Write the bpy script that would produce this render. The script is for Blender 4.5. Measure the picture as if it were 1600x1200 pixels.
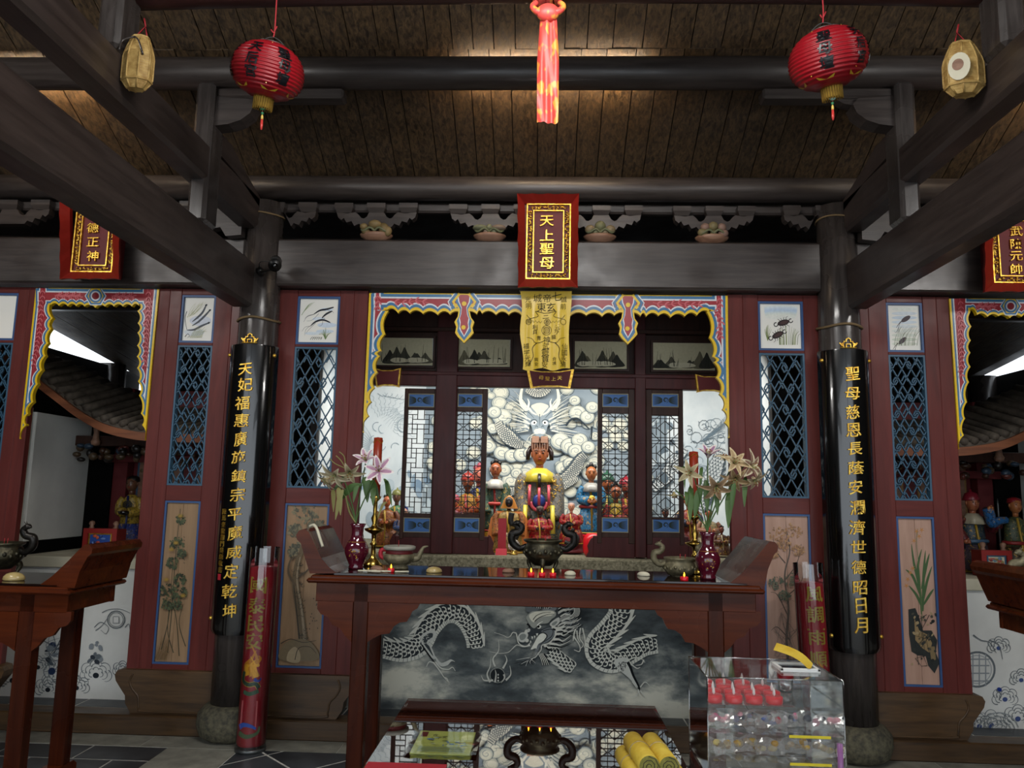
import bpy, math, random
from math import sin, cos, pi, radians as R_
from mathutils import Vector as V, Matrix
from mathutils.geometry import tessellate_polygon
random.seed(7)
for o in list(bpy.data.objects): bpy.data.objects.remove(o)
scn = bpy.context.scene
COL = scn.collection
# ------------------------------------------------------------------ camera
F_PX = 1204.3; EYE = 1.5
_p, _y, _r = R_(7.996), R_(2.309), R_(-1.1926)
FWD = V((-sin(_y)*cos(_p), cos(_y)*cos(_p), sin(_p)))
_rt = V((cos(_y), sin(_y), 0)); _up = _rt.cross(FWD)
RT = cos(_r)*_rt - sin(_r)*_up; UP = sin(_r)*_rt + cos(_r)*_up
cam = bpy.data.objects.new('camera', bpy.data.cameras.new('camera')); COL.objects.link(cam)
m = Matrix((RT, UP, -FWD)).transposed().to_4x4(); m.translation = (0, 0, EYE); cam.matrix_world = m
cam.data.sensor_width = 36; cam.data.lens = 36*F_PX/1600; cam.data.clip_start = .05; cam.data.clip_end = 200
scn.camera = cam
# ------------------------------------------------------------------ world, lights, exposure
w = bpy.data.worlds.new('overcast_sky'); scn.world = w; w.use_nodes = True
w.node_tree.nodes['Background'].inputs[0].default_value = (.86, .93, 1, 1)
w.node_tree.nodes['Background'].inputs[1].default_value = 2.0
def area(name, loc, target, sx, sy, power, col=(1, 1, 1)):
    l = bpy.data.lights.new(name, 'AREA'); l.shape = 'RECTANGLE'; l.size = sx; l.size_y = sy; l.energy = power; l.color = col
    o = bpy.data.objects.new(name, l); COL.objects.link(o); o.location = loc
    o.rotation_euler = (V(target)-V(loc)).to_track_quat('-Z', 'Y').to_euler(); return o
# the hall is open to the courtyard behind the camera: daylight comes from the sky above through that opening
area('hall_lamp_center_offscreen', (0, 1.9, 3.75), (0, 4.4, 1.0), 1.6, .3, 45, (1, .97, .93))
area('hall_lamp_left_offscreen', (-3.5, 2.0, 3.5), (-2.7, 4.4, .9), 1.3, .25, 33, (1, .97, .93))
area('hall_lamp_right_offscreen', (3.5, 2.0, 3.5), (2.7, 4.4, .9), 1.3, .25, 33, (1, .97, .93))
# the shrine's own lighting, concealed behind its header: the photograph shows the mural and statues brightly lit from it
area('shrine_lamp_light', (.02, 5.85, 2.55), (.02, 6.95, 1.2), 2.6, .15, 48, (1, .98, .92))
scn.cycles.transparent_max_bounces = 32
vs = scn.view_settings
vs.view_transform = 'Standard'; vs.look = 'None'; vs.gamma = 1; vs.use_curve_mapping = False; vs.exposure = 0.18
# ------------------------------------------------------------------ projection helpers (pixel of the 1600x1200 photo -> point on a known plane)
def ray(px, py): return FWD + RT*((px-800)/F_PX) + UP*((600-py)/F_PX)
def P(px, py, Y):
    d = ray(px, py); q = d*(Y/d.y); return V((q.x, q.y, q.z+EYE))
def PZ(px, py, Z):
    d = ray(px, py); q = d*((Z-EYE)/d.z); return V((q.x, q.y, Z))
def PX(px, py, X):
    d = ray(px, py); q = d*(X/d.x); return V((q.x, q.y, q.z+EYE))
# ------------------------------------------------------------------ colours and materials
def dim(h, f): return ''.join('%02x' % int(int(h[i:i+2], 16)*f) for i in (0, 2, 4))
def lin(c): return c/12.92 if c <= .04045 else ((c+.055)/1.055)**2.4
def hx(h): return tuple(lin(int(h[i:i+2], 16)/255) for i in (0, 2, 4))+(1,)
M = {}
def nt(name, rough=.5, spec=.5, metal=0):
    m = bpy.data.materials.new(name); m.use_nodes = True; b = m.node_tree.nodes['Principled BSDF']
    b.inputs['Roughness'].default_value = rough; b.inputs['Specular IOR Level'].default_value = spec; b.inputs['Metallic'].default_value = metal
    M[name] = m; return m, m.node_tree, b
def node(t, kind, **kw):
    n = t.nodes.new(kind)
    for k, v in kw.items(): setattr(n, k, v)
    return n
def coords(t, scale, rot=(0, 0, 0), jitter=True):
    tc = node(t, 'ShaderNodeTexCoord'); mp = node(t, 'ShaderNodeMapping'); mp.inputs['Scale'].default_value = scale; mp.inputs['Rotation'].default_value = rot
    src = tc.outputs['Object']
    if jitter:
        oi = node(t, 'ShaderNodeObjectInfo'); ad = node(t, 'ShaderNodeVectorMath', operation='ADD'); ml = node(t, 'ShaderNodeMath', operation='MULTIPLY'); ml.inputs[1].default_value = 37.
        t.links.new(oi.outputs['Random'], ml.inputs[0]); t.links.new(src, ad.inputs[0]); t.links.new(ml.outputs[0], ad.inputs[1]); src = ad.outputs[0]
    t.links.new(src, mp.inputs['Vector']); return mp.outputs[0]
def ramp(t, fac, stops):
    r = node(t, 'ShaderNodeValToRGB'); e = r.color_ramp.elements
    while len(e) < len(stops): e.new(.5)
    for i, (p, c) in enumerate(stops): e[i].position = p; e[i].color = c if len(c) == 4 else c+(1,)
    t.links.new(fac, r.inputs[0]); return r.outputs[0]
def noise(t, vec, scale=5, detail=4, rough=.55, dist=0):
    n = node(t, 'ShaderNodeTexNoise'); n.inputs['Scale'].default_value = scale; n.inputs['Detail'].default_value = detail; n.inputs['Roughness'].default_value = rough; n.inputs['Distortion'].default_value = dist
    t.links.new(vec, n.inputs['Vector']); return n.outputs['Fac']
def bump(t, b, fac, strength, dist=.01):
    n = node(t, 'ShaderNodeBump'); n.inputs['Strength'].default_value = strength; n.inputs['Distance'].default_value = dist
    t.links.new(fac, n.inputs['Height']); t.links.new(n.outputs[0], b.inputs['Normal'])
def wood(name, c0, c1, axis='x', rough=.4, scale=1.0, bmp=.15, spec=.5, rvar=.12, lo=.3, hi=.72):
    m, t, b = nt(name, rough, spec)
    sc = {'x': (1.2, 14, 14), 'y': (14, 1.2, 14), 'z': (14, 14, 1.2)}[axis]
    v = coords(t, tuple(s*scale for s in sc)); f = noise(t, v, 2.2, 8, .62, .6)
    c = ramp(t, f, [(lo, hx(c0)), (hi, hx(c1))]); t.links.new(c, b.inputs['Base Color'])
    v2 = coords(t, (2.1, 2.1, 2.1)); f2 = noise(t, v2, 1.6, 3)
    mr = node(t, 'ShaderNodeMapRange'); mr.inputs['To Min'].default_value = max(.05, rough-rvar); mr.inputs['To Max'].default_value = rough+rvar; mr.inputs['From Min'].default_value = .3; mr.inputs['From Max'].default_value = .7
    t.links.new(f2, mr.inputs['Value']); t.links.new(mr.outputs[0], b.inputs['Roughness'])
    if bmp: bump(t, b, f, bmp, .006)
    return m
def mottled(name, c0, c1, scale=6, rough=.7, bmp=.2, spec=.4, metal=0, detail=6, lo=.35, hi=.65, jitter=True):
    m, t, b = nt(name, rough, spec, metal); v = coords(t, (1, 1, 1), jitter=jitter); f = noise(t, v, scale, detail)
    t.links.new(ramp(t, f, [(lo, hx(c0)), (hi, hx(c1))]), b.inputs['Base Color'])
    if bmp: bump(t, b, f, bmp, .01)
    return m
def plain(name, c, rough=.5, spec=.5, metal=0, **kw):
    m, t, b = nt(name, rough, spec, metal); b.inputs['Base Color'].default_value = hx(c)
    for k, v in kw.items(): b.inputs[k.replace('_', ' ')].default_value = v
    return m
def paintmat(name, rough, spec=.4, grain=.06, metal=0):
    m, t, b = nt(name, rough, spec, metal); a = node(t, 'ShaderNodeAttribute', attribute_name='Col')
    v = coords(t, (1, 1, 1), jitter=False); f = noise(t, v, 60, 3); mx = node(t, 'ShaderNodeMixRGB', blend_type='MULTIPLY'); mx.inputs[0].default_value = 1
    g = ramp(t, f, [(.3, (1-grain*2,)*3), (.7, (1,)*3)])
    t.links.new(a.outputs['Color'], mx.inputs[1]); t.links.new(g, mx.inputs[2]); t.links.new(mx.outputs[0], b.inputs['Base Color']); return m
def emit(name, c, s):
    m, t, b = nt(name, .5); b.inputs['Base Color'].default_value = hx(c); b.inputs['Emission Color'].default_value = hx(c); b.inputs['Emission Strength'].default_value = s; return m
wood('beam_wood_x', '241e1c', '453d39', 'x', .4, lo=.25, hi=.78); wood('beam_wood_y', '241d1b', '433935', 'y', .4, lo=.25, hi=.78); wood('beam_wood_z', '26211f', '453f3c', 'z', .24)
wood('lantern_beam_wood', '341c1a', '4c2b28', 'x', .4)
wood('roof_plank', '241b13', '54422d', 'y', .5, 1.7, .45, lo=.36, hi=.66)
wood('red_board', '4f211e', '642d28', 'z', .45, .7, .05, .22); wood('red_board_x', '4f211e', '622c27', 'x', .45, .7, .05, .22)
wood('altar_wood_x', '3a160a', '582711', 'x', .24, .8, .04, .15); wood('altar_wood_z', '2c1008', '451d0d', 'z', .26, .8, .04, .15)
wood('plinth_wood', '33220f', '594024', 'x', .45, .9, .15); wood('shrine_wood', '351415', '4a1f1e', 'z', .45, .7, .05, .2); wood('door_wood', '2a1a15', '40281f', 'z', .45, .8, .08, .2)
wood('eave_wood', '6e3b20', '9a5b35', 'x', .6, .8, .1); wood('pale_wood', '7a5a2e', '9c7743', 'z', .6); wood('scroll_wood', '7d6347', '9a7c5c', 'z', .6, .7, .1); wood('scroll_pink', '9c7a68', 'b3917f', 'z', .6, .7, .1); wood('carved_wood', '6a4a38', '94705a', 'x', .55, 1, .2)
mottled('slate', '2a2d31', '464a4e', 5, .42, .15, .5); mottled('grout', 'b0afa8', 'cfcec6', 20, .8); mottled('pale_stone', '7f7e74', '9d9b8e', 9, .7, .25); mottled('rough_stone', '423f36', '69644f', 38, .85, .6); mottled('ledge_stone', '56523f', '8d8770', 60, .85, .6)
mottled('white_plaster', 'd6d7d2', 'e4e5e0', 3, .8, .05); mottled('cream_plaster', 'c2bca4', 'd3cdb6', 4, .8, .05); mottled('dark_plaster', '262525', '363434', 3, .8, .1); mottled('black_plaster', '080808', '100f0e', 3, .9, .05, .05); mottled('roof_tile', '453d35', '62584c', 14, .8, .3)
plain('lattice_blue', '2b4f66', .5); plain('panel_blue', '2a4a78', .5); plain('door_blue', '2f62a0', .5); plain('pale_gilt', '8f8a6c', .5); plain('black_lacquer', '060606', .16, .6, Coat_Weight=.5); plain('ink', '141414', .6)
mottled('gold', 'b8862a', 'f0c95a', 40, .34, .15, .5, .85); mottled('brass', '8a6a22', 'd6b25a', 12, .22, .05, .5, 1); mottled('bronze', '2c2a22', '57523f', 26, .4, .5, .5, .75); mottled('grey_bronze', '56513d', '857d62', 30, .55, .6, .4, .35); mottled('black_iron', '100f0d', '2a2622', 22, .35, .3, .5, .6)
plain('plaque_red', '7a1b14', .38, .35); plain('plaque_field', '5c1b1e', .5, .3); plain('tube_red', 'a62632', .5, .3); plain('string_red', '9c1f26', .7); plain('candle_brown', '8e2c16', .35); plain('wax_red', 'd31322', .3, .5, Subsurface_Weight=.1); plain('porcelain_maroon', '4b0f20', .1, .6, Coat_Weight=.6); plain('porcelain_gold', 'a8843c', .35, .5, .6)
plain('leaf', '3d5a24', .5); plain('leaf_dry', '77733f', .6); plain('white_plastic', 'e8e8e4', .35); plain('grey_metal', '5b5e5e', .35, .5, .7); plain('black_plastic', '0c0c0c', .35); plain('rope', '6a5638', .8); plain('lens', '050607', .05, .8); plain('paper_white', 'e6e3da', .6); plain('crystal', 'ffffff', .02, .5, Transmission_Weight=.9)
mottled('rattan', '8a6a35', 'b99a5c', 30, .6, .3); mottled('yellow_paper', 'c9a52c', 'd9bc45', 22, .7, .3); mottled('joss_end', '7f7a38', '948d48', 90, .85, .6); mottled('glazed_stone', '9b8550', 'bba671', 9, .15, .02, .6)
paintmat('paint', .6); paintmat('gloss_paint', .32); paintmat('cloth', .75); paintmat('mural', .85, .1, .05); paintmat('satin', .33, .5, .03)
m_, t_, b_ = nt('robe_paint', .45, .4)    # painted brocade: the colour of the robe with gold and dark figuring
a_ = node(t_, 'ShaderNodeAttribute', attribute_name='Col'); v_ = coords(t_, (1, 1, 1)); f_ = noise(t_, v_, 38, 3, .6, 1.2); f2_ = noise(t_, v_, 75, 2)
mx_ = node(t_, 'ShaderNodeMixRGB'); mx_.inputs[2].default_value = hx('b8923a'); t_.links.new(ramp(t_, f_, [(.58, (0, 0, 0)), (.62, (.75, .75, .75))]), mx_.inputs[0]); t_.links.new(a_.outputs['Color'], mx_.inputs[1])
my_ = node(t_, 'ShaderNodeMixRGB', blend_type='MULTIPLY'); my_.inputs[0].default_value = 1; t_.links.new(mx_.outputs[0], my_.inputs[1]); t_.links.new(ramp(t_, f2_, [(.36, (.28, .26, .26)), (.5, (1, 1, 1))]), my_.inputs[2]); t_.links.new(my_.outputs[0], b_.inputs['Base Color']); bump(t_, b_, f_, .3, .004)
emit('tube_glow', 'ffe3bd', 110); emit('flame', 'ffb028', 5)
def clear(name, tint, rough, alpha, spec=.6):   # thin clear sheet: mostly transparent, glossy
    m = bpy.data.materials.new(name); m.use_nodes = True; t = m.node_tree; t.nodes.clear(); M[name] = m
    o = node(t, 'ShaderNodeOutputMaterial'); tr = node(t, 'ShaderNodeBsdfTransparent'); gl = node(t, 'ShaderNodeBsdfGlossy'); mx = node(t, 'ShaderNodeMixShader'); fr = node(t, 'ShaderNodeFresnel'); fr.inputs[0].default_value = 1.5
    tr.inputs[0].default_value = hx(tint); gl.inputs['Roughness'].default_value = rough; gl.inputs['Color'].default_value = (1, 1, 1, 1)
    ad = node(t, 'ShaderNodeMath', operation='ADD'); ad.inputs[1].default_value = alpha; ad.use_clamp = True
    t.links.new(fr.outputs[0], ad.inputs[0]); t.links.new(ad.outputs[0], mx.inputs[0]); t.links.new(tr.outputs[0], mx.inputs[1]); t.links.new(gl.outputs[0], mx.inputs[2]); t.links.new(mx.outputs[0], o.inputs[0])
clear('clear_acrylic', 'f6f7f6', .04, .05)
def crinkle(name):
    m = bpy.data.materials.new(name); m.use_nodes = True; t = m.node_tree; t.nodes.clear(); M[name] = m
    o = node(t, 'ShaderNodeOutputMaterial'); tr = node(t, 'ShaderNodeBsdfTransparent'); gl = node(t, 'ShaderNodeBsdfGlossy'); df = node(t, 'ShaderNodeBsdfDiffuse'); df.inputs[0].default_value = (.8, .79, .76, 1); gl.inputs['Roughness'].default_value = .15
    a = node(t, 'ShaderNodeMixShader'); a.inputs[0].default_value = .5; b = node(t, 'ShaderNodeMixShader'); b.inputs[0].default_value = .42
    t.links.new(gl.outputs[0], a.inputs[1]); t.links.new(df.outputs[0], a.inputs[2]); t.links.new(tr.outputs[0], b.inputs[1]); t.links.new(a.outputs[0], b.inputs[2]); t.links.new(b.outputs[0], o.inputs[0])
crinkle('crinkle_film'); clear('clear_film', 'f6f6f4', .12, .16); clear('table_glass', 'f2f4f2', .012, .2)
# ------------------------------------------------------------------ mesh builder
def cat(pts, n=6, closed=False):
    pts = [V(p) for p in pts]; N = len(pts); out = []
    if N < 3: return pts
    for i in range(N if closed else N-1):
        g = (lambda k: pts[k % N]) if closed else (lambda k: pts[max(0, min(N-1, k))])
        a, b, c, d = g(i-1), g(i), g(i+1), g(i+2)
        for k in range(n):
            u = k/n; out.append(.5*((2*b)+(c-a)*u+(2*a-5*b+4*c-d)*u*u+(3*b-3*c+d-a)*u**3))
    if not closed: out.append(pts[-1])
    return out
class MB:
    def __init__(s, *mats): s.v = []; s.f = []; s.m = []; s.c = []; s.s = []; s.mats = list(mats); s.mi = 0; s.col = None; s.sm = False; s.T = None
    def use(s, mi=None, col=None, sm=None):
        if mi is not None: s.mi = mi
        if col is not None: s.col = hx(col) if isinstance(col, str) else col
        if sm is not None: s.sm = sm
        return s
    def add(s, vs, fs):
        k = len(s.v); s.v += [(s.T @ V(p)) if s.T else V(p) for p in vs]
        for f in fs: s.f.append([k+i for i in f]); s.m.append(s.mi); s.c.append(s.col); s.s.append(s.sm)
        return s
    def box(s, x0, x1, y0, y1, z0, z1):
        return s.add([(x, y, z) for x in (x0, x1) for y in (y0, y1) for z in (z0, z1)], [(0, 1, 3, 2), (4, 6, 7, 5), (0, 4, 5, 1), (2, 3, 7, 6), (0, 2, 6, 4), (1, 5, 7, 3)])
    def cbox(s, x0, x1, y0, y1, z0, z1, b=.004):   # chamfered box
        X, Y, Z = (x0, x1), (y0, y1), (z0, z1); vs = []; idx = {}
        for i in (0, 1):
            for j in (0, 1):
                for k in (0, 1):
                    sx, sy, sz = 1-2*i, 1-2*j, 1-2*k
                    for ax in range(3):
                        p = [X[i]+sx*b, Y[j]+sy*b, Z[k]+sz*b]; p[ax] -= (sx, sy, sz)[ax]*b; idx[i, j, k, ax] = len(vs); vs.append(p)
        fs = []
        for ax in range(3):
            o = [a for a in range(3) if a != ax]
            for e in (0, 1):
                q = []
                for a, c in ((0, 0), (1, 0), (1, 1), (0, 1)):
                    t = [0, 0, 0]; t[ax] = e; t[o[0]] = a; t[o[1]] = c; q.append(idx[tuple(t)+(ax,)])
                fs.append(q if (e == 1) != (ax == 1) else q[::-1])
        for ax in range(3):       # edges along ax
            o = [a for a in range(3) if a != ax]
            for a in (0, 1):
                for c in (0, 1):
                    t0 = [0, 0, 0]; t1 = [0, 0, 0]; t0[o[0]] = t1[o[0]] = a; t0[o[1]] = t1[o[1]] = c; t1[ax] = 1
                    fs.append([idx[tuple(t0)+(o[0],)], idx[tuple(t1)+(o[0],)], idx[tuple(t1)+(o[1],)], idx[tuple(t0)+(o[1],)]])
        for i in (0, 1):
            for j in (0, 1):
                for k in (0, 1): fs.append([idx[i, j, k, 0], idx[i, j, k, 1], idx[i, j, k, 2]])
        return s.add(vs, fs)
    def tube(s, path, r, n=10, caps=True, closed=False, flat=1.0):
        path = [V(p) for p in path]; N = len(path); rr = r if isinstance(r, (list, tuple)) else [r]*N; vs = []; fs = []
        t0 = (path[1]-path[0]).normalized(); up = V((0, 0, 1)) if abs(t0.z) < .9 else V((0, 1, 0)); u = t0.cross(up).normalized()
        for i, p in enumerate(path):
            a = path[(i-1) % N if closed else max(0, i-1)]; b = path[(i+1) % N if closed else min(N-1, i+1)]; t = (b-a)
            t = t.normalized() if t.length > 1e-9 else t0
            u = (u-t*u.dot(t)); u = u.normalized() if u.length > 1e-6 else t.orthogonal().normalized(); w = t.cross(u)
            for k in range(n): an = 2*pi*k/n; vs.append(p+(u*cos(an)+w*sin(an)*flat)*rr[i])
        for i in range(N if closed else N-1):
            j = (i+1) % N
            for k in range(n): fs.append((i*n+k, i*n+(k+1) % n, j*n+(k+1) % n, j*n+k))
        if caps and not closed: fs.append(tuple(range(n))[::-1]); fs.append(tuple((N-1)*n+k for k in range(n)))
        return s.add(vs, fs)
    def lathe(s, prof, c=(0, 0, 0), n=24, sx=1, sy=1):
        vs = []; fs = []; c = V(c)
        for r, z in prof:
            for k in range(n): a = 2*pi*k/n; vs.append(c+V((r*cos(a)*sx, r*sin(a)*sy, z)))
        for i in range(len(prof)-1):
            for k in range(n): fs.append((i*n+k, i*n+(k+1) % n, (i+1)*n+(k+1) % n, (i+1)*n+k))
        if prof[0][0] > 1e-5: fs.append(tuple(range(n))[::-1])
        if prof[-1][0] > 1e-5: fs.append(tuple((len(prof)-1)*n+k for k in range(n)))
        return s.add(vs, fs)
    def ball(s, c, rx, ry=None, rz=None, n=12, m=8, rot=None):
        ry = ry or rx; rz = rz or rx; vs = []; fs = []; c = V(c)
        for i in range(m+1):
            th = pi*i/m
            for k in range(n):
                a = 2*pi*k/n; q = V((rx*sin(th)*cos(a), ry*sin(th)*sin(a), rz*cos(th))); vs.append(c+(rot @ q if rot else q))
        for i in range(m):
            for k in range(n): fs.append((i*n+k, (i+1)*n+k, (i+1)*n+(k+1) % n, i*n+(k+1) % n))
        return s.add(vs, fs)
    def loft(s, rings, caps=True):
        n = len(rings[0]); vs = [p for r in rings for p in r]; fs = []
        for i in range(len(rings)-1):
            for k in range(n): fs.append((i*n+k, i*n+(k+1) % n, (i+1)*n+(k+1) % n, (i+1)*n+k))
        if caps: fs.append(tuple(range(n))[::-1]); fs.append(tuple((len(rings)-1)*n+k for k in range(n)))
        return s.add(vs, fs)
    def prism(s, poly, d0, d1, to=lambda a, b, d: (a, d, b)):   # outline in (x,z), extruded in y by default
        n = len(poly); tri = tessellate_polygon([[V((a, b, 0)) for a, b in poly]])
        s.add([to(a, b, d0) for a, b in poly]+[to(a, b, d1) for a, b in poly],
              [tuple(t) for t in tri]+[tuple(n+i for i in t[::-1]) for t in tri]+[(i, (i+1) % n, n+(i+1) % n, n+i) for i in range(n)]); return s
    def sheet(s, grid):
        h = len(grid); w_ = len(grid[0]); return s.add([p for r in grid for p in r], [(i*w_+j, i*w_+j+1, (i+1)*w_+j+1, (i+1)*w_+j) for i in range(h-1) for j in range(w_-1)])
    def build(s, name, parent=None, mats=None, fix=True, **kw):
        me = bpy.data.meshes.new(name); me.from_pydata([tuple(p) for p in s.v], [], s.f)
        for mm in (mats or s.mats): me.materials.append(M[mm] if isinstance(mm, str) else mm)
        me.polygons.foreach_set('material_index', s.m); me.polygons.foreach_set('use_smooth', s.s)
        if any(c is not None for c in s.c):
            at = me.color_attributes.new('Col', 'FLOAT_COLOR', 'CORNER'); buf = []
            for f, c in zip(s.f, s.c): buf += list(c or (1, 1, 1, 1))*len(f)
            at.data.foreach_set('color', buf)
        me.update()
        if fix:
            import bmesh
            bm = bmesh.new(); bm.from_mesh(me); bmesh.ops.recalc_face_normals(bm, faces=bm.faces); bm.to_mesh(me); bm.free()
        return link(name, me, parent, **kw)
def link(name, me, parent=None, label=None, cat=None, group=None, kind=None, loc=None):
    o = bpy.data.objects.new(name, me); COL.objects.link(o)
    if loc: o.location = loc
    if parent is not None: o.parent = parent; o.matrix_parent_inverse = Matrix.Translation(-parent.location)
    if label: o['label'] = label
    if cat: o['category'] = cat
    if group: o['group'] = group
    if kind: o['kind'] = kind
    return o
def thing(name, loc, label, category, group=None, kind=None):
    o = bpy.data.objects.new(name, None); COL.objects.link(o); o.location = V(loc); o.empty_display_size = .1
    if label: o['label'] = label
    if category: o['category'] = category
    if group: o['group'] = group
    if kind: o['kind'] = kind
    return o
def tri_fill(poly): return [tuple(t) for t in tessellate_polygon([[V((p[0], p[1], 0)) for p in poly]])]
# ------------------------------------------------------------------ painter: flat strokes and fills laid on a plane, drawn in (a,b) and mapped to space
class Paint(MB):
    def __init__(s, fn, mat='mural', eps=4e-5): MB.__init__(s, mat); s.fn = fn; s.L = 0; s.eps = eps
    def put(s, pts, tris, col):
        s.L += 1; s.col = hx(col) if isinstance(col, str) else col
        s.add([s.fn(p[0], p[1], s.L*s.eps) for p in pts], tris)
    def fill(s, pts, col, n=5, smooth=True):
        q = [(p.x, p.y) for p in cat([(a, b, 0) for a, b in pts], n, True)] if smooth and n > 1 else pts
        s.put(q, tri_fill(q), col)
    def ell(s, cx, cy, rx, ry, col, rot=0, n=18):
        c, d = cos(rot), sin(rot); q = [(cx+rx*cos(2*pi*k/n)*c-ry*sin(2*pi*k/n)*d, cy+rx*cos(2*pi*k/n)*d+ry*sin(2*pi*k/n)*c) for k in range(n)]
        s.put(q, [(0, k, k+1) for k in range(1, n-1)], col)
    def line(s, pts, w0, col, w1=None, n=6, mid=None):
        q = cat([(a, b, 0) for a, b in pts], n) if n > 1 else [V((a, b, 0)) for a, b in pts]; N = len(q); w1 = w0 if w1 is None else w1; vs = []
        for i, p in enumerate(q):
            t = q[min(N-1, i+1)]-q[max(0, i-1)]; t = t.normalized() if t.length > 0 else V((1, 0, 0)); u = i/(N-1)
            ww = (w0+(w1-w0)*u) if mid is None else ((1-u)**2*w0+2*u*(1-u)*mid*2+u*u*w1)
            nn = V((-t.y, t.x, 0))*ww*.5; vs += [(p.x+nn.x, p.y+nn.y), (p.x-nn.x, p.y-nn.y)]
        s.put(vs, [(2*i, 2*i+1, 2*i+3, 2*i+2) for i in range(N-1)], col)
    def arc(s, cx, cy, r, a0, a1, w, col, n=10, w1=None, k=1.0):
        s.line([(cx+r*cos(a0+(a1-a0)*i/n), cy+k*r*sin(a0+(a1-a0)*i/n)) for i in range(n+1)], w, col, w1, 1)
def onY(Y): return lambda a, b, d: P(a, b, Y)-V((0, d+.0006, 0))
# ------------------------------------------------------------------ glyphs
_G = {}
def glyph(ch, bold=.0, ext=.0):
    k = (ch, bold, ext)
    if k not in _G:
        c = bpy.data.curves.new('g', 'FONT'); c.body = ch; c.size = 1; c.offset = bold; c.extrude = ext; c.resolution_u = 3; c.align_x = 'CENTER'
        o = bpy.data.objects.new('g', c); COL.objects.link(o); dg = bpy.context.evaluated_depsgraph_get(); dg.update()
        me = bpy.data.meshes.new_from_object(o.evaluated_get(dg)); vs = [v.co.copy() for v in me.vertices]; fs = [tuple(p.vertices) for p in me.polygons]
        bpy.data.objects.remove(o); bpy.data.curves.remove(c); bpy.data.meshes.remove(me)
        if vs:
            x0 = min(v.x for v in vs); x1 = max(v.x for v in vs); z0 = min(v.y for v in vs); z1 = max(v.y for v in vs); sc = 1/max(x1-x0, z1-z0, 1e-6)
            vs = [V(((v.x-(x0+x1)/2)*sc, (v.y-(z0+z1)/2)*sc, v.z)) for v in vs]
        _G[k] = (vs, fs)
    return _G[k]
def char_obj(ch, mat, parent, c, w, h, ext=.02, bold=.012, tilt=0, shear=.0, name='character', depth=None):
    vs, fs = glyph(ch, bold, .5); mb = MB(mat); d = depth or ext
    ct, st = cos(tilt), sin(tilt)
    out = []
    for v in vs:
        a = v.x*w; b = v.y*h+shear*v.x*w; out.append((c[0]+a*ct-b*st, c[1]-v.z*d, c[2]+a*st+b*ct))
    mb.add(out, fs); return mb.build(name, parent, fix=False)
def heavy(pt, ch, fn, col, e=.022):     # a brush-weight character: the glyph laid down several times with small shifts
    vs, fs = glyph(ch, 0, 0)
    for dx, dy in ((0, 0), (e, 0), (-e, 0), (0, e), (0, -e)): pt.put([fn(v.x+dx, v.y+dy) for v in vs], fs, col)
def text2d(pt, ch, cx, cy, w, h, col, bold=.012, shear=0):   # glyph into a Paint, (a right, b down) pixel-like coordinates
    vs, fs = glyph(ch, bold, 0); pt.put([(cx+v.x*w, cy-v.y*h-shear*v.x*w) for v in vs], fs, col)
# ================================================================== STRUCTURE
YA = 4.9
# ---- floor with separate tiles
def clip(poly, x0, x1, y0, y1):
    for ax, lim, sg in ((0, x0, 1), (0, x1, -1), (1, y0, 1), (1, y1, -1)):
        out = []
        for i in range(len(poly)):
            a, b = poly[i], poly[(i+1) % len(poly)]; da, db = (a[ax]-lim)*sg, (b[ax]-lim)*sg
            if da >= 0: out.append(a)
            if (da >= 0) != (db >= 0): t = da/(da-db); out.append((a[0]+(b[0]-a[0])*t, a[1]+(b[1]-a[1])*t))
        poly = out
        if len(poly) < 3: return []
    return poly
floor = MB('grout').box(-6, 6, -3, 9, -.1, -.0015).build('floor', kind='structure')
floor['label'] = 'dark slate tile floor with pale joints'
def tile(poly, mat='slate', name='tile'):
    if len(poly) < 3: return
    ar = abs(sum(poly[i][0]*poly[(i+1) % len(poly)][1]-poly[(i+1) % len(poly)][0]*poly[i][1] for i in range(len(poly))))/2
    if ar < .002: return
    MB(mat).prism(poly, -.05, random.uniform(0, .0012), lambda a, b, d: (a, b, d)).build(name, floor)
def rects(x0, x1, y0, y1, w_, h, off=0):
    r = 0; y = y1
    while y > y0+.01:
        x = x0-((r+off) % 2)*w_/2
        while x < x1:
            q = clip([(x+.006, y-h+.008), (x+w_-.006, y-h+.008), (x+w_-.006, y-.008), (x+.006, y-.008)], x0, x1, max(y0, y-h), y); tile(q); x += w_
        y -= h; r += 1
rects(-4.4, -2.13, 2.6, 4.62, .46, .225); rects(2.13, 4.4, 2.6, 4.62, .46, .225, 1)
s_ = .36*2**.5/2
for i in range(-7, 8):
    for j in range(-12, 3):
        cx = (i*2+(j % 2))*s_; cy = 4.3+j*s_; k = s_-.011
        tile(clip([(cx-k, cy), (cx, cy-k), (cx+k, cy), (cx, cy+k)], -1.71, 1.71, 1.6, 4.62))
for a, b in ((-2.13, -1.715), (1.715, 2.13)):
    for y in (4.62, 3.6, 2.6): tile([(a+.003, y-1.017), (b-.003, y-1.017), (b-.003, y-.003), (a+.003, y-.003)], 'pale_stone', 'paving_stone')
for i in range(8): tile([(-4.6+i*1.15+.003, 4.626), (-4.6+(i+1)*1.15-.003, 4.626), (-4.6+(i+1)*1.15-.003, 4.815), (-4.6+i*1.15+.003, 4.815)], 'pale_stone', 'paving_stone')
rects(-4.3, 4.3, 4.97, 5.6, .46, .225, 1)
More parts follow.
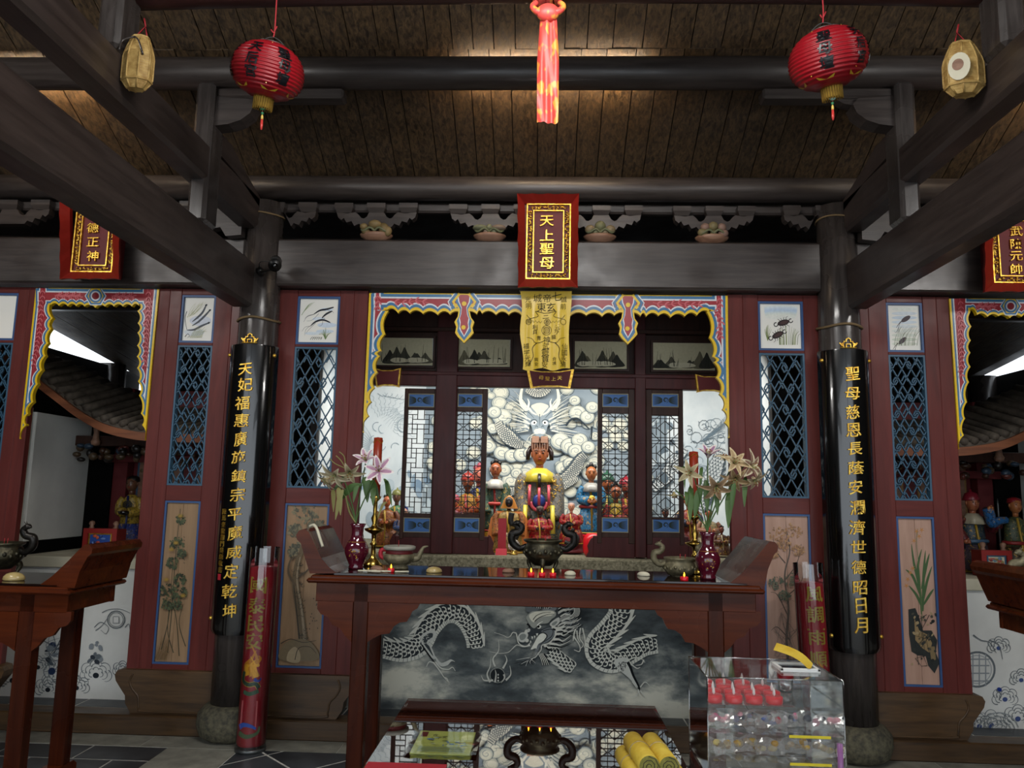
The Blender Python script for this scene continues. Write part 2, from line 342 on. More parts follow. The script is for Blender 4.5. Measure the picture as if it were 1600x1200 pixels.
# ---- walls around
MB('dark_plaster').box(-5.4, -5.2, -3, 5, 0, 5).build('wall_left', kind='structure')
MB('dark_plaster').box(5.2, 5.4, -3, 5, 0, 5).build('wall_right', kind='structure')
MB('dark_plaster').box(-4.5, -4.36, 4.96, 8.1, 0, 2.68).build('wall_rear_left', kind='structure')
MB('dark_plaster').box(4.36, 4.5, 4.96, 8.1, 0, 2.70).build('wall_rear_right', kind='structure')
wb = MB('dark_plaster', 'cream_plaster')
wb.box(-4.5, -1.75, 8, 8.15, 0, 2.05); wb.box(1.75, 4.5, 8, 8.15, 0, 2.05); wb.box(-1.75, 1.75, 7.2, 7.3, 0, 2.9)
a0, a1 = P(206, 600, 8).x, P(224, 600, 8).x
wb.box(-4.5, a0, 8, 8.15, 2.05, 2.7); wb.box(a1, -1.75, 8, 8.15, 2.05, 2.7); wb.box(1.75, 4.5, 8, 8.15, 2.05, 2.7); wb.box(-1.75, -1.7, 5.75, 8, 0, 2.9); wb.box(1.7, 1.75, 5.75, 8, 0, 2.9)
wb.build('wall_back', kind='structure')
# upper partition wall above the lintel, between the halls
gz = 3.56+.507*(4.8-5.05)+.09
MB('beam_wood_x').box(-5.2, 5.2, 6.0, 6.06, 2.9, gz+.03).box(-5.2, 5.2, 5.05, 6.06, gz, gz+.03).box(-5.23, -5.2, 5.0, 6.06, 2.9, gz+.03).box(5.2, 5.23, 5.0, 6.06, 2.9, gz+.03).box(-5.2, -4.34, 5.0, 6.0, 2.98, 3.0).box(4.34, 5.2, 5.0, 6.0, 2.98, 3.0).build('wall_gable', kind='structure')
# ---- ceiling: separate planks
def roofz(Y): return 3.56+.507*(4.8-Y)
ceil = MB('beam_wood_x').add([(-5.4, 5.05, roofz(5.05)+.09), (5.4, 5.05, roofz(5.05)+.09), (5.4, 2.1, roofz(2.1)+.09), (-5.4, 2.1, roofz(2.1)+.09), (-5.4, -3, 3.6), (5.4, -3, 3.6)], [(0, 1, 2, 3), (3, 2, 5, 4)]).build('ceiling', kind='structure')
def plank(x0, x1, ya, yb):
    dz = random.uniform(0, .006); MB('roof_plank').add([(x, y, roofz(y)+h+dz) for x in (x0+.003, x1-.003) for y in (ya, yb) for h in (.04, .075)], [(0, 1, 3, 2), (4, 6, 7, 5), (0, 4, 5, 1), (2, 3, 7, 6), (0, 2, 6, 4), (1, 5, 7, 3)]).build('plank', ceil)
x = -4.6
while x < 4.6:
    w_ = random.uniform(.11, .17); plank(x, x+w_, 4.05, 5.04); plank(x+.03, x+w_+.03, 2.1, 4.05); x += w_
def rearz(Y): return 3.03-.13*(Y-4.95)
rear = MB('beam_wood_x').add([(-4.34, 4.95, rearz(4.95)+.06), (4.34, 4.95, rearz(4.95)+.06), (4.34, 8.6, rearz(8.6)+.06), (-4.34, 8.6, rearz(8.6)+.06)], [(0, 1, 2, 3)]).build('ceiling_rear', kind='structure')
x = -4.34
while x < 4.1:
    w_ = random.uniform(.2, .28)
    if not -1.6 < x < 1.6: MB('roof_plank').add([(q, y, rearz(y)+h) for q in (x+.002, x+w_-.002) for y in (5.07, 8.6) for h in (.02, .05)], [(0, 1, 3, 2), (4, 6, 7, 5), (0, 4, 5, 1), (2, 3, 7, 6), (0, 2, 6, 4), (1, 5, 7, 3)]).build('plank', rear)
    x += w_
# ---- columns
def column(x, label):
    t = thing('column', (x, 4.85, 0), label, 'column')
    MB('beam_wood_z').use(sm=True).lathe([(.132, .2), (.135, .7), (.132, 1.6), (.126, 2.6), (.112, 3.36)], (x, 4.85, 0), 28).build('shaft', t)
    MB('rough_stone').use(sm=True).lathe([(.14, 0), (.185, .03), (.205, .09), (.2, .15), (.165, .19), (.14, .205)], (x, 4.85, 0), 28).build('base_stone', t)
    MB('rope').use(sm=True).tube([(x+.133*cos(a), 4.85+.133*sin(a), 2.565+.006*sin(3*a)) for a in [2*pi*k/30 for k in range(30)]], .008, 6, closed=True).build('wire_band', t)
    MB('rope').use(sm=True).tube([(x+.119*cos(a), 4.85+.119*sin(a), 3.27+.006*sin(2*a)) for a in [2*pi*k/30 for k in range(30)]], .006, 6, closed=True).build('wire_band', t)
    return t
column(-1.853, 'dark round wooden column on a stone base, behind the couplet board of fourteen gold characters ending beside a red seal')
column(1.867, 'dark round wooden column on a stone base, behind the couplet board without a seal')
# ---- lintels, purlins, boards
def beam(name, mat, x0, x1, y0, y1, z0, z1, label, cat='beam', b=.012, group=None):
    return MB(mat).cbox(x0, x1, y0, y1, z0, z1, b).build(name, label=label, cat=cat, group=group)
beam('lintel', 'beam_wood_x', -1.75, 1.755, 4.80, 5.0, 2.80, 3.112, 'wide dark lintel between the two columns, behind the central plaque')
beam('lintel', 'beam_wood_x', -4.9, -1.96, 4.80, 5.0, 2.80, 3.112, 'dark lintel over the bay with the three-character plaque')
beam('lintel', 'beam_wood_x', 1.97, 4.9, 4.80, 5.0, 2.80, 3.112, 'dark lintel over the bay with the four-character plaque beside the crab panel')
MB('beam_wood_x').use(sm=True).tube([(-5.1, 4.8, 3.46), (5.1, 4.8, 3.46)], .078, 20).build('purlin', label='round wooden roof purlin resting on the column tops', cat='purlin')
p2 = MB('beam_wood_x').use(sm=True).tube([(-5.1, 4.05, 3.835), (5.1, 4.05, 3.835)], .09, 20).build('purlin', label='round wooden roof purlin on the short posts, with lamps hidden behind it', cat='purlin')
MB('beam_wood_x').use(sm=True).tube([(-5.1, 3.1, 4.31), (5.1, 3.1, 4.31)], .09, 20).build('purlin', label='round wooden roof purlin above the lantern beam', cat='purlin')
MB('beam_wood_x').use(sm=True).tube([(-5.1, 2.1, 4.82), (5.1, 2.1, 4.82)], .1, 20).build('purlin', label='round wooden ridge purlin at the top of the roof', cat='purlin')
beam('purlin_board', 'beam_wood_x', -1.75, 1.755, 4.872, 4.93, 3.325, 3.39, 'flat dark board under the purlin, above the bracket sets', 'board')
beam('purlin_board', 'beam_wood_x', -4.9, -1.96, 4.872, 4.93, 3.325, 3.39, 'flat dark board under the purlin of the bay with the three-character plaque', 'board')
beam('purlin_board', 'beam_wood_x', 1.97, 4.9, 4.872, 4.93, 3.325, 3.39, 'flat dark board under the purlin of the bay with the four-character plaque', 'board')
# lantern beam, slightly arched
lb = [( x, 3.15, 3.785-.03*(x/2)**2) for x in [-1.95+.3*i for i in range(14)]]
MB('lantern_beam_wood').use(sm=True).tube(lb, .115, 18).build('lantern_beam', label='round reddish cross beam tied with the red sash, lanterns hanging from it', cat='beam')
# ---- trusses left and right
for sg, xi, xo, z0, z1, nm in ((-1, -1.86, -2.0, 2.635, 2.935, 'rattan basket with plaited front'), (1, 1.88, 2.01, 2.665, 2.97, 'rattan basket with pale oval patch')):
    bay = 'three-character plaque' if sg < 0 else 'four-character plaque'
    a, b = min(xi, xo), max(xi, xo)
    beam('tie_beam', 'beam_wood_y', a, b, -2.5, 4.75, z0, z1, 'large lower tie beam running to the column, in front of the '+bay, b=.02)
    beam('upper_beam', 'beam_wood_y', a, b, .9, 4.77, 3.165, 3.375, 'upper truss beam above the tie beam, beside the '+nm, b=.02)
    xx = (xi-sg*.006, xi+sg*.1)
    beam('truss_post', 'beam_wood_z', min(xx), max(xx), 3.96, 4.13, z1-.01, 3.742, 'short post on the tie beam under the lamp-lit purlin, by the '+bay, 'post', .02)
    beam('truss_post', 'beam_wood_z', min(xx), max(xx), 3.02, 3.19, 3.37, 4.23, 'short post on the upper beam beside the '+nm, 'post', .02)
    # bracket under the purlin
    t = thing('purlin_bracket', (xi, 4.05, 3.7), 'dark carved bracket arm under the purlin beside the lantern, by the '+bay, 'bracket')
    xe = -1.14 if sg < 0 else 1.18
    MB('beam_wood_x').cbox(min(xi, xe), max(xi, xe), 4.0, 4.1, 3.665, 3.725, .012).build('arm', t)
    c0 = P(342, 178, 4.05) if sg < 0 else P(1388, 178, 4.05)
    pts = [(0, .10), (.10, .09), (.19, .085), (.22, .05), (.20, 0), (.15, -.04), (.08, -.065), (0, -.075)]
    MB('beam_wood_x').prism([(xi-sg*q, c0.z-.02+h) for q, h in pts], 4.0, 4.1).build('leaf_wing', t)
    MB('beam_wood_x').prism([(xi-sg*q, 3.62+h) for q, h in [(0, .05), (.3, .045), (.26, .02), (.16, .0), (.1, -.04), (0, -.06)]], 4.02, 4.08).build('scroll', t)
    # curved strut from the post to the column head
    MB('beam_wood_y').prism([(4.13, 3.375), (4.13, 3.50), (4.25, 3.50), (4.45, 3.44), (4.78, 3.36), (4.78, 3.3), (4.4, 3.36)], a, b, lambda p, q, d: (d, p, q)).build('curved_strut', label='curved strut above the upper beam, between post and column by the '+bay, cat='strut')
    # pale carved board hanging behind the post in the side bay
    xc = xi+sg*.35
    q = [(0, 0), (.5, 0), (.48, -.05), (.42, -.06), (.4, -.1), (.3, -.08), (.24, -.14), (.14, -.12), (.1, -.18), (0, -.17)]
    MB('beam_wood_x').prism([(xi+sg*(.1+h), 3.28+v) for h, v in q], 4.72, 4.79).build('corner_bracket', label='pale grey carved corner bracket beside the column, in the bay of the '+bay, cat='bracket')
# ---- threshold and partition panels
MB('plinth_wood').cbox(-4.9, 4.9, 4.815, 4.97, 0, .115, .008).build('trim_1', kind='structure', label='low wooden threshold along the partition')
def lattice(mb, x0, x1, z0, z1, y, px, slope, wd, dp, phase=0):
    # two families of steep bars plus short chevrons
    W = x1-x0; Hh = z1-z0
    def bar(xa, za, xb, zb):
        q = clip2(xa, za, xb, zb, x0, x1, z0, z1)
        if not q: return
        (xa, za), (xb, zb) = q; d = V((xb-xa, 0, zb-za)); L = d.length
        if L < .004: return
        d /= L; n = V((-d.z, 0, d.x))*wd/2; A = V((xa, y, za)); B = V((xb, y, zb)); D = V((0, dp, 0))
        mb.add([A+n, A-n, B-n, B+n, A+n+D, A-n+D, B-n+D, B+n+D], [(0, 1, 2, 3), (0, 4, 5, 1), (2, 6, 7, 3), (0, 3, 7, 4), (1, 5, 6, 2)])
    pz = px*slope
    n0 = int(-Hh/pz)-3
    for i in range(n0, int(W/px)+int(Hh/pz)+4):
        xx = x0+(i+phase)*px
        bar(xx, z0, xx+Hh/slope, z1); bar(xx, z1, xx+Hh/slope, z0)
    # a small diamond and a chevron nested in alternate cells
    k = 0
    while k*pz < Hh+pz:
        for c in range(-1, int(W/px)+2):
            cx = x0+(c+phase)*px+(0 if k % 2 else px/2); cz = z0+k*pz
            if (c+k) % 2: h, w2 = pz*.24, px*.24
            else: h, w2 = pz*.36, px*.36
            for sx in (-1, 1):
                bar(cx+sx*w2, cz, cx, cz+h)
                if (c+k) % 2: bar(cx+sx*w2, cz, cx, cz-h)
        k += 1
def clip2(xa, za, xb, zb, x0, x1, z0, z1):
    t0, t1 = 0, 1; dx, dz = xb-xa, zb-za
    for p, q in ((-dx, xa-x0), (dx, x1-xa), (-dz, za-z0), (dz, z1-za)):
        if abs(p) < 1e-12:
            if q < 0: return None
        else:
            r = q/p
            if p < 0: t0 = max(t0, r)
            else: t1 = min(t1, r)
    return None if t0 >= t1 else ((xa+t0*dx, za+t0*dz), (xa+t1*dx, za+t1*dz))
def ring(mb, x0, x1, z0, z1, w_, y0, y1):
    mb.box(x0, x1, y0, y1, z0, z0+w_); mb.box(x0, x1, y0, y1, z1-w_, z1); mb.box(x0, x0+w_, y0, y1, z0+w_, z1-w_); mb.box(x1-w_, x1, y0, y1, z0+w_, z1-w_)
ZP = (2.444, 2.742); ZL = (1.512, 2.402); ZD = (.41, 1.39)
PANELS = {}
def panel(key, xl, xr, i0, i1, label, open_side, scroll):
    t = thing('partition_panel', ((xl+xr)/2, YA, 0), label, 'wall panel', 'red partition panels')
    y0, y1 = YA, YA+.05; PANELS[key] = t
    bd = lambda nm, mat, *b: MB(mat).cbox(*b, .003).build(nm, t)
    zz0 = .36
    # vertical boards
    def split(a, b):
        n = 2 if b-a > .14 else 1
        for k in range(n): bd('board', 'red_board', a+(b-a)*k/n, a+(b-a)*(k+1)/n, y0, y1, zz0, 2.795)
    split(xl, i0-.012); split(i1+.012, xr)
    for za, zb in ((zz0, ZD[0]-.012), (ZD[1]+.012, ZL[0]-.012), (ZL[1]+.012, ZP[0]-.012), (ZP[1]+.012, 2.795)): bd('rail', 'red_board_x', i0-.012, i1+.012, y0+.002, y1, za, zb)
    f = MB('panel_blue'); ring(f, i0-.012, i1+.012, ZP[0]-.012, ZP[1]+.012, .014, y0+.006, y1); fp = f.build('picture_frame', t)
    MB('paper_white').box(i0, i1, y0+.022, y1, ZP[0], ZP[1]).build('picture', fp)
    f = MB('lattice_blue'); ring(f, i0-.012, i1+.012, ZL[0]-.012, ZL[1]+.012, .012, y0+.004, y1); fl = f.build('lattice_frame', t)
    l = MB('lattice_blue'); lattice(l, i0, i1, ZL[0], ZL[1], y0+.012, (i1-i0)/3.5, 1.8, .0058, .014, .5); l.build('lattice', fl)
    f = MB('panel_blue'); ring(f, i0-.012, i1+.012, ZD[0]-.012, ZD[1]+.012, .012, y0+.004, y1); fd = f.build('scroll_frame', t)
    k = (i0+i1)/2
    for a, b in ((i0, k-.001), (k+.001, i1)): MB(scroll).box(a, b, y0+.016, y1, ZD[0], ZD[1]).build('scroll_board', fd)
    # plinth with a curved end at the opening
    e = xr if open_side > 0 else xl; o = xl if open_side > 0 else xr; s = open_side
    pl = [(o, .11), (e-s*.07, .11), (e-s*.03, .17), (e-s*.025, .215), (e+s*.01, .26), (e+s*.04, .3), (e+s*.05, .335), (e+s*.035, .362), (e+s*.0, .368), (o, .368)]
    MB('plinth_wood').prism(pl, YA-.035, YA+.06).build('plinth', t)
    pc = cat([(x_, YA-.036, z_) for x_, z_ in [(o+s*.02, .125), (e-s*.16, .125), (e-s*.12, .15), (e-s*.11, .21), (e-s*.07, .255), (e-s*.05, .3), (e-s*.065, .345)]], 5)
    MB('plinth_wood').use(sm=True).tube(pc, .006, 6).build('plinth_moulding', t)
    return t
panel('shrimp', -1.76, -1.155, -1.612, -1.352, 'dark red partition panel with the shrimp picture over blue lattice', 1, 'scroll_wood')
panel('fish', -2.562, -1.95, -2.391, -2.184, 'dark red partition panel with the long thin fish picture over blue lattice', -1, 'scroll_wood')
panel('crab', 1.18, 1.775, 1.389, 1.652, 'dark red partition panel with the crab picture over blue lattice', -1, 'scroll_pink')
panel('squid', 1.96, 2.587, 2.2, 2.404, 'dark red partition panel with the squid picture over blue lattice', 1, 'scroll_pink')
panel('edge', -4.1, -3.365, -3.73, -3.53, 'dark red partition panel at the far side of the bay with the yellow-robed statue', 1, 'scroll_wood')
panel('edge2', 3.40, 4.1, 3.57, 3.77, 'dark red partition panel at the far side of the bay with the two warrior statues', -1, 'scroll_pink')
for sg in (-1, 1):
    for k in range(5): a, b = sorted((sg*(4.1+.22*k), sg*(4.1+.22*(k+1)))); MB('red_board').cbox(a, b, YA, YA+.05, .11, 2.795, .003).build('wall_front_'+('left' if sg < 0 else 'right') if k == 0 else 'board', None if k == 0 else bpy.data.objects['wall_front_'+('left' if sg < 0 else 'right')], kind='structure' if k == 0 else None)
# ================================================================== PAINTED PANELS
def grass(pt, C, cx, cy, n, h, col, lean=.3, w_=1.0):
    for i in range(n):
        a = random.uniform(-lean, lean); hh = h*random.uniform(.6, 1.1); b = cx+random.uniform(-1, 1)*n*.5
        pt.line([C(b, cy), C(b+a*hh*.5, cy-hh*.6), C(b+a*hh*1.4, cy-hh)], w_, col, .2)
def picture_paint(key, X0, Y0, k, draw):
    C = lambda x, y: (X0+k*x, Y0+k*y)
    pt = Paint(onY(YA+.022), 'paint'); draw(pt, C); fr = [c for c in PANELS[key].children if c.name.startswith('picture_frame')][0]
    pt.build('brush_painting', fr, fix=False)
def wash(pt, C, pts, cols):
    for (x, y, rx, ry), c in zip(pts, cols):
        a, b = C(x, y); pt.ell(a, b, rx, ry, c)
def d_fish(pt, C):
    wash(pt, C, [(820, 500, 17, 8), (760, 610, 16, 6)], ['cfd4de', 'd5d9dc'])
    for p in ([(740, 510), (790, 470), (840, 420), (875, 350)], [(740, 548), (800, 510), (860, 455), (910, 400)], [(690, 590), (760, 585), (830, 550), (900, 520)]):
        q = [C(*a) for a in p]; pt.line(q, .8, '4a4e55', 1.6, mid=2.6); pt.ell(q[-1][0], q[-1][1], 2.2, 1.5, '33363c', -.7)
        m_ = q[1]; pt.line([m_, (m_[0]+2, m_[1]+2.4)], 1, '4a4e55', .4)
    pt.line([C(690, 410), C(672, 470), C(680, 540), C(690, 585)], 1, '3c3f44', .6)
    for i in range(9): a = random.uniform(-.6, .9); pt.line([C(690+i*9, 470-i*4), C(720+i*12+a*30, 400-i*4), C(770+i*9+a*50, 340-i*3)], .5, 'b9b98c', .2)
    for i in range(12): pt.line([C(720+i*10, 665), C(750+i*9, 610), C(800+i*8, 560+random.uniform(-10, 50))], .6, '9a9f68', .2)
    pt.line([C(670, 655), C(700, 625), C(715, 650), C(695, 660)], .8, '2b2b2b', .4)
def d_shrimp(pt, C):
    wash(pt, C, [(560, 480, 15, 4), (540, 540, 14, 3), (480, 420, 10, 3), (560, 330, 10, 2.5), (420, 560, 12, 2.5)], ['cfdbe8', 'cfdbe6', 'd9e1e9', 'd3dde8', 'd8e1e6'])
    for p in ([(430, 378), (490, 340), (555, 328), (625, 308)], [(510, 412), (555, 372), (610, 345)], [(400, 490), (450, 448), (520, 430), (590, 455)]):
        pt.line([C(*a) for a in p], .6, '20222a', 1.5, mid=2.4)
    for p in ([(430, 378), (370, 400), (335, 450)], [(440, 375), (380, 390), (345, 420)], [(480, 370), (420, 430), (365, 440)], [(400, 490), (350, 500), (320, 540)], [(410, 480), (360, 520), (345, 580)], [(450, 460), (380, 530), (360, 560)], [(520, 440), (510, 480), (480, 490)], [(510, 412), (540, 415), (530, 430)], [(610, 345), (625, 365)], [(590, 455), (600, 470)], [(555, 330), (590, 345)]):
        pt.line([C(*a) for a in p], .55, '3a3d44', .25)
    for i in range(8): pt.line([C(315, 385), C(340+i*6, 350-i*9), C(360+i*12, 330-i*10)], .8, '8fa074', .2)
    for i in range(14): a = random.uniform(-1, 1); pt.line([C(545, 618), C(550+a*30, 570), C(550+a*70, 500+abs(a)*70)], 1.0, '6d8251', .2)
    for i in range(6): pt.line([C(400+i*20, 620), C(420+i*18, 595), C(440+i*14, 612)], .9, '4a5340', .3)
def d_crab(pt, C):
    for i in range(9): a, b = C(860, 310+i*12); pt.ell(a, b, 27-i*.3, 3, ['dfe7e4', 'd5e0e8', 'c8d6e4', 'bdd0e2', 'c6d6e2', 'd5dfe0', 'dee3dc', 'e3e6dc', 'e6e7de'][i])
    for i in range(26): a = random.uniform(-1, 1); pt.line([C(930+a*90, 670), C(930+a*100, 580), C(930+a*140, 470+abs(a)*90)], .8, random.choice(['7d8b4e', '9aa56b', '5d6b3c']), .2)
    for i in range(10): a = random.uniform(-1, 1); pt.line([C(735, 630), C(735+a*25, 560), C(740+a*40, 470+abs(a)*60)], .8, random.choice(['7d8b4e', '6b7a45']), .2)
    for (x, y, r) in ((885, 457, -.25), (830, 575, -.45)):
        a, b = C(x, y); pt.ell(a, b, 9.5, 4.6, '2d1f20', r); pt.ell(a+1, b-.4, 6.5, 2.6, '4a3330', r)
        for s in (-1, 1):
            for k in range(4):
                ux, uy = cos(r)*s, sin(r)*s; o = (k-1.5)*3; pt.line([(a+cos(r)*o, b+sin(r)*o+s*3.5), (a+cos(r)*o*1.4+s*2, b+sin(r)*o*1.4+s*6.5), (a+cos(r)*o*1.8+s*1, b+sin(r)*o*1.8+s*8)], .9, '2a1c1d', .4)
            pt.arc(a+cos(r)*12*s, b+sin(r)*12*s, 3, 0, 5, 1.4, '241819', 8)
def d_squid(pt, C):
    for i in range(9): a, b = C(665, 265+i*34); pt.ell(a, b, 20, 3, ['e4e6dc', 'd6dde2', 'cbd6e0', 'd4dde4', 'd9dfe0', 'dfe3dc', 'd8dcd0', 'd0d6c6', 'd6dacb'][i])
    for x, y, r, q in ((676, 342, -.55, 1.0), (650, 512, -.7, .95)):
        a, b = C(x, y); pt.ell(a, b, 8.2*q, 3.6*q, '4e4347', r); pt.line([(a-7, b+4), (a-11, b+8), (a-15, b+14)], 1.8, '57494c', .4)
        for k in range(6): pt.line([(a-9, b+7), (a-11-k*.8, b+14+k*1.4), (a-8-k*2, b+24-k)], .6, '5b5a60', .2)
    for i in range(16): x = random.uniform(560, 770); pt.line([C(x, 550), C(x+15, 470), C(x+random.uniform(30, 90), 400)], .7, random.choice(['7c8468', '93997a', '6a7268']), .2)
picture_paint('fish', 180, 420, .1625, d_fish); picture_paint('shrimp', 420, 430, .1625, d_shrimp); picture_paint('crab', 1080, 430, .1625, d_crab); picture_paint('squid', 1280, 430, .2, d_squid)
def scroll_paint(key, draw):
    pt = Paint(onY(YA+.016), 'paint'); draw(pt); fr = [c for c in PANELS[key].children if c.name.startswith('scroll_frame')][0]; pt.build('ink_painting', fr, fix=False)
def clump(pt, x, y, r, n, cols, rr=(1.2, 3)):
    for i in range(int(n*1.9)):
        a = random.uniform(0, 6.28); d = r*random.random()**.5; q = random.uniform(*rr); pt.ell(x+d*cos(a), y+d*sin(a)*.9, q, q*.6, random.choice(cols), random.uniform(0, 3), 8)
def d_mum(pt):
    for x0, p in ((268, [(262, 1020), (268, 960), (272, 900), (277, 840), (282, 795)]), (0, [(280, 1025), (276, 970), (268, 930), (270, 880)]), (0, [(252, 1015), (262, 975), (266, 945)]), (0, [(271, 1020), (262, 985), (266, 940)]), (0, [(290, 1010), (280, 975), (286, 945)])): pt.line(p, 1.6, '3e3a28', .8)
    for x, y, r in ((283, 812, 8), (276, 850, 12), (270, 880, 10), (282, 905, 10), (264, 925, 14), (282, 925, 12), (276, 945, 10), (262, 945, 8), (286, 865, 7)): clump(pt, x, y, r, 26, ['37402a', '475038', '2b3122', '555a3c'])
    for x, y in ((284, 806), (277, 848), (288, 930), (262, 905), (270, 858)):
        for k in range(10): a = k*.63; pt.line([(x, y), (x+5*cos(a), y+4*sin(a))], 1.3, '9a7c34', .5, n=1)
    for i in range(26): x = random.uniform(244, 262); pt.line([(x, 1030), (x+random.uniform(2, 14), 1000+random.uniform(-10, 15))], .6, '6a5232', .3, n=1)
    for i in range(9): pt.line([(289.5, 838+i*5), (291, 840+i*5)], 1, '4a3f30', n=1)
def d_pine(pt):
    for x, y, r in ((478, 800, 20), (462, 830, 12), (495, 825, 14), (478, 850, 13), (460, 860, 10)): clump(pt, x, y, r, 34, ['5d5a48', '6f6a54', '4a4a3e', '83785c'], (1.5, 4))
    pt.line([(476, 1015), (470, 960), (463, 915), (466, 880), (474, 855), (480, 830)], 15, '66563f', 5); pt.line([(478, 1010), (472, 950), (465, 905), (470, 870)], 4, '94836a', 1.5); pt.line([(470, 1010), (464, 950), (459, 905)], 2, '352f26', 1)
    pt.line([(463, 915), (452, 895), (455, 875), (466, 868)], 4, '5a4c3a', 2); pt.line([(468, 900), (482, 890), (490, 872)], 3, '4a4032', 1)
    for i in range(40): y = random.uniform(860, 1010); x = 464+(y-880)*.08+random.uniform(-6, 8); pt.arc(x, y, random.uniform(1.5, 3), 0, 4, .6, '2d2a22', 6)
    pt.fill([(440, 1030), (442, 1010), (455, 1000), (475, 998), (492, 1008), (497, 1030)], '7a6a50'); pt.fill([(450, 1032), (452, 1018), (462, 1010), (470, 1020), (468, 1034)], 'ab9878')
    for p in ([(440, 1005), (455, 998), (475, 1003), (495, 1000)], [(462, 1030), (468, 1012), (485, 1010), (495, 1020)]): pt.line(p, 1.2, '332e26', .6)
    for i in range(16): pt.ell(random.uniform(484, 500), random.uniform(930, 985), .8, 1.2, '3a342b', 0, 6)
def d_maple(pt):
    pt.line([(1234, 1060), (1229, 1000), (1232, 950), (1226, 900), (1234, 860), (1228, 825)], 4.5, '5b5048', 1.5)
    for p in ([(1230, 960), (1215, 930), (1204, 925)], [(1228, 905), (1245, 880), (1252, 850)], [(1231, 930), (1248, 915), (1255, 900)], [(1234, 1000), (1215, 980), (1205, 985)], [(1227, 880), (1212, 860), (1208, 840)]): pt.line(p, 2, '57493f', .6)
    for x, y, r, c in ((1215, 835, 13, 0), (1240, 830, 14, 0), (1208, 865, 9, 0), (1246, 860, 10, 0), (1225, 850, 12, 0), (1212, 910, 12, 1), (1236, 905, 12, 1), (1250, 920, 8, 1), (1225, 930, 9, 1)):
        clump(pt, x, y, r, 26, [['9c7452', '84654a', 'ab8660'], ['4c5a4c', '5a5f50', '6e6a54']][c], (1, 2.6))
    for i in range(14): pt.line([(random.uniform(1203, 1255), random.uniform(940, 1060)) for _ in range(3)], .7, '6d625a', .3)
def d_lily(pt):
    for p in ([(1440, 960), (1437, 920), (1428, 880), (1424, 850)], [(1442, 955), (1443, 900), (1446, 860)], [(1440, 950), (1448, 910), (1456, 885)], [(1441, 950), (1432, 930), (1420, 915)], [(1440, 940), (1434, 890), (1440, 858)], [(1443, 945), (1452, 930), (1459, 920)], [(1438, 930), (1426, 900), (1415, 890)], [(1440, 920), (1447, 885), (1452, 865)]): pt.line(p, 2, '3f5a34', .6, mid=3.4)
    pt.line([(1441, 970), (1437, 900), (1432, 850), (1434, 826)], 1.2, '5a6640', .8)
    for x, y in ((1432, 830), (1436, 838), (1428, 845), (1440, 828), (1422, 895), (1418, 905), (1426, 888), (1416, 915)):
        for k in range(5): a = k*1.26+.3; pt.line([(x, y), (x+4*cos(a), y+4*sin(a))], 1.8, 'b07a44', .6, n=1)
    rk = [(1419, 952), (1430, 950), (1436, 965), (1442, 985), (1455, 985), (1464, 1000), (1462, 1020), (1468, 1035), (1460, 1052), (1450, 1040), (1446, 1025), (1434, 1024), (1424, 1018), (1420, 990)]
    pt.fill(rk, '232725', 1); pt.fill([(1428, 965), (1436, 985), (1450, 992), (1456, 1005), (1452, 1020), (1440, 1012), (1430, 1000)], '8c7550', 1); pt.fill([(1452, 1010), (1460, 1010), (1462, 1030), (1455, 1035)], '7a6848', 1); [pt.ell(random.uniform(1424, 1462), random.uniform(958, 1042), random.uniform(1, 3.5), random.uniform(1, 3), random.choice(['2a2f2c', '4a463a', '9c8a66', '1a1d1b']), random.uniform(0, 3), 7) for _ in range(40)]
    for i in range(14): pt.line([(random.uniform(1422, 1460), random.uniform(960, 1040)), (random.uniform(1425, 1462), random.uniform(970, 1045))], 1, '1c1f1d', .4, n=1)
scroll_paint('fish', d_mum); scroll_paint('shrimp', d_pine); scroll_paint('crab', d_maple); scroll_paint('squid', d_lily)
# ================================================================== PAINTED SCALLOPED FRAMES
def arches(cusps, bulge, axis):     # cusp list -> finely sampled path; bulge in px perpendicular to axis (0: along x, 1: along y)
    out = []
    for (a, b) in zip(cusps[:-1], cusps[1:]):
        for k in range(8):
            u = k/8; h = bulge*sin(pi*u)**.8
            out.append((a[0]+(b[0]-a[0])*u-(h if axis else 0), a[1]+(b[1]-a[1])*u-(0 if axis else h)))
    return out+[cusps[-1]]
def band(outer, inner, t, k, axis, sgn=1):  # pairs of points between the outer edge (moved in by t) and the scalloped edge (moved back by k)
    pr = []
    for p in inner:
        if axis == 0: o = outer(p[0])+t; i = max(o, p[1]-k); pr.append(((p[0], o), (p[0], i)))
        else:
            o = outer(p[1])+t*sgn; i = (max(o, p[0]-k) if sgn > 0 else min(o, p[0]+k)); pr.append(((o, p[1]), (i, p[1])))
    return pr
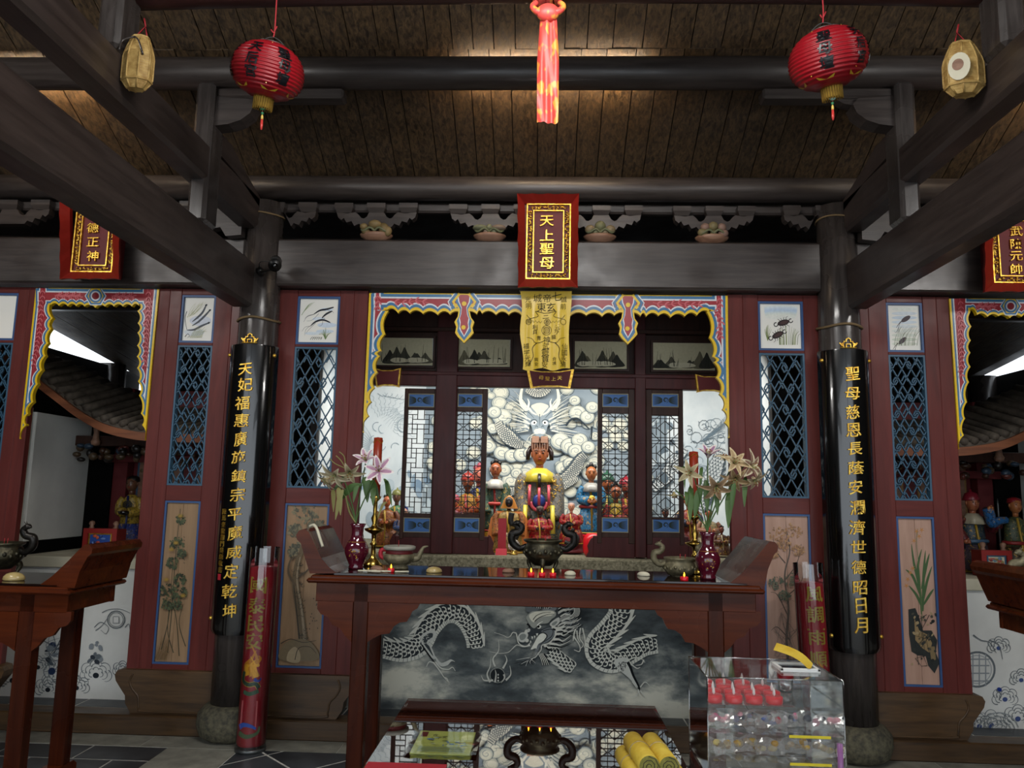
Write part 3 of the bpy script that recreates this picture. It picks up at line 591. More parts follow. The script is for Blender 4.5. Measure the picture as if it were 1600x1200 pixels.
def frame_thing(label, top, tc, left, lc, right, rc, Y=YA-.012, k=(4.5, 9, 11.5), to=(1.5, 6, 8.5), so=(4, 8, 10.5), pend=(), hexa=None, bul=5.5, gap=None, vs=1.0):
    t = thing('scalloped_frame', P(*tc[0], Y), label, 'frame', 'painted scalloped frames')
    T = arches(tc, bul, 0); Lp = [(lc[0][0], top(lc[0][0])+.2)]+arches(lc, bul, 1); Rp = [(rc[0][0], top(rc[0][0])+.2)]+arches(rc, -bul, 1)
    def board(pr, nm):
        mb = MB('gloss_paint').use(col='e0b91e'); f = [(P(*a, Y), P(*b, Y)) for a, b in pr]; d = V((0, .03, 0)); n = len(f)
        vs_ = [q for a, b in f for q in (a, b)]+[q+d for a, b in f for q in (a, b)]; N = 2*n
        fs = [(2*i, 2*i+1, 2*i+3, 2*i+2) for i in range(n-1)]+[(N+2*i, N+2*i+2, N+2*i+3, N+2*i+1) for i in range(n-1)]+[(2*i+1, N+2*i+1, N+2*i+3, 2*i+3) for i in range(n-1)]+[(2*i, 2*i+2, N+2*i+2, N+2*i) for i in range(n-1)]
        mb.add(vs_, fs); return mb.build(nm, t)
    board(band(top, T, 0, 0, 0), 'top_board'); board(band(left, Lp, 0, 0, 1, 1), 'side_board'); board(band(right, Rp, 0, 0, 1, -1), 'side_board')
    for i, pp in enumerate(pend):
        q = [P(a, b, Y) for a, b in arches(pp, 0, 0)]; MB('gloss_paint').use(col='e0b91e').prism([(v.x, v.z) for v in q], Y-.001, Y+.03).build('pendant', t)
    pt = Paint(onY(Y+.0003), 'gloss_paint', 8e-5)
    def st(pr, col): pt.put([q for a, b in pr for q in (a, b)], [(2*i, 2*i+1, 2*i+3, 2*i+2) for i in range(len(pr)-1)], col)
    for L, c in ((0, '3d6f96'), (1, 'd5d8da'), (2, '9b2f36')):
        st(band(left, Lp, so[L], k[L], 1, 1), c); st(band(right, Rp, so[L], k[L], 1, -1), c)
        x0 = left(tc[0][1])+so[L]; x1 = right(tc[-1][1])-so[L]
        ext = [(x0, tc[0][1])]+T+[(x1, tc[-1][1])]
        st([p for p in band(top, ext, to[L], k[L], 0)], c)
    def vine(path, rev=1):
        q = cat([(a, b, 0) for a, b in path], 10); pt.line([(v.x, v.y) for v in q], 1.1*vs, 'c2555c', n=1)
        for i in range(4, len(q)-2, 5):
            d = (q[i+1]-q[i-1]).normalized(); n = V((-d.y, d.x, 0))
            for s in (-1, 1): e = q[i]+d*7*vs+n*s*5*vs; pt.line([(q[i].x, q[i].y), ((q[i].x+e.x)/2+n.x*s, (q[i].y+e.y)/2+n.y*s), (e.x, e.y)], .5, 'c9646a', .3, mid=2.2*vs)
    for pp in pend:
        cx = sum(a for a, b in pp)/len(pp); cy = sum(b for a, b in pp)/len(pp); tp = min(b for a, b in pp)
        for f, g_, c in ((.76, .925, '3d6f96'), (.54, .855, 'd5d8da'), (.44, .825, '9b2f36')): pt.fill([(cx+(a-cx)*f, tp+2+(b-tp)*g_) for a, b in pp], c, 1)
        pt.ell(cx, tp+16, 3.6, 3.6, 'e0b91e'); pt.ell(cx-1, tp+53, 3.4, 3.4, 'e0b91e')
        for s in (-1, 1):
            for o, c in ((0, 'e0b91e'), (4.5, '3d6f96'), (8, 'd5d8da')): pt.line([(cx+s*(7+o), tp), (cx+s*(17+o), tp+13), (cx+s*(12+o), tp+22+o*.5)], 4.2 if o < 8 else 1.6, c, n=1)
    if hexa:
        hx_, hy = hexa
        for r, c in ((17, 'd5d8da'), (15.5, '3d6f96'), (12.5, 'e0b91e')): pt.fill([(hx_-r, hy), (hx_-r*.55, hy-11), (hx_+r*.55, hy-11), (hx_+r, hy), (hx_+r*.5, hy+r*.85), (hx_-r*.5, hy+r*.85)], c, 1)
        for r, c in ((10.4, '3d6f96'), (7.6, 'd5d8da'), (5.6, '8c2a30')): pt.ell(hx_, hy, r, r, c)
    # vines on the red
    ys = lambda x: top(x)+to[2]+5
    xs = [tc[0][0]+6+i*(tc[-1][0]-tc[0][0]-12)/24 for i in range(25)]
    seg = []; cur = []
    for x in xs:
        bad = any(min(a for a, b in pp)-16 < x < max(a for a, b in pp)+16 for pp in pend) or (hexa and abs(x-hexa[0]) < 20) or (gap and gap[0] < x < gap[1])
        if bad:
            if len(cur) > 2: seg.append(cur)
            cur = []
        else: cur.append((x, ys(x)+(2 if len(cur) % 2 else -1.5)*vs))
    if len(cur) > 2: seg.append(cur)
    for q in seg: vine(q)
    for path, out, sg in ((Lp, left, 1), (Rp, right, -1)):
        q = []; y_0 = path[0][1]; y_1 = y_0+(path[-1][1]-y_0)*.55; i = 0; y = y_0
        while y < y_1:
            xi = min(path, key=lambda p: abs(p[1]-y))[0]; a = out(y)+so[2]*sg; b = xi-k[2]*sg
            if (b-a)*sg > 3: q.append(((a+b)/2+(1 if i % 2 else -1)*1.2*vs, y))
            y += 14; i += 1
        if len(q) > 2: vine(q)
    pt.build('painted_border', t, fix=False); return t
ln = lambda a, b: (lambda v: a[1]+(b[1]-a[1])*(v-a[0])/(b[0]-a[0]))
lnx = lambda a, b: (lambda v: a[0]+(b[0]-a[0])*(v-a[1])/(b[1]-a[1]))
frame_thing('painted scalloped frame with two red pendants around the central shrine opening', ln((577, 457.5), (1137, 462)),
    [(604, 485), (622, 489.5), (640, 489.5), (661, 490.5), (684, 492), (703, 491), (724, 492), (745, 491), (753, 490), (775, 492), (795, 492), (815, 492.5), (835, 493), (855, 493), (872, 493), (891, 493.5), (916, 493), (941, 494.5), (960, 493), (981, 494), (1001, 494), (1009.5, 494.5), (1029, 493.5), (1048, 496), (1070, 494.5), (1089, 493), (1108, 488)],
    lnx((577, 457.5), (566, 690)), [(604, 484), (607, 486), (602, 522), (596, 548), (594, 556), (590, 582), (585, 606), (580, 628), (576, 650), (568, 676)],
    lnx((1137, 462), (1140, 690)), [(1108, 484), (1104, 487), (1108, 527.5), (1112.5, 557), (1115, 566), (1119, 590), (1124, 616), (1129, 640), (1132, 660), (1138, 684)],
    pend=([(705, 458.5), (745, 458.8), (742, 472), (733, 483), (736, 496), (741, 503), (738, 512), (740, 520), (735, 526), (725, 536), (715, 526), (711, 520), (713, 511), (710, 503), (715, 495), (717, 483), (708, 471)],
          [(961, 460.5), (1001, 461), (998, 474), (990, 485), (992, 498), (997, 505), (994, 514), (996, 522), (991, 528), (981, 538), (971, 528), (967, 522), (969, 513), (966, 505), (971, 497), (973, 485), (964, 473)]), gap=(800, 905))
frame_thing('painted scalloped frame around the bay with the yellow-robed statue', ln((56, 449.5), (248.5, 452)),
    [(79, 477), (92, 478), (106, 478.5), (119, 478.5), (132, 479), (149, 481), (164, 479), (178, 479), (192, 479), (206, 479), (217, 478)],
    lnx((56, 449.5), (30, 690)), [(79, 474), (82.5, 497), (80, 514), (75.5, 536), (71, 556), (66, 578), (59, 600), (52, 628), (44, 646), (41, 664), (32, 686)],
    lnx((248.5, 452), (226, 690)), [(217, 474), (214.5, 486), (215, 505), (214.5, 520), (214, 540), (213.5, 557), (214, 575), (215.5, 596), (217, 618), (220, 646), (222, 664), (226.5, 688)],
    k=(3.3, 6.2, 7.8), to=(1, 5, 7), so=(3, 5.5, 7.5), hexa=(149.5, 462.5), bul=4, vs=.75)
frame_thing('painted scalloped frame around the bay with the two warrior statues', ln((1483, 466), (1662, 468)),
    [(1517, 484), (1527, 492), (1543, 495), (1560, 494), (1578, 497), (1596, 495), (1612, 494), (1628, 494), (1640, 486)],
    lnx((1483, 466), (1499, 704)), [(1516, 488), (1518, 510), (1517, 532), (1516.5, 551), (1516.5, 573), (1514, 597), (1511, 628), (1508, 654), (1506, 680), (1499, 702)],
    lnx((1662, 468), (1694, 706)), [(1640, 488), (1642, 510), (1645, 532), (1648, 551), (1652, 573), (1657, 597), (1664, 628), (1672, 654), (1680, 680), (1692, 704)],
    k=(3.3, 6.2, 7.8), to=(1, 5, 7), so=(3, 5.5, 7.5), hexa=(1579, 478.5), bul=4, vs=.75)
# ================================================================== COUPLET BOARDS
def couplet(x, text, pys, ptop, pbot, px, label, sign=None):
    Yc = 4.85; rad = .163; t = thing('couplet_board', (x, Yc-rad, 1.5), label, 'couplet board', 'gilded couplet boards')
    zt = P(px, ptop, 4.69).z; zb = P(px, pbot, 4.69).z
    mb = MB('black_lacquer').use(sm=True); n = 22
    A = [radians_(a) for a in [-76+152*i/n for i in range(n+1)]]
    def rg(z, r, sh=0): return [V((x+r*sin(a)*(1-sh), Yc-r*cos(a), z)) for a in A]
    prof = [(zb, .10), (zb+.012, .03), (zb+.03, 0), (zt-.01, 0), (zt, .02)]
    outer = [rg(z, rad, sh) for z, sh in prof]; inner = [rg(z, rad-.02, sh) for z, sh in prof]
    mb.sheet(outer); mb.sheet(inner); mb.use(sm=False)
    for g in (0, -1): mb.add([p for a, b in zip(outer[g], inner[g]) for p in (a, b)], [(2*i, 2*i+1, 2*i+3, 2*i+2) for i in range(n)])
    for g in (0, -1): mb.add([r[g] for r in outer]+[r[g] for r in inner], [(i, i+1, 6+i-1+1, 5+i) for i in range(4)])
    mb.build('board', t, fix=False)
    for ch, py in zip(text, pys):
        z = P(px, py, 4.69).z; char_obj(ch, 'gold', t, (x+random.uniform(-.006, .006), Yc-rad+.0005, z), .086*random.uniform(.92, 1.08), .082*random.uniform(.92, 1.08), .016, .006, random.uniform(-.07, .05), random.uniform(.06, .16))
    for a in (-62, 62):
        for z in (zt-.06, zb+.085):
            aa = radians_(a); MB('gold').use(sm=True).ball((x+rad*sin(aa), Yc-rad*cos(aa), z), .013, .013, .013, 10, 6).build('stud', t)
    # gold fret on top
    o = MB('gold'); k = .0042
    for pl in ([(-7, 0), (-7, 4), (-10, 4), (-12, 7)], [(7, 0), (7, 4), (10, 4), (12, 7)], [(-6, 7), (-6, 9), (-3, 9), (-3, 12), (0, 14), (3, 12), (3, 9), (6, 9), (6, 7)], [(-3, 0), (-3, 5), (3, 5), (3, 0)], [(-11, 0), (11, 0)], [(-9, 2), (-9, 6), (-6, 6)], [(9, 2), (9, 6), (6, 6)]):
        o.tube([(x+a*k*1.05, 4.85-.134, zt+.012+b*k) for a, b in pl], .0045, 6)
    o.build('fret_ornament', t)
    if sign:
        for i, ch in enumerate(sign):
            aa = radians_(-30); z = P(px, 800+i*10.2, 4.69).z
            vs_, fs = glyph(ch, .0, .5); mb = MB('gold'); ct, st = cos(aa), sin(aa)
            mb.add([(x+rad*sin(aa)+v.x*.034*ct+v.z*.006*st, Yc-rad*ct-v.z*.006*ct+v.x*.034*st, z+v.y*.034) for v in vs_], fs); mb.build('small_character', t, fix=False)
        aa = radians_(-30); z = P(px, 903, 4.69).z; MB('tube_red').use(sm=False).add([(x+rad*sin(aa)+a*cos(aa)-.003*sin(-aa), Yc-rad*cos(aa)+a*sin(aa)-.003, z+b) for a, b in ((-.014, -.018), (.014, -.018), (.014, .018), (-.014, .018))], [(0, 1, 2, 3)]).build('red_seal', t, fix=False)
    return t
radians_ = math.radians
couplet(-1.853, '天妃福惠廣施鎮宗平魔威定乾坤', [577, 601, 630, 657, 686, 714, 744, 773, 804, 833, 863, 893, 924, 955], 537, 994, 385, 'tall curved black board with fourteen gold characters, small signature column and red seal', '陳馬奎龍謝門吳綉敬書')
couplet(1.867, '聖母慈恩長蔭安瀾濟世德昭日月', [584, 615, 644, 672, 701, 731, 761, 793, 824, 854, 886, 918, 946, 977], 545, 1022, 1340, 'tall curved black board with fourteen gold characters and no red seal')
# ================================================================== PLAQUES
def plaque(cpx, outer, inner, text, tys, label, Y=4.64, cw=.095):
    (l, t_, r, b) = outer; A = [P(l, t_, Y), P(r, t_, Y), P(r-2, b, Y), P(l+1, b, Y)]; (l2, t2, r2, b2) = inner; Yi = Y+.055; B = [P(l2, t2, Yi), P(r2, t2, Yi), P(r2-1, b2, Yi), P(l2+1, b2, Yi)]
    t = thing('plaque', (A[0]+A[1]+A[2]+A[3])/4, label, 'plaque', 'red and gold plaques')
    for i in range(4):      # four flared rails with a wavy outer rim
        a, b_, c, d = A[i], A[(i+1) % 4], B[(i+1) % 4], B[i]; n = 12; rows = []
        cen = (A[0]+A[2])/2
        for k in range(n+1):
            u = k/n; o = a+(b_-a)*u; wv = .006*abs(sin(u*pi*4))*(1 if 0 < k < n else 0); dirn = (o-cen).normalized(); o = o+V((dirn.x, 0, dirn.z))*(-wv); q = d+(c-d)*u
            rows.append([o, q, q+V((0, .03, 0)), o+V((0, .022, 0))])
        mb = MB('plaque_red'); mb.loft(rows, True); mb.build('frame_rail', t)
    z0 = min(B[2].z, B[3].z); z1 = max(B[0].z, B[1].z); x0 = B[3].x; x1 = B[2].x
    MB('plaque_field').box(x0-.01, x1+.01, Yi+.012, 4.80, z0-.01, z1+.01).build('field', t)
    g = MB('gold'); bw = .042
    ring(g, x0, x1, z0, z1, .008, Yi-.004, Yi+.02); ring(g, x0+bw, x1-bw, z0+bw, z1-bw, .007, Yi-.002, Yi+.02); g.sm = True
    def blobs(xa, za, xb, zb, n):
        for k in range(n):
            u = (k+.5)/n; cx, cz = xa+(xb-xa)*u, za+(zb-za)*u
            for j in range(2): g.ball((cx+random.uniform(-.011, .011), Yi+.006, cz+random.uniform(-.011, .011)), random.uniform(.005, .009), .007, random.uniform(.005, .009), 7, 4)
            g.tube([(cx-.012, Yi+.005, cz+random.uniform(-.012, .012)), (cx, Yi+.001, cz+random.uniform(-.01, .01)), (cx+.012, Yi+.005, cz+random.uniform(-.012, .012))], .003, 5)
    h = bw/2+.003
    blobs(x0+h, z0+h, x1-h, z0+h, 9); blobs(x0+h, z1-h, x1-h, z1-h, 9); blobs(x0+h, z0+.05, x0+h, z1-.05, 17); blobs(x1-h, z0+.05, x1-h, z1-.05, 17)
    g.build('carved_border', t)
    for ch, py in zip(text, tys): z = P(cpx, py, Yi).z; char_obj(ch, 'gold', t, (P(cpx, py, Yi).x, Yi+.008, z), cw, cw*.86, .02, .005, 0, .03)
    return t
plaque(854.5, (808, 302, 905, 449), (820, 318.5, 892, 436), '天上聖母', [345, 367.5, 388.5, 411], 'red plaque with four large gold characters at the centre of the lintel', cw=.088)
plaque(145, (92, 300, 188, 436), (109, 316, 176, 425), '福德正神', [333, 356, 378, 400], 'red plaque whose upper corner is hidden by the tie beam, lowest character meaning spirit', cw=.078)
plaque(1588, (1538, 318, 1646, 456), (1552, 334, 1634, 442), '武陳元帥', [361, 381, 400, 420], 'red plaque over the bay with the two warrior statues, reading marshal at the bottom', cw=.074)
# ================================================================== BRACKET SETS AND CARVED FRUIT BLOCKS
def bracket_set(cx, cy, label, Y=4.86, half=0):
    t = thing('bracket_set', P(cx, cy, Y), label, 'bracket', 'carved bracket sets')
    arm = [(-62, -13), (-45, -11), (-33, -13), (-28, -9), (-24, -4), (-20, -3), (-15, -6), (-12, -12), (12, -12), (15, -6), (20, -3), (24, -4), (28, -9), (33, -13), (45, -11), (62, -13), (60, -5), (55, -1), (51, -4), (47, 3), (39, 1), (35, 8), (27, 5), (23, 10), (-23, 10), (-27, 5), (-35, 8), (-39, 1), (-47, 3), (-51, -4), (-55, -1), (-60, -5)]
    if half: arm = [(a, b) for a, b in arm if a*half >= 0]
    pl = [P(cx+a, cy+b, Y) for a, b in arm]; MB('beam_wood_x').prism([(v.x, v.z) for v in pl], Y-.03, Y+.03).build('carved_arm', t)
    for bx in (-50, 0, 50):
        if half and bx*half < 0: continue
        a = P(cx+bx-14, cy-25, Y); b = P(cx+bx+14, cy-12, Y); zm = (a.z+b.z)/2
        mb = MB('beam_wood_x'); y0, y1 = Y-.05, Y+.01
        mb.loft([[V((a.x+.014, y0+.02, b.z)), V((b.x-.014, y0+.02, b.z)), V((b.x-.014, y1, b.z)), V((a.x+.014, y1, b.z))], [V((a.x, y0, zm)), V((b.x, y0, zm)), V((b.x, y1, zm)), V((a.x, y1, zm))], [V((a.x, y0, a.z+.004)), V((b.x, y0, a.z+.004)), V((b.x, y1, a.z+.004)), V((a.x, y1, a.z+.004))]])
        mb.build('block', t)
def fruit_block(cx, cy, kind, label):
    Y = 4.84; c = P(cx, cy, Y); t = thing('fruit_carving', c, label, 'carving', 'carved fruit blocks')
    z0 = 3.108
    MB('carved_wood').use(sm=True).lathe([(.055, 0), (.075, .012), (.1, .03), (.108, .045), (.1, .05), (.04, .05)], (c.x, Y, z0), 20, 1, .7).build('base', t)
    fr = {'mango': [(-.075, .09, .028, .022), (-.06, .055, .03, .022), (0, .10, .045, .03), (.055, .075, .035, .04), (.08, .06, .03, .035)], 'leaf': [(-.06, .085, .05, .02), (.06, .085, .05, .02), (0, .09, .02, .02), (-.02, .06, .02, .016), (.03, .06, .02, .016)], 'peach': [(-.065, .08, .034, .03), (0, .10, .036, .034), (.065, .08, .034, .03), (-.03, .06, .022, .02), (.03, .06, .022, .02)], 'litchi': [(-.05, .10, .03, .027), (0, .105, .032, .03), (.055, .10, .03, .027), (-.065, .065, .034, .027), (.065, .06, .034, .027), (0, .06, .02, .02)]}[kind]
    cc = {'mango': ['a58a58', '8f7748'], 'leaf': ['9a9a74', 'b59a80'], 'peach': ['a5906a', '8c8a60'], 'litchi': ['b08a78', '9a8a5c']}[kind]
    for i, (a, b, r, q) in enumerate(fr): MB('paint').use(0, dim(cc[i % 2], .72), True).ball((c.x+a, Y-.05+abs(a)*.15, z0+b), r, r*.9, q, 12, 8).build('fruit', t)
    mb = MB('paint').use(0, '5f6144', True)
    for s in (-1, 1):
        mb.tube(cat([(c.x, Y-.06, z0+.055), (c.x+s*.03, Y-.07, z0+.075), (c.x+s*.07, Y-.06, z0+.055), (c.x+s*.09, Y-.04, z0+.07)], 4), .008, 6)
    mb.build('stem', t)
for cx, cy, k, lb in ((588, 362, 'mango', 'long tan fruit'), (765, 364, 'leaf', 'two pale leaves'), (937, 366, 'peach', 'three peaches beside the central plaque'), (1112, 367, 'litchi', 'pinkish round fruit')):
    fruit_block(cx, cy+6, k, 'carved block with '+lb+' on the lintel'); bracket_set(cx+2, cy-15, 'carved bracket set above the carved block with '+lb)
bracket_set(434, 346, 'half bracket set against the column with the signed couplet board', half=1); bracket_set(1284, 351, 'half bracket set against the column with the unsigned couplet board', half=-1)
bracket_set(20, 342, 'carved bracket set over the bay of the yellow-robed statue'); bracket_set(250, 344, 'carved bracket set between column and plaque over the bay of the yellow-robed statue')
bracket_set(1500, 352, 'carved bracket set over the bay of the two warrior statues')
# ================================================================== YELLOW BANNER
def banner():
    Y = 4.765; wv = lambda a, b: .012*sin((a-815)*.16+.01*b)*min(1, max(0, (b-458)/60))+.006*sin(a*.31+1)*min(1, max(0, (b-458)/60))
    f = lambda a, b, d=0: P(a, b, Y)-V((0, d+wv(a, b), 0))
    t = thing('banner', P(852, 455, Y), 'yellow satin banner with black talisman writing below the central plaque', 'banner')
    g = []
    for i in range(31):
        u = i/30; y = 455+122*u; xl = 813+3*u+2*sin(u*9); xr = 892-3*u+1.5*sin(u*7+1); g.append([f(xl+(xr-xl)*j/24, y+(2.5*sin(j*.5) if i == 30 else 0)) for j in range(25)])
    MB('satin').use(0, 'd6b438', True).sheet(g).build('cloth', t, fix=False)
    pt = Paint(lambda a, b, d: f(a, b, d+.0012), 'cloth'); k = '2a2410'
    for ch, x, y, s in (('七', 870, 463, 15), ('帝', 855, 466, 13), ('城', 840, 466, 13), ('玄', 861, 480, 14), ('東', 846, 480, 14), ('光', 825, 468, 9), ('明', 826, 478, 9), ('誠', 881, 468, 9), ('前', 880, 479, 9), ('三', 853, 493, 10), ('國', 826, 502, 7), ('泰', 855, 503, 7), ('利', 836, 512, 8), ('貞', 836, 519, 8), ('元', 871, 512, 8), ('亨', 870, 519, 8), ('神', 854, 531, 11), ('武', 853, 541, 10), ('靈', 852, 550, 12), ('寶', 852, 560, 12), ('安', 851, 570, 9), ('福', 822, 541, 9), ('宇', 823, 551, 9), ('光', 824, 560, 9), ('輝', 825, 569, 9), ('仙', 882, 541, 9), ('國', 882, 551, 9), ('永', 881, 560, 9), ('清', 880, 569, 9), ('興', 838, 562, 6), ('安', 838, 569, 6), ('合', 866, 561, 6), ('境', 866, 568, 6), ('青', 842, 528, 7), ('龍', 865, 527, 7)): text2d(pt, ch, x, y, s, s, k, .0, .08)
    for s in (-1, 1):
        pt.line([(853+s*4, 489), (853+s*16, 487), (853+s*12, 494), (853+s*24, 498), (853+s*30, 492)], 1, k, .6)
        pt.line([(853+s*4, 533), (853+s*16, 536), (853+s*22, 530), (853+s*30, 527)], .9, k, .5)
        pt.line([(853+s*14, 536), (853+s*21, 545), (853+s*20, 558), (853+s*27, 572)], 1.1, k, .8)
        pt.arc(853+s*27, 503, 4.4, 0, 6.28, .7, k, 14)
        pt.line([(853+s*(6+i*2.5), 503+(1.5 if i % 2 else -1.5)) for i in range(7)], .6, k, n=1)
    pt.arc(854, 516, 7.5, 0, 6.28, .7, k, 18); pt.arc(854, 516, 5, 0, 6.28, .5, k, 16); pt.arc(855, 503, 4.6, 0, 6.28, .7, k, 14)
    for j in range(5): pt.line([(849+j*2.3, 511), (851+j*1.8, 516), (849+j*2.3, 521)], .6, k)
    pt.build('talisman_writing', t, fix=False)
    MB('beam_wood_x').use(sm=True).tube([P(811, 455, Y+.01), P(894, 455.6, Y+.01)], .008, 8).build('hanging_rod', t)
banner()
# ================================================================== INNER SHRINE: platform, frame, doors, murals
YP = 5.55; YB = 5.66
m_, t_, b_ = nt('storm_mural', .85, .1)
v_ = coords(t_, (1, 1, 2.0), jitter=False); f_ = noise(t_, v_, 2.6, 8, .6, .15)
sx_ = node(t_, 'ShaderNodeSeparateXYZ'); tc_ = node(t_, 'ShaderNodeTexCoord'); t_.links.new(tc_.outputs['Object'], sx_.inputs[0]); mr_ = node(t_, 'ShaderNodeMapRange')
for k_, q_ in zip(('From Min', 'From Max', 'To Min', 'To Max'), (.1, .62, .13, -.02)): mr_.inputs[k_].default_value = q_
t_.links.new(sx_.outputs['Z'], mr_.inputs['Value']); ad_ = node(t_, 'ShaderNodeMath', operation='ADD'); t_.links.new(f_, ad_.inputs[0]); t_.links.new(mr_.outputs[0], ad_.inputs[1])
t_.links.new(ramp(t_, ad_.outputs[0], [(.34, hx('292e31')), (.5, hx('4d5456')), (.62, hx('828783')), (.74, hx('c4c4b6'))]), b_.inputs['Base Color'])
m_, t_, b_ = nt('cloud_mural', .85, .1)
v_ = coords(t_, (1, 1, 1), jitter=False); f_ = noise(t_, v_, 2.4, 4); t_.links.new(ramp(t_, f_, [(.3, hx('77848f')), (.7, hx('97a3aa'))]), b_.inputs['Base Color'])
m_, t_, b_ = nt('pale_mural', .85, .1)
v_ = coords(t_, (1, 1, .6), jitter=False); f_ = noise(t_, v_, 1.6, 6, .6, .5); t_.links.new(ramp(t_, f_, [(.32, hx('b6c2c9')), (.6, hx('dde2e3'))]), b_.inputs['Base Color'])
plat = thing('altar_platform', (0, YP, 0), 'painted altar platform with dragon front and rough stone ledge under the goddess shrine', 'platform')
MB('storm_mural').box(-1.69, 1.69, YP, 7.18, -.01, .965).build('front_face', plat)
ledge = MB('ledge_stone').cbox(-1.69, 1.69, YP-.03, 7.18, .965, 1.05, .012).build('stone_ledge', plat)
def D(X0, Y0, k): return lambda x, y: (X0+k*x, Y0+k*y)
def body(pt, path, wd, C, base='2c3236', lightc='c3c6bd', belly=1, fin=-1, step=17, rows=4, dark='1b2024', sc=1.0):
    q = cat([(a, b, 0) for a, b in path], 10); N = len(q); Ls = [0]
    for i in range(1, N): Ls.append(Ls[-1]+(q[i]-q[i-1]).length)
    L = Ls[-1]
    def at(s):
        s = max(0, min(L, s)); i = next((k for k in range(1, N) if Ls[k] >= s), N-1); u = (s-Ls[i-1])/max(1e-6, Ls[i]-Ls[i-1]); p = q[i-1].lerp(q[i], u); t = (q[min(N-1, i+1)]-q[max(0, i-2)]).normalized(); return p, t, V((-t.y, t.x, 0))
    W = (lambda s: wd(s/L)) if callable(wd) else (lambda s: wd)
    n = 40; ss = [L*i/n for i in range(n+1)]
    def rib(a, b, col):
        vs = []
        for s in ss: p, t, nn = at(s); w_ = W(s)/2; vs += [C(*(p+nn*w_*a).xy), C(*(p+nn*w_*b).xy)]
        pt.put(vs, [(2*i, 2*i+1, 2*i+3, 2*i+2) for i in range(n)], col)
    rib(1.06, -1.06, lightc); rib(.97, -.97, base)
    k = 0; s = step*.3
    while s < L:
        for j in range(rows):
            o = ((j+.5+(.5 if k % 2 else 0))/rows*2-1)*.86
            if o > .95 or (belly and o*belly > .62): continue
            p, t, nn = at(s); c = p+nn*o*W(s)/2; r = W(s)/rows*.56
            a0 = math.atan2(t.y, t.x)
            pts = [c+V((cos(a0+a), sin(a0+a), 0))*r for a in [-1.7+3.4*i/6 for i in range(7)]]
            pt.line([C(*v.xy) for v in pts], 1.7*sc, lightc, n=1)
        s += step; k += 1
    if belly:
        rib(belly*1.08, belly*.70, lightc)
        s = 0
        while s < L: p, t, nn = at(s); w_ = W(s)/2; pt.line([C(*(p+nn*w_*belly*1.08).xy), C(*(p+nn*w_*belly*.7+t*4).xy)], .9*sc, '6f7674', n=1); s += step*.8
    if fin:
        s = step
        while s < L-step*2:
            p, t, nn = at(s); p2, t2, n2 = at(s+step*2.4); w_ = W(s)/2*fin
            pt.fill([C(*(p+nn*w_).xy), C(*(p+nn*w_*1.12+t*step*.6).xy), C(*(p+nn*w_*1.5-t*step*.5).xy), C(*(p2+n2*w_*1.18).xy), C(*(p2+n2*w_).xy)], lightc, 3); s += step*2.2
def claw(pt, C, pts, w0, w1, toes, light='c3c6bd', dark='22272a'):
    pt.line([C(*a) for a in pts], w0+2, light, w1+1.6); pt.line([C(*a) for a in pts], w0, dark, w1*.6)
    for tq in toes: pt.line([C(*a) for a in tq], 2.8, light, .5)
pt = Paint(onY(YP-.0004), 'mural'); C = D(590, 930, .30625); g = 'c3c6bd'
# pale clouds
body(pt, [(-30, 262), (40, 275), (130, 288), (215, 255), (265, 165), (330, 100), (400, 92), (455, 135), (490, 210), (500, 262)], lambda u: 82+22*sin(pi*min(1, u*1.1)), C, belly=1, fin=-1, step=20, rows=4)
E = D(590, 930, .14184); g2 = 'b7bbb5'
pt.fill([E(*p) for p in [(480, 450), (540, 400), (620, 380), (650, 430), (630, 490), (570, 510), (600, 580), (640, 690), (600, 690), (540, 600), (490, 540)]], g2); pt.fill([E(*p) for p in [(500, 470), (560, 420), (610, 420), (600, 470), (550, 500), (580, 580), (615, 670), (560, 600), (510, 530)]], '3a4144')
for i in range(12): pt.arc(*E(520+random.uniform(0, 80), 420+random.uniform(0, 120)), random.uniform(1.5, 3), random.uniform(0, 3), random.uniform(4, 6), .9, g2, 6)
pt.line([E(490, 545), E(540, 620), E(600, 700), E(640, 760)], 2.6, '14181b', 1.4)
pt.fill([E(*p) for p in [(640, 670), (700, 740), (770, 720), (810, 705), (855, 730), (815, 725), (770, 770), (700, 780), (650, 720)]], g2)
for tq in ([(640, 730), (700, 800), (780, 815), (825, 790), (858, 832)], [(615, 735), (680, 820), (730, 895), (775, 945)], [(620, 742), (570, 732), (540, 785)], [(740, 905), (765, 915), (782, 955)]): pt.line([E(*a) for a in tq], 2.4, g, .8)
body(pt, [(1238, 25), (1232, 100), (1175, 175), (1115, 240), (1120, 310), (1200, 345), (1290, 300), (1360, 262), (1425, 250)], lambda u: 112-28*u, C, belly=1, fin=-1, step=21, rows=4)
E = D(900, 930, .17857)
pt.fill([E(*p) for p in [(340, 560), (440, 540), (470, 600), (500, 690), (550, 780), (530, 800), (470, 730), (390, 660), (345, 620)]], g2); pt.line([E(450, 580), E(475, 630), E(500, 700), E(545, 790), E(550, 830)], 4.6, '14181b', 2.4)
for i in range(14): pt.arc(*E(350+random.uniform(0, 90), 560+random.uniform(0, 90)), random.uniform(1.2, 2.6), random.uniform(0, 3), random.uniform(4, 6), 1, '23282b', 6)
for tq in ([(545, 820), (530, 870), (480, 890)], [(545, 830), (560, 890)], [(560, 830), (605, 892)], [(560, 800), (600, 755), (640, 785)], [(440, 570), (520, 540), (580, 560), (600, 585)], [(480, 600), (530, 635), (560, 625)], [(590, 560), (570, 600), (520, 610)], [(490, 750), (530, 810)]): pt.line([E(*a) for a in tq], 2.2, g, .7)
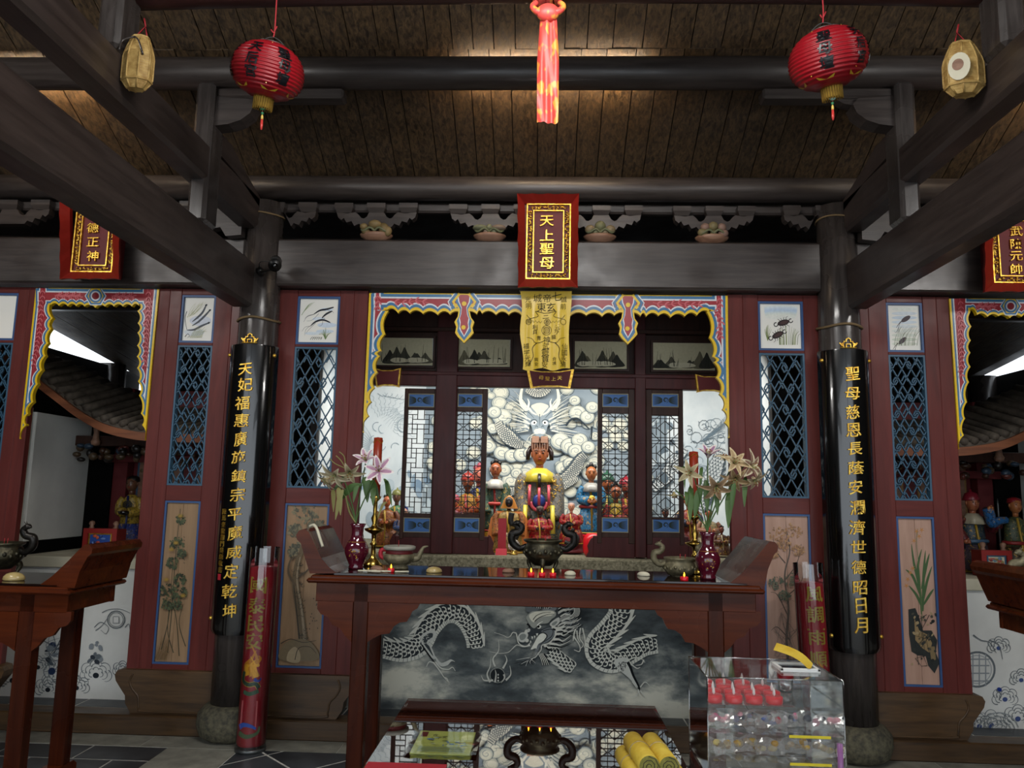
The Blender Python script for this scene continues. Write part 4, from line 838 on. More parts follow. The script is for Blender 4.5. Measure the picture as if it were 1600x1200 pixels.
body(pt, [(880, 275), (930, 320), (990, 365)], 62, C, belly=0, fin=1, step=17, rows=3)
# head facing left
E = D(780, 930, .1261); F = lambda pts: [E(*p) for p in pts]; dk = '15191c'
random.seed(4)
for i in range(26):    # long wavy hair
    u = i/25; x0, y0 = 720+random.uniform(0, 60), 150+u*330; x1, y1 = 900+u*40+random.uniform(-40, 120), 105+u*330+random.uniform(-30, 20)
    pt.line(F([(x0, y0+20), (x0+60, y0-15), ((x0+x1)/2+20, (y0+y1)/2+18), (x1-30, y1+25), (x1, y1)]), 2.2, [g2, dk, '70777a', g][i % 4], .5)
for i in range(10): u = i/9; pt.line(F([(980-u*60, 110), (1000-u*70, 200), (960-u*80, 260), (800, 250+u*40), (740, 300+u*30)]), 1.8, [dk, g2][i % 2], .8)
pt.fill(F([(340, 110), (430, 100), (530, 110), (500, 170), (420, 200), (350, 200), (325, 160)]), '5c6366'); pt.fill(F([(560, 110), (690, 105), (700, 180), (600, 190), (540, 180)]), '6e7477')
for i in range(7): pt.arc(*E(430, 150), 3+i*1.5, 3.4, 6.4, 1, [dk, g2][i % 2], 8); pt.arc(*E(630, 170), 2+i*1.4, 3.2, 5.6, .9, [dk, g2][i % 2], 8)
pt.fill(F([(340, 260), (400, 200), (480, 190), (600, 178), (690, 195), (700, 250), (650, 290), (600, 340), (520, 350), (470, 380), (430, 405), (385, 370), (350, 310)]), '8f948d'); pt.fill(F([(370, 250), (430, 205), (520, 195), (640, 190), (685, 215), (640, 250), (540, 260), (460, 290), (420, 330)]), 'c9cabb')
for p in ([(420, 300), (460, 250), (540, 215), (640, 205)], [(440, 320), (500, 270), (600, 235), (680, 230)]): pt.line(F(p), 1.3, dk, .6)
pt.fill(F([(360, 400), (440, 405), (500, 420), (600, 400), (560, 450), (470, 480), (400, 500), (360, 480), (330, 440)]), '363c40'); pt.line(F([(345, 350), (365, 365), (380, 395)]), 3.4, dk, 1.5)
pt.ell(*E(497, 388), 3.2, 2.4, 'dfe2da', -.6); pt.ell(*E(486, 384), 1.9, 2.0, '08090a')
pt.line(F([(470, 370), (500, 340), (540, 320)]), 1.6, 'dfe2da', .6)
pt.fill(F([(235, 500), (270, 460), (330, 455), (360, 480), (345, 530), (310, 575), (260, 570), (235, 540)]), g2); pt.fill(F([(250, 505), (280, 475), (320, 475), (335, 500), (310, 540), (270, 550)]), '7d8480'); pt.ell(*E(335, 445), 2.6, 3.6, g, .5); pt.ell(*E(365, 430), 2.4, 3.2, g2, .5); pt.ell(*E(345, 555), 2.6, 3.0, g, .6)
pt.fill(F([(520, 440), (600, 400), (670, 400), (692, 440), (670, 510), (600, 570), (520, 610), (480, 690), (440, 700), (470, 620), (560, 560), (600, 500), (570, 460)]), '6b7275'); pt.line(F([(540, 440), (620, 415), (665, 430), (650, 500), (570, 560), (500, 610)]), 1.2, dk, .8)
pt.fill(F([(555, 468), (585, 500), (545, 560), (485, 600), (465, 650), (480, 668), (450, 650), (392, 666), (418, 615), (440, 575), (475, 510), (515, 472)]), 'd2d6cc')
for p in ([(400, 500), (408, 545), (420, 510)], [(430, 495), (438, 530), (450, 500)], [(455, 470), (470, 500), (485, 465)], [(380, 560), (400, 590), (395, 555)], [(370, 590), (385, 625), (352, 615)]): pt.fill(F(p), 'dfe2da', 1)
pt.line(F([(215, 470), (235, 570), (270, 610), (330, 625), (375, 600), (390, 560)]), 1.8, g, 1); pt.line(F([(700, 400), (690, 500), (620, 585), (530, 615), (520, 670), (480, 720)]), 2.6, g, 1)
pt.fill(F([(628, 350), (680, 300), (740, 270), (745, 330), (700, 375), (650, 385)]), g2); pt.fill(F([(650, 350), (690, 320), (720, 320), (700, 355), (665, 370)]), '7d8480')
for p in ([(650, 385), (720, 400), (780, 380), (835, 340)], [(700, 430), (760, 420), (800, 430), (860, 395)], [(690, 480), (750, 470), (800, 490), (880, 440)], [(670, 540), (740, 540), (790, 560), (890, 490)], [(620, 590), (700, 600), (760, 610), (880, 560)], [(560, 610), (600, 640), (660, 640), (760, 650)]): pt.line(F(p), 4.2, g, .5); pt.line(F([(a+14, b+28) for a, b in p]), 3, dk, .4)
for i in range(14): u = i/13; pt.line(F([(430+u*60, 700), (400+u*50, 760), (330+u*70, 800+random.uniform(-30, 20)), (190+u*260, 790+u*60+random.uniform(-20, 50))]), 2, [dk, g2, '5c6366'][i % 3], .4)
for i in range(8): u = i/7; pt.line(F([(490+u*60, 715), (520+u*70, 780), (540+u*90, 860)]), 2.2, [g, dk][i % 2], .5)
for p in ([(370, 620), (300, 630), (220, 610), (160, 660), (110, 700), (0, 712), (-120, 690)], [(215, 465), (170, 455), (140, 500), (100, 515), (50, 490), (-60, 455)]): pt.line(F(p), 1.6, g, .5)
for p in ([(945, 410), (925, 500), (975, 580), (1000, 640), (990, 690), (925, 668)], [(1005, 400), (995, 520), (1040, 600), (1010, 650)], [(1030, 400), (1062, 560), (1050, 640)], [(920, 500), (915, 560)], [(960, 430), (970, 520), (1000, 580)]): pt.line(F(p), 2.2, g, .9)
# flaming pearl
a, b = C(612, 405); pt.ell(a, b, 11, 12, '23282a'); pt.arc(a, b, 11.4, 0, 6.28, 1, '8d928d', 20)
for p in ([(575, 440), (560, 400), (575, 360), (580, 310)], [(600, 360), (590, 320), (618, 280), (618, 225)], [(640, 370), (660, 330), (650, 300)], [(655, 430), (680, 400), (675, 355)], [(590, 430), (545, 430), (530, 405)], [(600, 440), (605, 400), (600, 375)], [(645, 400), (648, 420), (630, 445)]): pt.line([C(*q) for q in p], 3.2, 'b9bcb4', .4)
for i in range(3): a, b = C(616, 402+i*15); pt.ell(a, b, 1.2, 1.6, 'b9bcb4', 0, 8)
pt.build('dragon_painting', plat, fix=False)
# ---- back murals (on the rear wall)
WB = bpy.data.objects['wall_back']
x0, x1 = P(752, 700, 7.19).x, P(941, 700, 7.19).x
MB('cloud_mural').box(-1.1, 1.16, 7.188, 7.2, 1.05, 2.7).build('mural_panel', WB)
MB('pale_mural').box(-1.7, -1.1, 7.188, 7.2, 1.05, 2.7).build('mural_panel', WB); MB('pale_mural').box(1.16, 1.7, 7.188, 7.2, 1.05, 2.7).build('mural_panel', WB)
MB('pale_mural').box(-1.7, -1.69, 5.8, 7.19, 1.05, 2.7).build('mural_panel', WB); MB('pale_mural').box(1.69, 1.7, 5.8, 7.19, 1.05, 2.7).build('mural_panel', WB)
pt = Paint(onY(7.187), 'mural'); C = D(740, 600, .15)
def cloud(x, y, r, sp=1, ph=0.):
    a, b = C(x, y); r *= .15
    for f, c in ((1.08, '56626a'), (.98, 'a3a9a4'), (.84, 'c2c3b5'), (.68, 'd6d4c3')): pt.ell(a, b-(1-f)*r*.5, r*f, r*f*.86, c, 0, 22)
    else_ = None if sp else [pt.arc(a, b-r*.1, r*q_, ph*.3+2.6, ph*.3+5.6, 1.1, '9aa19d', 8, .4, .86) for q_ in (.74, .5)]
    if sp: pt.line([(a+r*(.62-.52*i/12)*cos(ph+i*.62), b+r*.8*(.62-.52*i/12)*sin(ph+i*.62)) for i in range(13)], 1.3, '8e989a', .6, n=2)
random.seed(21)
noise_ban = lambda x, y: sin(x*.009+1)*cos(y*.011)+.35*sin(x*.02+y*.017) > -.28
ban = sorted([(random.uniform(-420, 1820), random.uniform(20, 1750)) for i in range(250)]+[(random.uniform(120, 1300), random.uniform(300, 1500)) for i in range(150)], key=lambda q: q[1])
for x, y in ban:    # billows over the whole wall
    if 470 < x < 910 and y < 560: continue
    if noise_ban(x, y): cloud(x, y, random.uniform(42, 88), random.random() < .18, random.uniform(0, 6))
for x, y, r in ((300, 350, 100), (220, 300, 70), (200, 470, 60), (160, 650, 80), (300, 720, 85), (400, 750, 75), (500, 740, 80), (580, 720, 60), (900, 600, 100), (1000, 650, 95), (1100, 590, 85), (1060, 700, 80), (1190, 660, 70), (1080, 310, 90), (1180, 350, 75), (1050, 180, 60), (390, 1010, 95), (320, 900, 70), (450, 930, 60), (930, 880, 80), (1000, 830, 70), (1230, 250, 70)): cloud(x, y, r, 1, random.uniform(0, 6))
for i in range(70):     # mane
    s = -1 if i % 2 else 1; u = (i//2)/34; a = -1.15+u*1.55; x0 = 688+s*(95+20*u); y0 = 300+u*190; L = random.uniform(150, 330)
    pt.line([C(x0, y0), C(x0+s*L*.45*cos(a*.8), y0+L*.45*sin(a)-20), C(x0+s*L*cos(a*.7), y0+L*.85*sin(a)-30+random.uniform(-25, 25))], 1.6, ['d6d4c6', '5f6c74', 'cdd0c6'][i % 3], .3)
pt.fill([C(*p) for p in [(560, 300), (600, 240), (690, 205), (780, 240), (820, 300), (815, 380), (770, 450), (750, 520), (690, 560), (625, 520), (605, 450), (560, 380)]], '8d99a0')
pt.fill([C(*p) for p in [(600, 240), (640, 215), (690, 205), (740, 215), (780, 240), (740, 290), (690, 350), (640, 290)]], 'd8d4c2')
for s in (-1, 1):
    X = lambda d: 688+s*d
    pt.line([C(X(150), 260), C(X(190), 200), C(X(195), 130), C(X(175), 20)], 7.5, 'dcd9ca', 3.0); pt.line([C(X(120), 250), C(X(110), 200), C(X(125), 160)], 4, 'e4e2d4', .6)
    pt.line([C(X(150), 275), C(X(110), 265), C(X(80), 300), C(X(30), 330)], 5, 'dcd9ca', 2); pt.line([C(X(170), 300), C(X(120), 300), C(X(60), 360)], 2, '55626a', .6)
    a, b = C(X(58), 410); pt.ell(a, b, 4.4, 3.2, 'f4f2e6', s*.3); pt.ell(a-s*.6, b, 1.5, 1.6, '15191c'); pt.arc(a, b, 5, 3.3, 6.1, 1.4, '4d5a62', 8)
    for k in range(6): pt.line([C(X(95+k*3), 380+k*22), C(X(150), 350+k*24), C(X(190+k*4), 330+k*36)], 2.4, ['dbd8ca', '76838b'][k % 2], .4)
    pt.line([C(X(45), 520), C(X(110), 560), C(X(160), 640), C(X(260), 690)], .8, 'dcd9ca', .4); a, b = C(X(28), 500); pt.ell(a, b, 4.6, 4, 'dedacb'); pt.ell(a, b-1, 3, 2.2, 'cfcfc2')
    pt.line([C(X(20), 455), C(X(35), 440), C(X(45), 460)], 1.4, '4d5a62', .6)
a, b = C(688, 495); pt.ell(a, b, 4.4, 4.2, 'dedacb'); pt.line([C(688, 320), C(688, 440)], 1.6, '5f6c74', .6)
def pale(path, wd, rows=4, fin=-1, step=20): body(pt, path, wd, C, 'd2cfc0', '4d585f', 0, fin, step, rows, sc=.62)
pale([(250, 400), (300, 480), (370, 560), (450, 620), (520, 640)], lambda u: 60+80*sin(pi*u), 5); pale([(830, 1060), (900, 1020), (990, 960), (1060, 880), (1110, 790), (1160, 740)], lambda u: 50+75*sin(pi*(.2+.7*u)), 5); pale([(850, 1120), (960, 1050), (1090, 985)], lambda u: 30+40*sin(pi*u), 3, 0); pale([(250, 1240), (310, 1160), (390, 1120), (500, 1110)], lambda u: 50+40*sin(pi*u), 4); pale([(560, 60), (640, 105), (720, 100), (780, 50)], 80, 4); pale([(300, 1180), (260, 1300), (250, 1420)], 80, 4)
for p in ([(960, 440), (1010, 380), (1080, 370), (1150, 430), (1200, 480)], [(1225, 450), (1220, 580)], [(140, 480), (200, 570), (260, 620), (340, 655)]): pt.line([C(*a) for a in p], 3.6, '333b42', 2)
for i in range(5): pt.arc(*C(1060, 1130), 5+i*2.2, -1, 1.2, 1.5, '333b42', 8)
pt.build('mural_painting', WB, fix=False)
random.seed(5)
# pale crane / dragon line drawings on the side murals
pt = Paint(onY(7.1865), 'mural'); 
def fan(cx, cy, r0, r1, a0, a1, n, c, w_=.8):
    for i in range(n): a = a0+(a1-a0)*i/(n-1); pt.line([(cx+r0*cos(a), cy+r0*sin(a)), (cx+(r0+r1)*.5*cos(a+.08), cy+(r0+r1)*.5*sin(a+.08)), (cx+r1*cos(a+.02), cy+r1*sin(a+.02))], w_, c, .3)
for r in (16, 24, 33, 42): fan(600, 665, r, r+10, -2.2, .5, 14, 'a3b0b8')
fan(588, 700, 10, 40, 2.0, 4.2, 16, '93a2ac'); fan(630, 640, 8, 36, 1.2, 3.2, 14, 'aab6bd')
for i in range(5): pt.line([(590+i*8, 615+2*i), (600+i*8, 620+i), (606+i*8, 614+i)], .8, '7b8a94', .4)
for i in range(34): pt.fill([(565+random.uniform(-6, 90)+a*random.uniform(4, 9), 775+random.uniform(-25, 60)+b*random.uniform(5, 14)) for a, b in ((-1, 0), (-.5, -.8), (.3, -1), (1, -.2), (.6, .8), (-.4, .9))], random.choice(['a3b2bd', '8ba0b2', 'b8c5cc', '7790a8'])) if False else pt.ell(565+random.uniform(0, 130), 765+random.uniform(-25, 70), random.uniform(3, 8), random.uniform(5, 13), random.choice(['a3b2bd', '93a7b8', 'b8c5cc', '7f96ac']), random.uniform(-.4, .4))
for i in range(10): pt.arc(random.uniform(562, 640), random.uniform(650, 780), random.uniform(4, 11), random.uniform(0, 3), random.uniform(4, 6), .9, '8fa0ac', 10)
for i in range(40): x = random.uniform(1075, 1140); y = random.uniform(660, 740); pt.arc(x, y, random.uniform(3, 10), random.uniform(0, 6), random.uniform(6, 9), .8, random.choice(['6f7f8a', '8b99a2', '57646d']), 10)
for i in range(14): a = random.uniform(-1, .3); pt.line([(1095, 690), (1110+14*cos(a), 680+14*sin(a)), (1120+36*cos(a), 672+36*sin(a))], .9, '6f7f8a', .3)
Cc = C; C = lambda x, y: (x, y)
body(pt, [(1130, 700), (1118, 730), (1104, 765), (1090, 800)], lambda u: 12+14*sin(pi*u), C, 'd0d4d4', '4d585f', 0, -1, 5, 4, sc=.6); body(pt, [(1070, 700), (1048, 735), (1020, 765)], lambda u: 10+12*sin(pi*u), C, 'd0d4d4', '4d585f', 0, -1, 5, 4, sc=.6)
for i in range(24): pt.ell(1012+random.uniform(0, 56), 650+random.uniform(0, 150), random.uniform(2, 7), random.uniform(3, 10), random.choice(['7d8c96', '5d6a74', 'a4b0b8', 'b9c3c8']), random.uniform(-.6, .6))
pt.build('mural_painting', WB, fix=False)
# ---- shrine frame: posts, headers, dark landscape pictures
fr = thing('shrine_facade', (0, YB, 1.05), 'dark red timber frame of the goddess shrine with four dim landscape panels above', 'shrine frame')
def ybox(mat, nm, pl, pt_, pr, pb, y0, y1, par, b=.005):
    A = P(pl, pt_, y0); B = P(pr, pb, y0); return MB(mat).cbox(min(A.x, B.x), max(A.x, B.x), y0, y1, min(A.z, B.z), max(A.z, B.z), b).build(nm, par)
ybox('shrine_wood', 'post', 685, 486, 706, 866, YB-.03, YB+.07, fr); ybox('shrine_wood', 'post', 992, 486, 1010, 872, YB-.03, YB+.07, fr)
xl, xr = P(545, 600, YB).x, P(1160, 600, YB).x
zb, zt = P(850, 606, YB).z, P(850, 583, YB).z
MB('shrine_wood').cbox(xl, xr, YB-.02, YB+.06, zb, zt, .005).build('header_beam', fr)
MB('shrine_wood').cbox(xl, xr, YB-.035, YB-.015, zt-.03, zt-.005, .003).build('header_moulding', fr)
z2 = P(850, 521, YB).z; MB('door_wood').cbox(xl, xr, YB-.04, YB+.06, z2, z2+.03, .004).build('upper_rail', fr)
MB('door_wood').box(xl, xr, YB+.03, YB+.05, zt, 3.0).build('upper_board', fr)
random.seed(9)
for k, (a, b) in enumerate(((588, 676), (716, 797), (898, 980), (1020, 1118))):
    q = ybox('pale_mural', 'landscape_panel', a, 527+(a-600)*.018, b, 571+(a-600)*.018, YB+.012, YB+.035, fr, .002)
    pt = Paint(onY(YB+.012), 'mural'); y0 = 527+(a-600)*.018
    pt.put([(a, y0), (b, y0), (b, y0+44), (a, y0+44)], [(0, 1, 2, 3)], 'c4bd9e')
    for i in range(10): x = random.uniform(a+8, b-8); h = random.uniform(8, 26); pt.fill([(max(a, x-12), y0+40), (x-4, y0+40-h*.7), (x, y0+40-h), (x+5, y0+40-h*.6), (min(b, x+12), y0+40)], random.choice(['4b4a40', '5d5a4c', '3a3a34', '6f6a56']))
    for i in range(4): x = random.uniform(a+10, b-20); pt.fill([(x-8, y0+36), (x, y0+32), (x+14, y0+34), (x+18, y0+38), (x, y0+40)], 'd2cbae')
    for i in range(14): x = random.uniform(a+5, b-5); pt.line([(x, y0+38), (x+random.uniform(-3, 3), y0+random.uniform(10, 30))], .8, '2b2b26', .3, n=1)
    pt.build('landscape_painting', q, fix=False)
    f = MB('door_wood'); A = P(a-3, y0-3, YB); B = P(b+3, y0+48, YB); ring(f, A.x, B.x, B.z, A.z, .016, YB, YB+.03); f.build('panel_frame', fr)
# ---- shrine doors
def door(x0, x1, l0, l1, lt, lb, kind, label, foot=0):
    t = thing('shrine_door', P((x0+x1)/2, 866, YB), label, 'door', 'lattice shrine doors')
    yf = YB; xa, xb = P(x0, 700, yf).x, P(x1, 700, yf).x; la, lb_ = P(l0, 700, yf).x, P(l1, 700, yf).x
    Z = lambda py: P((x0+x1)/2, py, yf).z
    zt, zb = Z(607), 1.05
    for a, b in ((xa, la), (lb_, xb)): MB('door_wood').cbox(a, b, yf, yf+.04, zb+.1, zt, .003).build('stile', t)
    pt_, pb_ = (615, 636), (809, 832)
    for za, zc in ((Z(pt_[0]), zt), (Z(lt), Z(pt_[1])), (Z(pb_[0]), Z(lb)), (Z(840), Z(pb_[1]))): MB('door_wood').cbox(la, lb_, yf+.002, yf+.04, min(za, zc), max(za, zc), .002).build('rail', t)
    MB('shrine_wood').cbox(xa-(.03 if foot < 0 else 0), xb+(.03 if foot > 0 else 0), yf+.004, yf+.045, zb, Z(838), .004).build('bottom_board', t)
    if foot:
        e = xb+.03 if foot > 0 else xa-.03; s = foot
        MB('shrine_wood').prism([(e, zb), (e+s*.05, zb), (e+s*.03, zb+.04), (e+s*.04, zb+.08), (e+s*.015, zb+.13), (e, zb+.14)], yf+.004, yf+.045).build('foot', t)
    for pa, pb2 in (pt_, pb_):
        p = MB('pale_gilt'); ring(p, la, lb_, Z(pb2), Z(pa), .005, yf+.004, yf+.02); pf = p.build('panel_border', t)
        MB('door_blue').box(la, lb_, yf+.012, yf+.03, Z(pb2), Z(pa)).build('blue_panel', t)
        pt = Paint(onY(yf+.0115), 'paint'); cx, cy = (l0+l1)/2, (pa+pb2)/2; w_ = (l1-l0)/2
        for s in (-1, 1):
            for k in range(7): a = -.7+k*.233; pt.line([(cx+s*5, cy+a*3), (cx+s*w_*.5, cy+a*7), (cx+s*w_*.9, cy+a*9)], .5, '10241c', .3, mid=1.1)
        for k in range(5): pt.arc(cx, cy, 1.5+k*.7, k, k+3.5, .6, '10241c', 6)
        pt.build('leaf_motif', pf, fix=False)
    L = MB('ink'); zt2, zb2 = Z(lt), Z(lb); W = lb_-la; Hh = zt2-zb2; wd = .0052
    def bar(u0, v0, u1, v1):
        xA, zA, xB, zB = la+u0*W, zt2-v0, la+u1*W, zt2-v1
        q = clip2(xA, zA, xB, zB, la, lb_, zb2, zt2)
        if not q: return
        (xA, zA), (xB, zB) = q; d = V((xB-xA, 0, zB-zA))
        if d.length < .004: return
        d.normalize(); n = V((-d.z, 0, d.x))*wd/2; A = V((xA, yf+.012, zA)); B = V((xB, yf+.012, zB)); Dp = V((0, .012, 0))
        L.add([A+n, A-n, B-n, B+n, A+n+Dp, A-n+Dp, B-n+Dp, B+n+Dp], [(0, 1, 2, 3), (0, 4, 5, 1), (2, 6, 7, 3), (0, 3, 7, 4), (1, 5, 6, 2)])
    if kind == 'weave':
        h = W*.92; k = -1
        while k*h < Hh+h:
            v = k*h
            for vv in (0, .2): bar(0, v+vv*h, .37, v+vv*h); bar(.63, v+vv*h, 1, v+vv*h)
            for u in (.37, .63): bar(u, v-.2*h, u, v+.4*h)
            for u in (.18, .82): bar(u, v+.2*h, u, v+h)
            for vv in (.4, .6, .8): bar(.18 if vv != .6 else 0, v+vv*h, .82 if vv != .6 else 1, v+vv*h)
            for u in (.37, .63): bar(u, v+.6*h, u, v+.8*h)
            k += 1
    else:
        h = W*(.62 if kind == 'oct' else .95); k = 0
        while k*h < Hh:
            v = k*h
            if kind == 'oct':
                for u in (.25, .5, .75): bar(u, v, u, v+h)
                for vv in (.2, .5, .8): bar(0, v+vv*h, 1, v+vv*h)
                for u, s in ((0, 1), (1, -1), (.5, 1), (.5, -1)): bar(u, v+.3*h, u+s*.22, v); bar(u, v+.7*h, u+s*.22, v+h)
            else:
                for u in (.33, .5, .67): bar(u, v, u, v+h)
                for vv in (.0, .12, .88): bar(0, v+vv*h, 1, v+vv*h)
                for s in (-1, 1): bar(.5+s*.5, v+.3*h, .5+s*.2, v); bar(.5+s*.5, v+.7*h, .5+s*.2, v+h); bar(.5+s*.3, v+.5*h, .5, v+.22*h); bar(.5+s*.3, v+.5*h, .5, v+.78*h); bar(.5+s*.5, v+.5*h, .5+s*.3, v+.5*h); bar(.5+s*.33, v+.2*h, .5+s*.33, v+.8*h)
            k += 1
    L.build('lattice', t)
door(629, 685, 635, 676, 640, 802, 'weave', 'shrine door with brick-weave lattice beside the brass candlestick with the red candle', -1)
door(706, 760, 713, 752, 643, 803, 'oct', 'shrine door with fine grid lattice on the side of the hooded orange figure', 1)
door(934, 992, 941, 982, 646, 808, 'oct', 'shrine door with fine grid lattice beside the blue-skirted maiden', -1)
door(1010, 1068, 1019, 1061, 649, 812, 'dia', 'shrine door with octagon and diamond lattice behind the grey-bronze censer', 1)
# small hanging name boards on the header
def nameboard(cx, cy, w_, h, label, text=None):
    Y = YB-.05; t = thing('name_board', P(cx, cy, Y), label, 'sign', 'small red shrine boards')
    o = [P(cx-w_*.5, cy-h*.5, Y), P(cx-w_*.2, cy-h*.38, Y), P(cx+w_*.2, cy-h*.38, Y), P(cx+w_*.5, cy-h*.5, Y), P(cx+w_*.42, cy+h*.5, Y), P(cx+w_*.2, cy+h*.42, Y), P(cx-w_*.2, cy+h*.42, Y), P(cx-w_*.42, cy+h*.5, Y)]
    MB('gold').prism([(v.x, v.z) for v in o], Y-.01, Y+.03).build('border', t); c = P(cx, cy, Y)
    MB('plaque_field').prism([(c.x+(v.x-c.x)*.88, c.z+(v.z-c.z)*.84) for v in o], Y-.014, Y).build('field', t)
    if text:
        for i, ch in enumerate(text): char_obj(ch, 'gold', t, (c.x+(i-1.5)*.045, Y-.015, c.z-.004+.006*abs(i-1.5)), .034, .03, .006, .0)
nameboard(860, 592, 74, 30, 'small red board with four gold characters hanging below the yellow banner', '母聖上天')
nameboard(606, 590, 42, 30, 'small red board under the landscape panel, beside the brick-weave door'); nameboard(1108, 599, 44, 28, 'small red board under the landscape panel, beside the octagon lattice door')
# ================================================================== STATUES
def ringz(cx, cy, z, rx, ry, n=28, pleat=0, k=9, ph=0): return [V((cx+rx*(1+pleat*cos(k*2*pi*i/n+ph))*cos(2*pi*i/n), cy+ry*(1+pleat*cos(k*2*pi*i/n+ph))*sin(2*pi*i/n), z)) for i in range(n)]
def head(t, c, r, skin, name='head'):
    mb = MB('gloss_paint').use(0, skin, True); x, y, z = c
    rings = []
    for u, a, f in ((-1.0, .30, .05), (-.9, .46, .12), (-.7, .62, .2), (-.4, .78, .18), (0, .86, .12), (.35, .86, .05), (.7, .7, 0), (.92, .42, 0), (1.02, .1, 0)): rings.append([V((x+r*a*cos(q), y+r*a*1.05*sin(q)-(r*f if sin(q) < 0 else 0), z+r*u*1.15)) for q in [2*pi*i/16 for i in range(16)]])
    mb.loft(rings); mb.ball((x, y-r*1.02, z-r*.12), r*.13, r*.16, r*.28, 8, 6)          # nose
    for s in (-1, 1): mb.ball((x+s*r*.86, y, z), r*.12, r*.2, r*.34, 8, 6)               # ears
    mb.tube([(x, y, z-r*.9), (x, y+.1*r, z-r*1.75)], r*.42, 10)                          # neck
    h = mb.build(name, t)
    f = MB('gloss_paint').use(0, '15100c', False)
    for s in (-1, 1): f.ball((x+s*r*.36, y-r*.97, z+r*.12), r*.15, r*.06, r*.07, 8, 4); f.tube([(x+s*r*.16, y-r*1.0, z+r*.34), (x+s*r*.38, y-r*.93, z+r*.42), (x+s*r*.6, y-r*.76, z+r*.34)], r*.035, 5)
    f.use(col='7a2018'); f.ball((x, y-r*.98, z-r*.52), r*.2, r*.07, r*.07, 8, 4); f.build('face_features', h); return h
def hand(t, c, r, skin, s):
    mb = MB('gloss_paint').use(0, skin, True); x, y, z = c; mb.ball(c, r, r*.7, r*.9, 10, 7)
    for k in range(4): mb.tube([(x-s*r*.3+s*k*r*.2, y-r*.5, z+r*(.5-.3*k)), (x-s*r*.8, y-r*.9, z+r*(.45-.3*k)), (x-s*r*1.1, y-r*.6, z+r*(.35-.3*k))], r*.2, 6)
    mb.tube([(x, y-r*.4, z+r*.7), (x-s*r*.5, y-r*.8, z+r*1.1)], r*.22, 6); return mb.build('hand', t)
def figure(px, pyb, pyt, Y, label, robe, sleeve, skin, hat, trim='c9a02c', sash=None, wide=.25, arms='front', seat=False, collar=None, hold=None, z0=None, group=None, cloak=None, skirt=None, hatc='1a1412', ped=None):
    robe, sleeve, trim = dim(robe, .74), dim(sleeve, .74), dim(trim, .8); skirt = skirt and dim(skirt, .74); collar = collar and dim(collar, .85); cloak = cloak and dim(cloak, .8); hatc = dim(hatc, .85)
    b = P(px, pyb, Y); zb = b.z if z0 is None else z0; zt = P(px, pyt, Y).z; H = zt-zb; x, y = b.x, Y
    t = thing('deity_statue', (x, y, zb), label, 'statue', group)
    if ped: MB(ped).use(sm=True).lathe([(wide*H*1.0, 0), (wide*H*1.05, .03*H), (wide*H*.85, .07*H), (wide*H*.8, .14*H), (wide*H*.95, .17*H)], (x, y, zb), 20, 1, .8).build('pedestal', t); zb += .17*H; H = zt-zb
    r = H*(.085 if not seat else .09); hz = zt-r*1.2-(H*.06 if hat in ('crown', 'bun', 'helmet') else 0)
    w_ = wide*H; sk = skirt or robe
    mb = MB('robe_paint').use(0, sk, True); zs = hz-r*1.9
    R = lambda u, rx, ry, pl=0: ringz(x, y, zb+u*(zs-zb), rx, ry, 28, pl)
    low = [R(0, w_*.98, w_*.8, .05), R(.12, w_*1.0, w_*.8, .05), R(.3, w_*.92, w_*.72, .04), R(.5, w_*.78, w_*.6, .025)]
    up = [R(.5, w_*.78, w_*.6, .02), R(.66, w_*.72, w_*.52, .01), R(.82, w_*.7, w_*.46), R(.94, w_*.6, w_*.38), R(1.02, r*.6, r*.6)]
    mb.loft(low); mb.use(col=robe); mb.loft(up); rb = mb.build('robe', t)
    tr = MB('gloss_paint').use(0, trim, True)
    tr.tube(ringz(x, y, zb+.02*H, w_*1.01, w_*.82, 28, .05), .012*H, 6, closed=True)
    tr.tube([(x-.1*w_, y-w_*.42, zs), (x+.02*w_, y-w_*.56, zb+.6*(zs-zb)), (x+.02*w_, y-w_*.76, zb+.05*H)], .016*H, 6)
    tr.build('trim', t)
    if sash: MB('gloss_paint').use(0, sash, True).tube(ringz(x, y, zb+.56*(zs-zb), w_*.79, w_*.6, 28), .025*H, 8, closed=True).build('sash', t)
    head(t, (x, y-.02*H, hz), r, skin)
    for s in (-1, 1):
        sh = V((x+s*w_*.6, y-.02*H, zs-.03*H))
        if arms == 'front': el = V((x+s*w_*.8, y-w_*.2, zs-.2*H)); wr = V((x+s*w_*.22, y-w_*.8, zs-.22*H))
        elif arms == 'robe': el = V((x+s*w_*.72, y-w_*.12, zs-.2*H)); wr = V((x+s*w_*.62, y-w_*.35, zs-.42*H))
        elif arms == 'spear': el = V((x+s*w_*1.1, y-w_*.2, zs-.15*H)); wr = V((x+s*w_*(1.25 if s > 0 else .9), y-w_*.6, zs-(.08 if s > 0 else .3)*H))
        elif arms == 'raised': el = V((x+s*w_*(1.6 if s < 0 else 1), y-w_*.2, zs-(.08 if s < 0 else .22)*H)); wr = V((x+s*w_*(1.95 if s < 0 else .5), y-w_*.4, zs+(.12 if s < 0 else -.22)*H))
        else: el = V((x+s*w_*1.0, y-w_*.1, zs-.25*H)); wr = V((x+s*w_*.9, y-w_*.7, zs-.38*H))
        MB('robe_paint').use(0, sleeve, True).tube(cat([sh, (sh+el)/2+V((s*.02*H, 0, .01*H)), el, (el+wr)/2, wr], 4), [((.045+.022*min(1, i/12)) if arms != 'robe' else (.05+.05*i/16))*H for i in range(17)], 12).build('sleeve', t)
        if arms != 'robe': hand(t, wr+V((-s*.01*H, -.03*H, 0)), .034*H, skin, s)
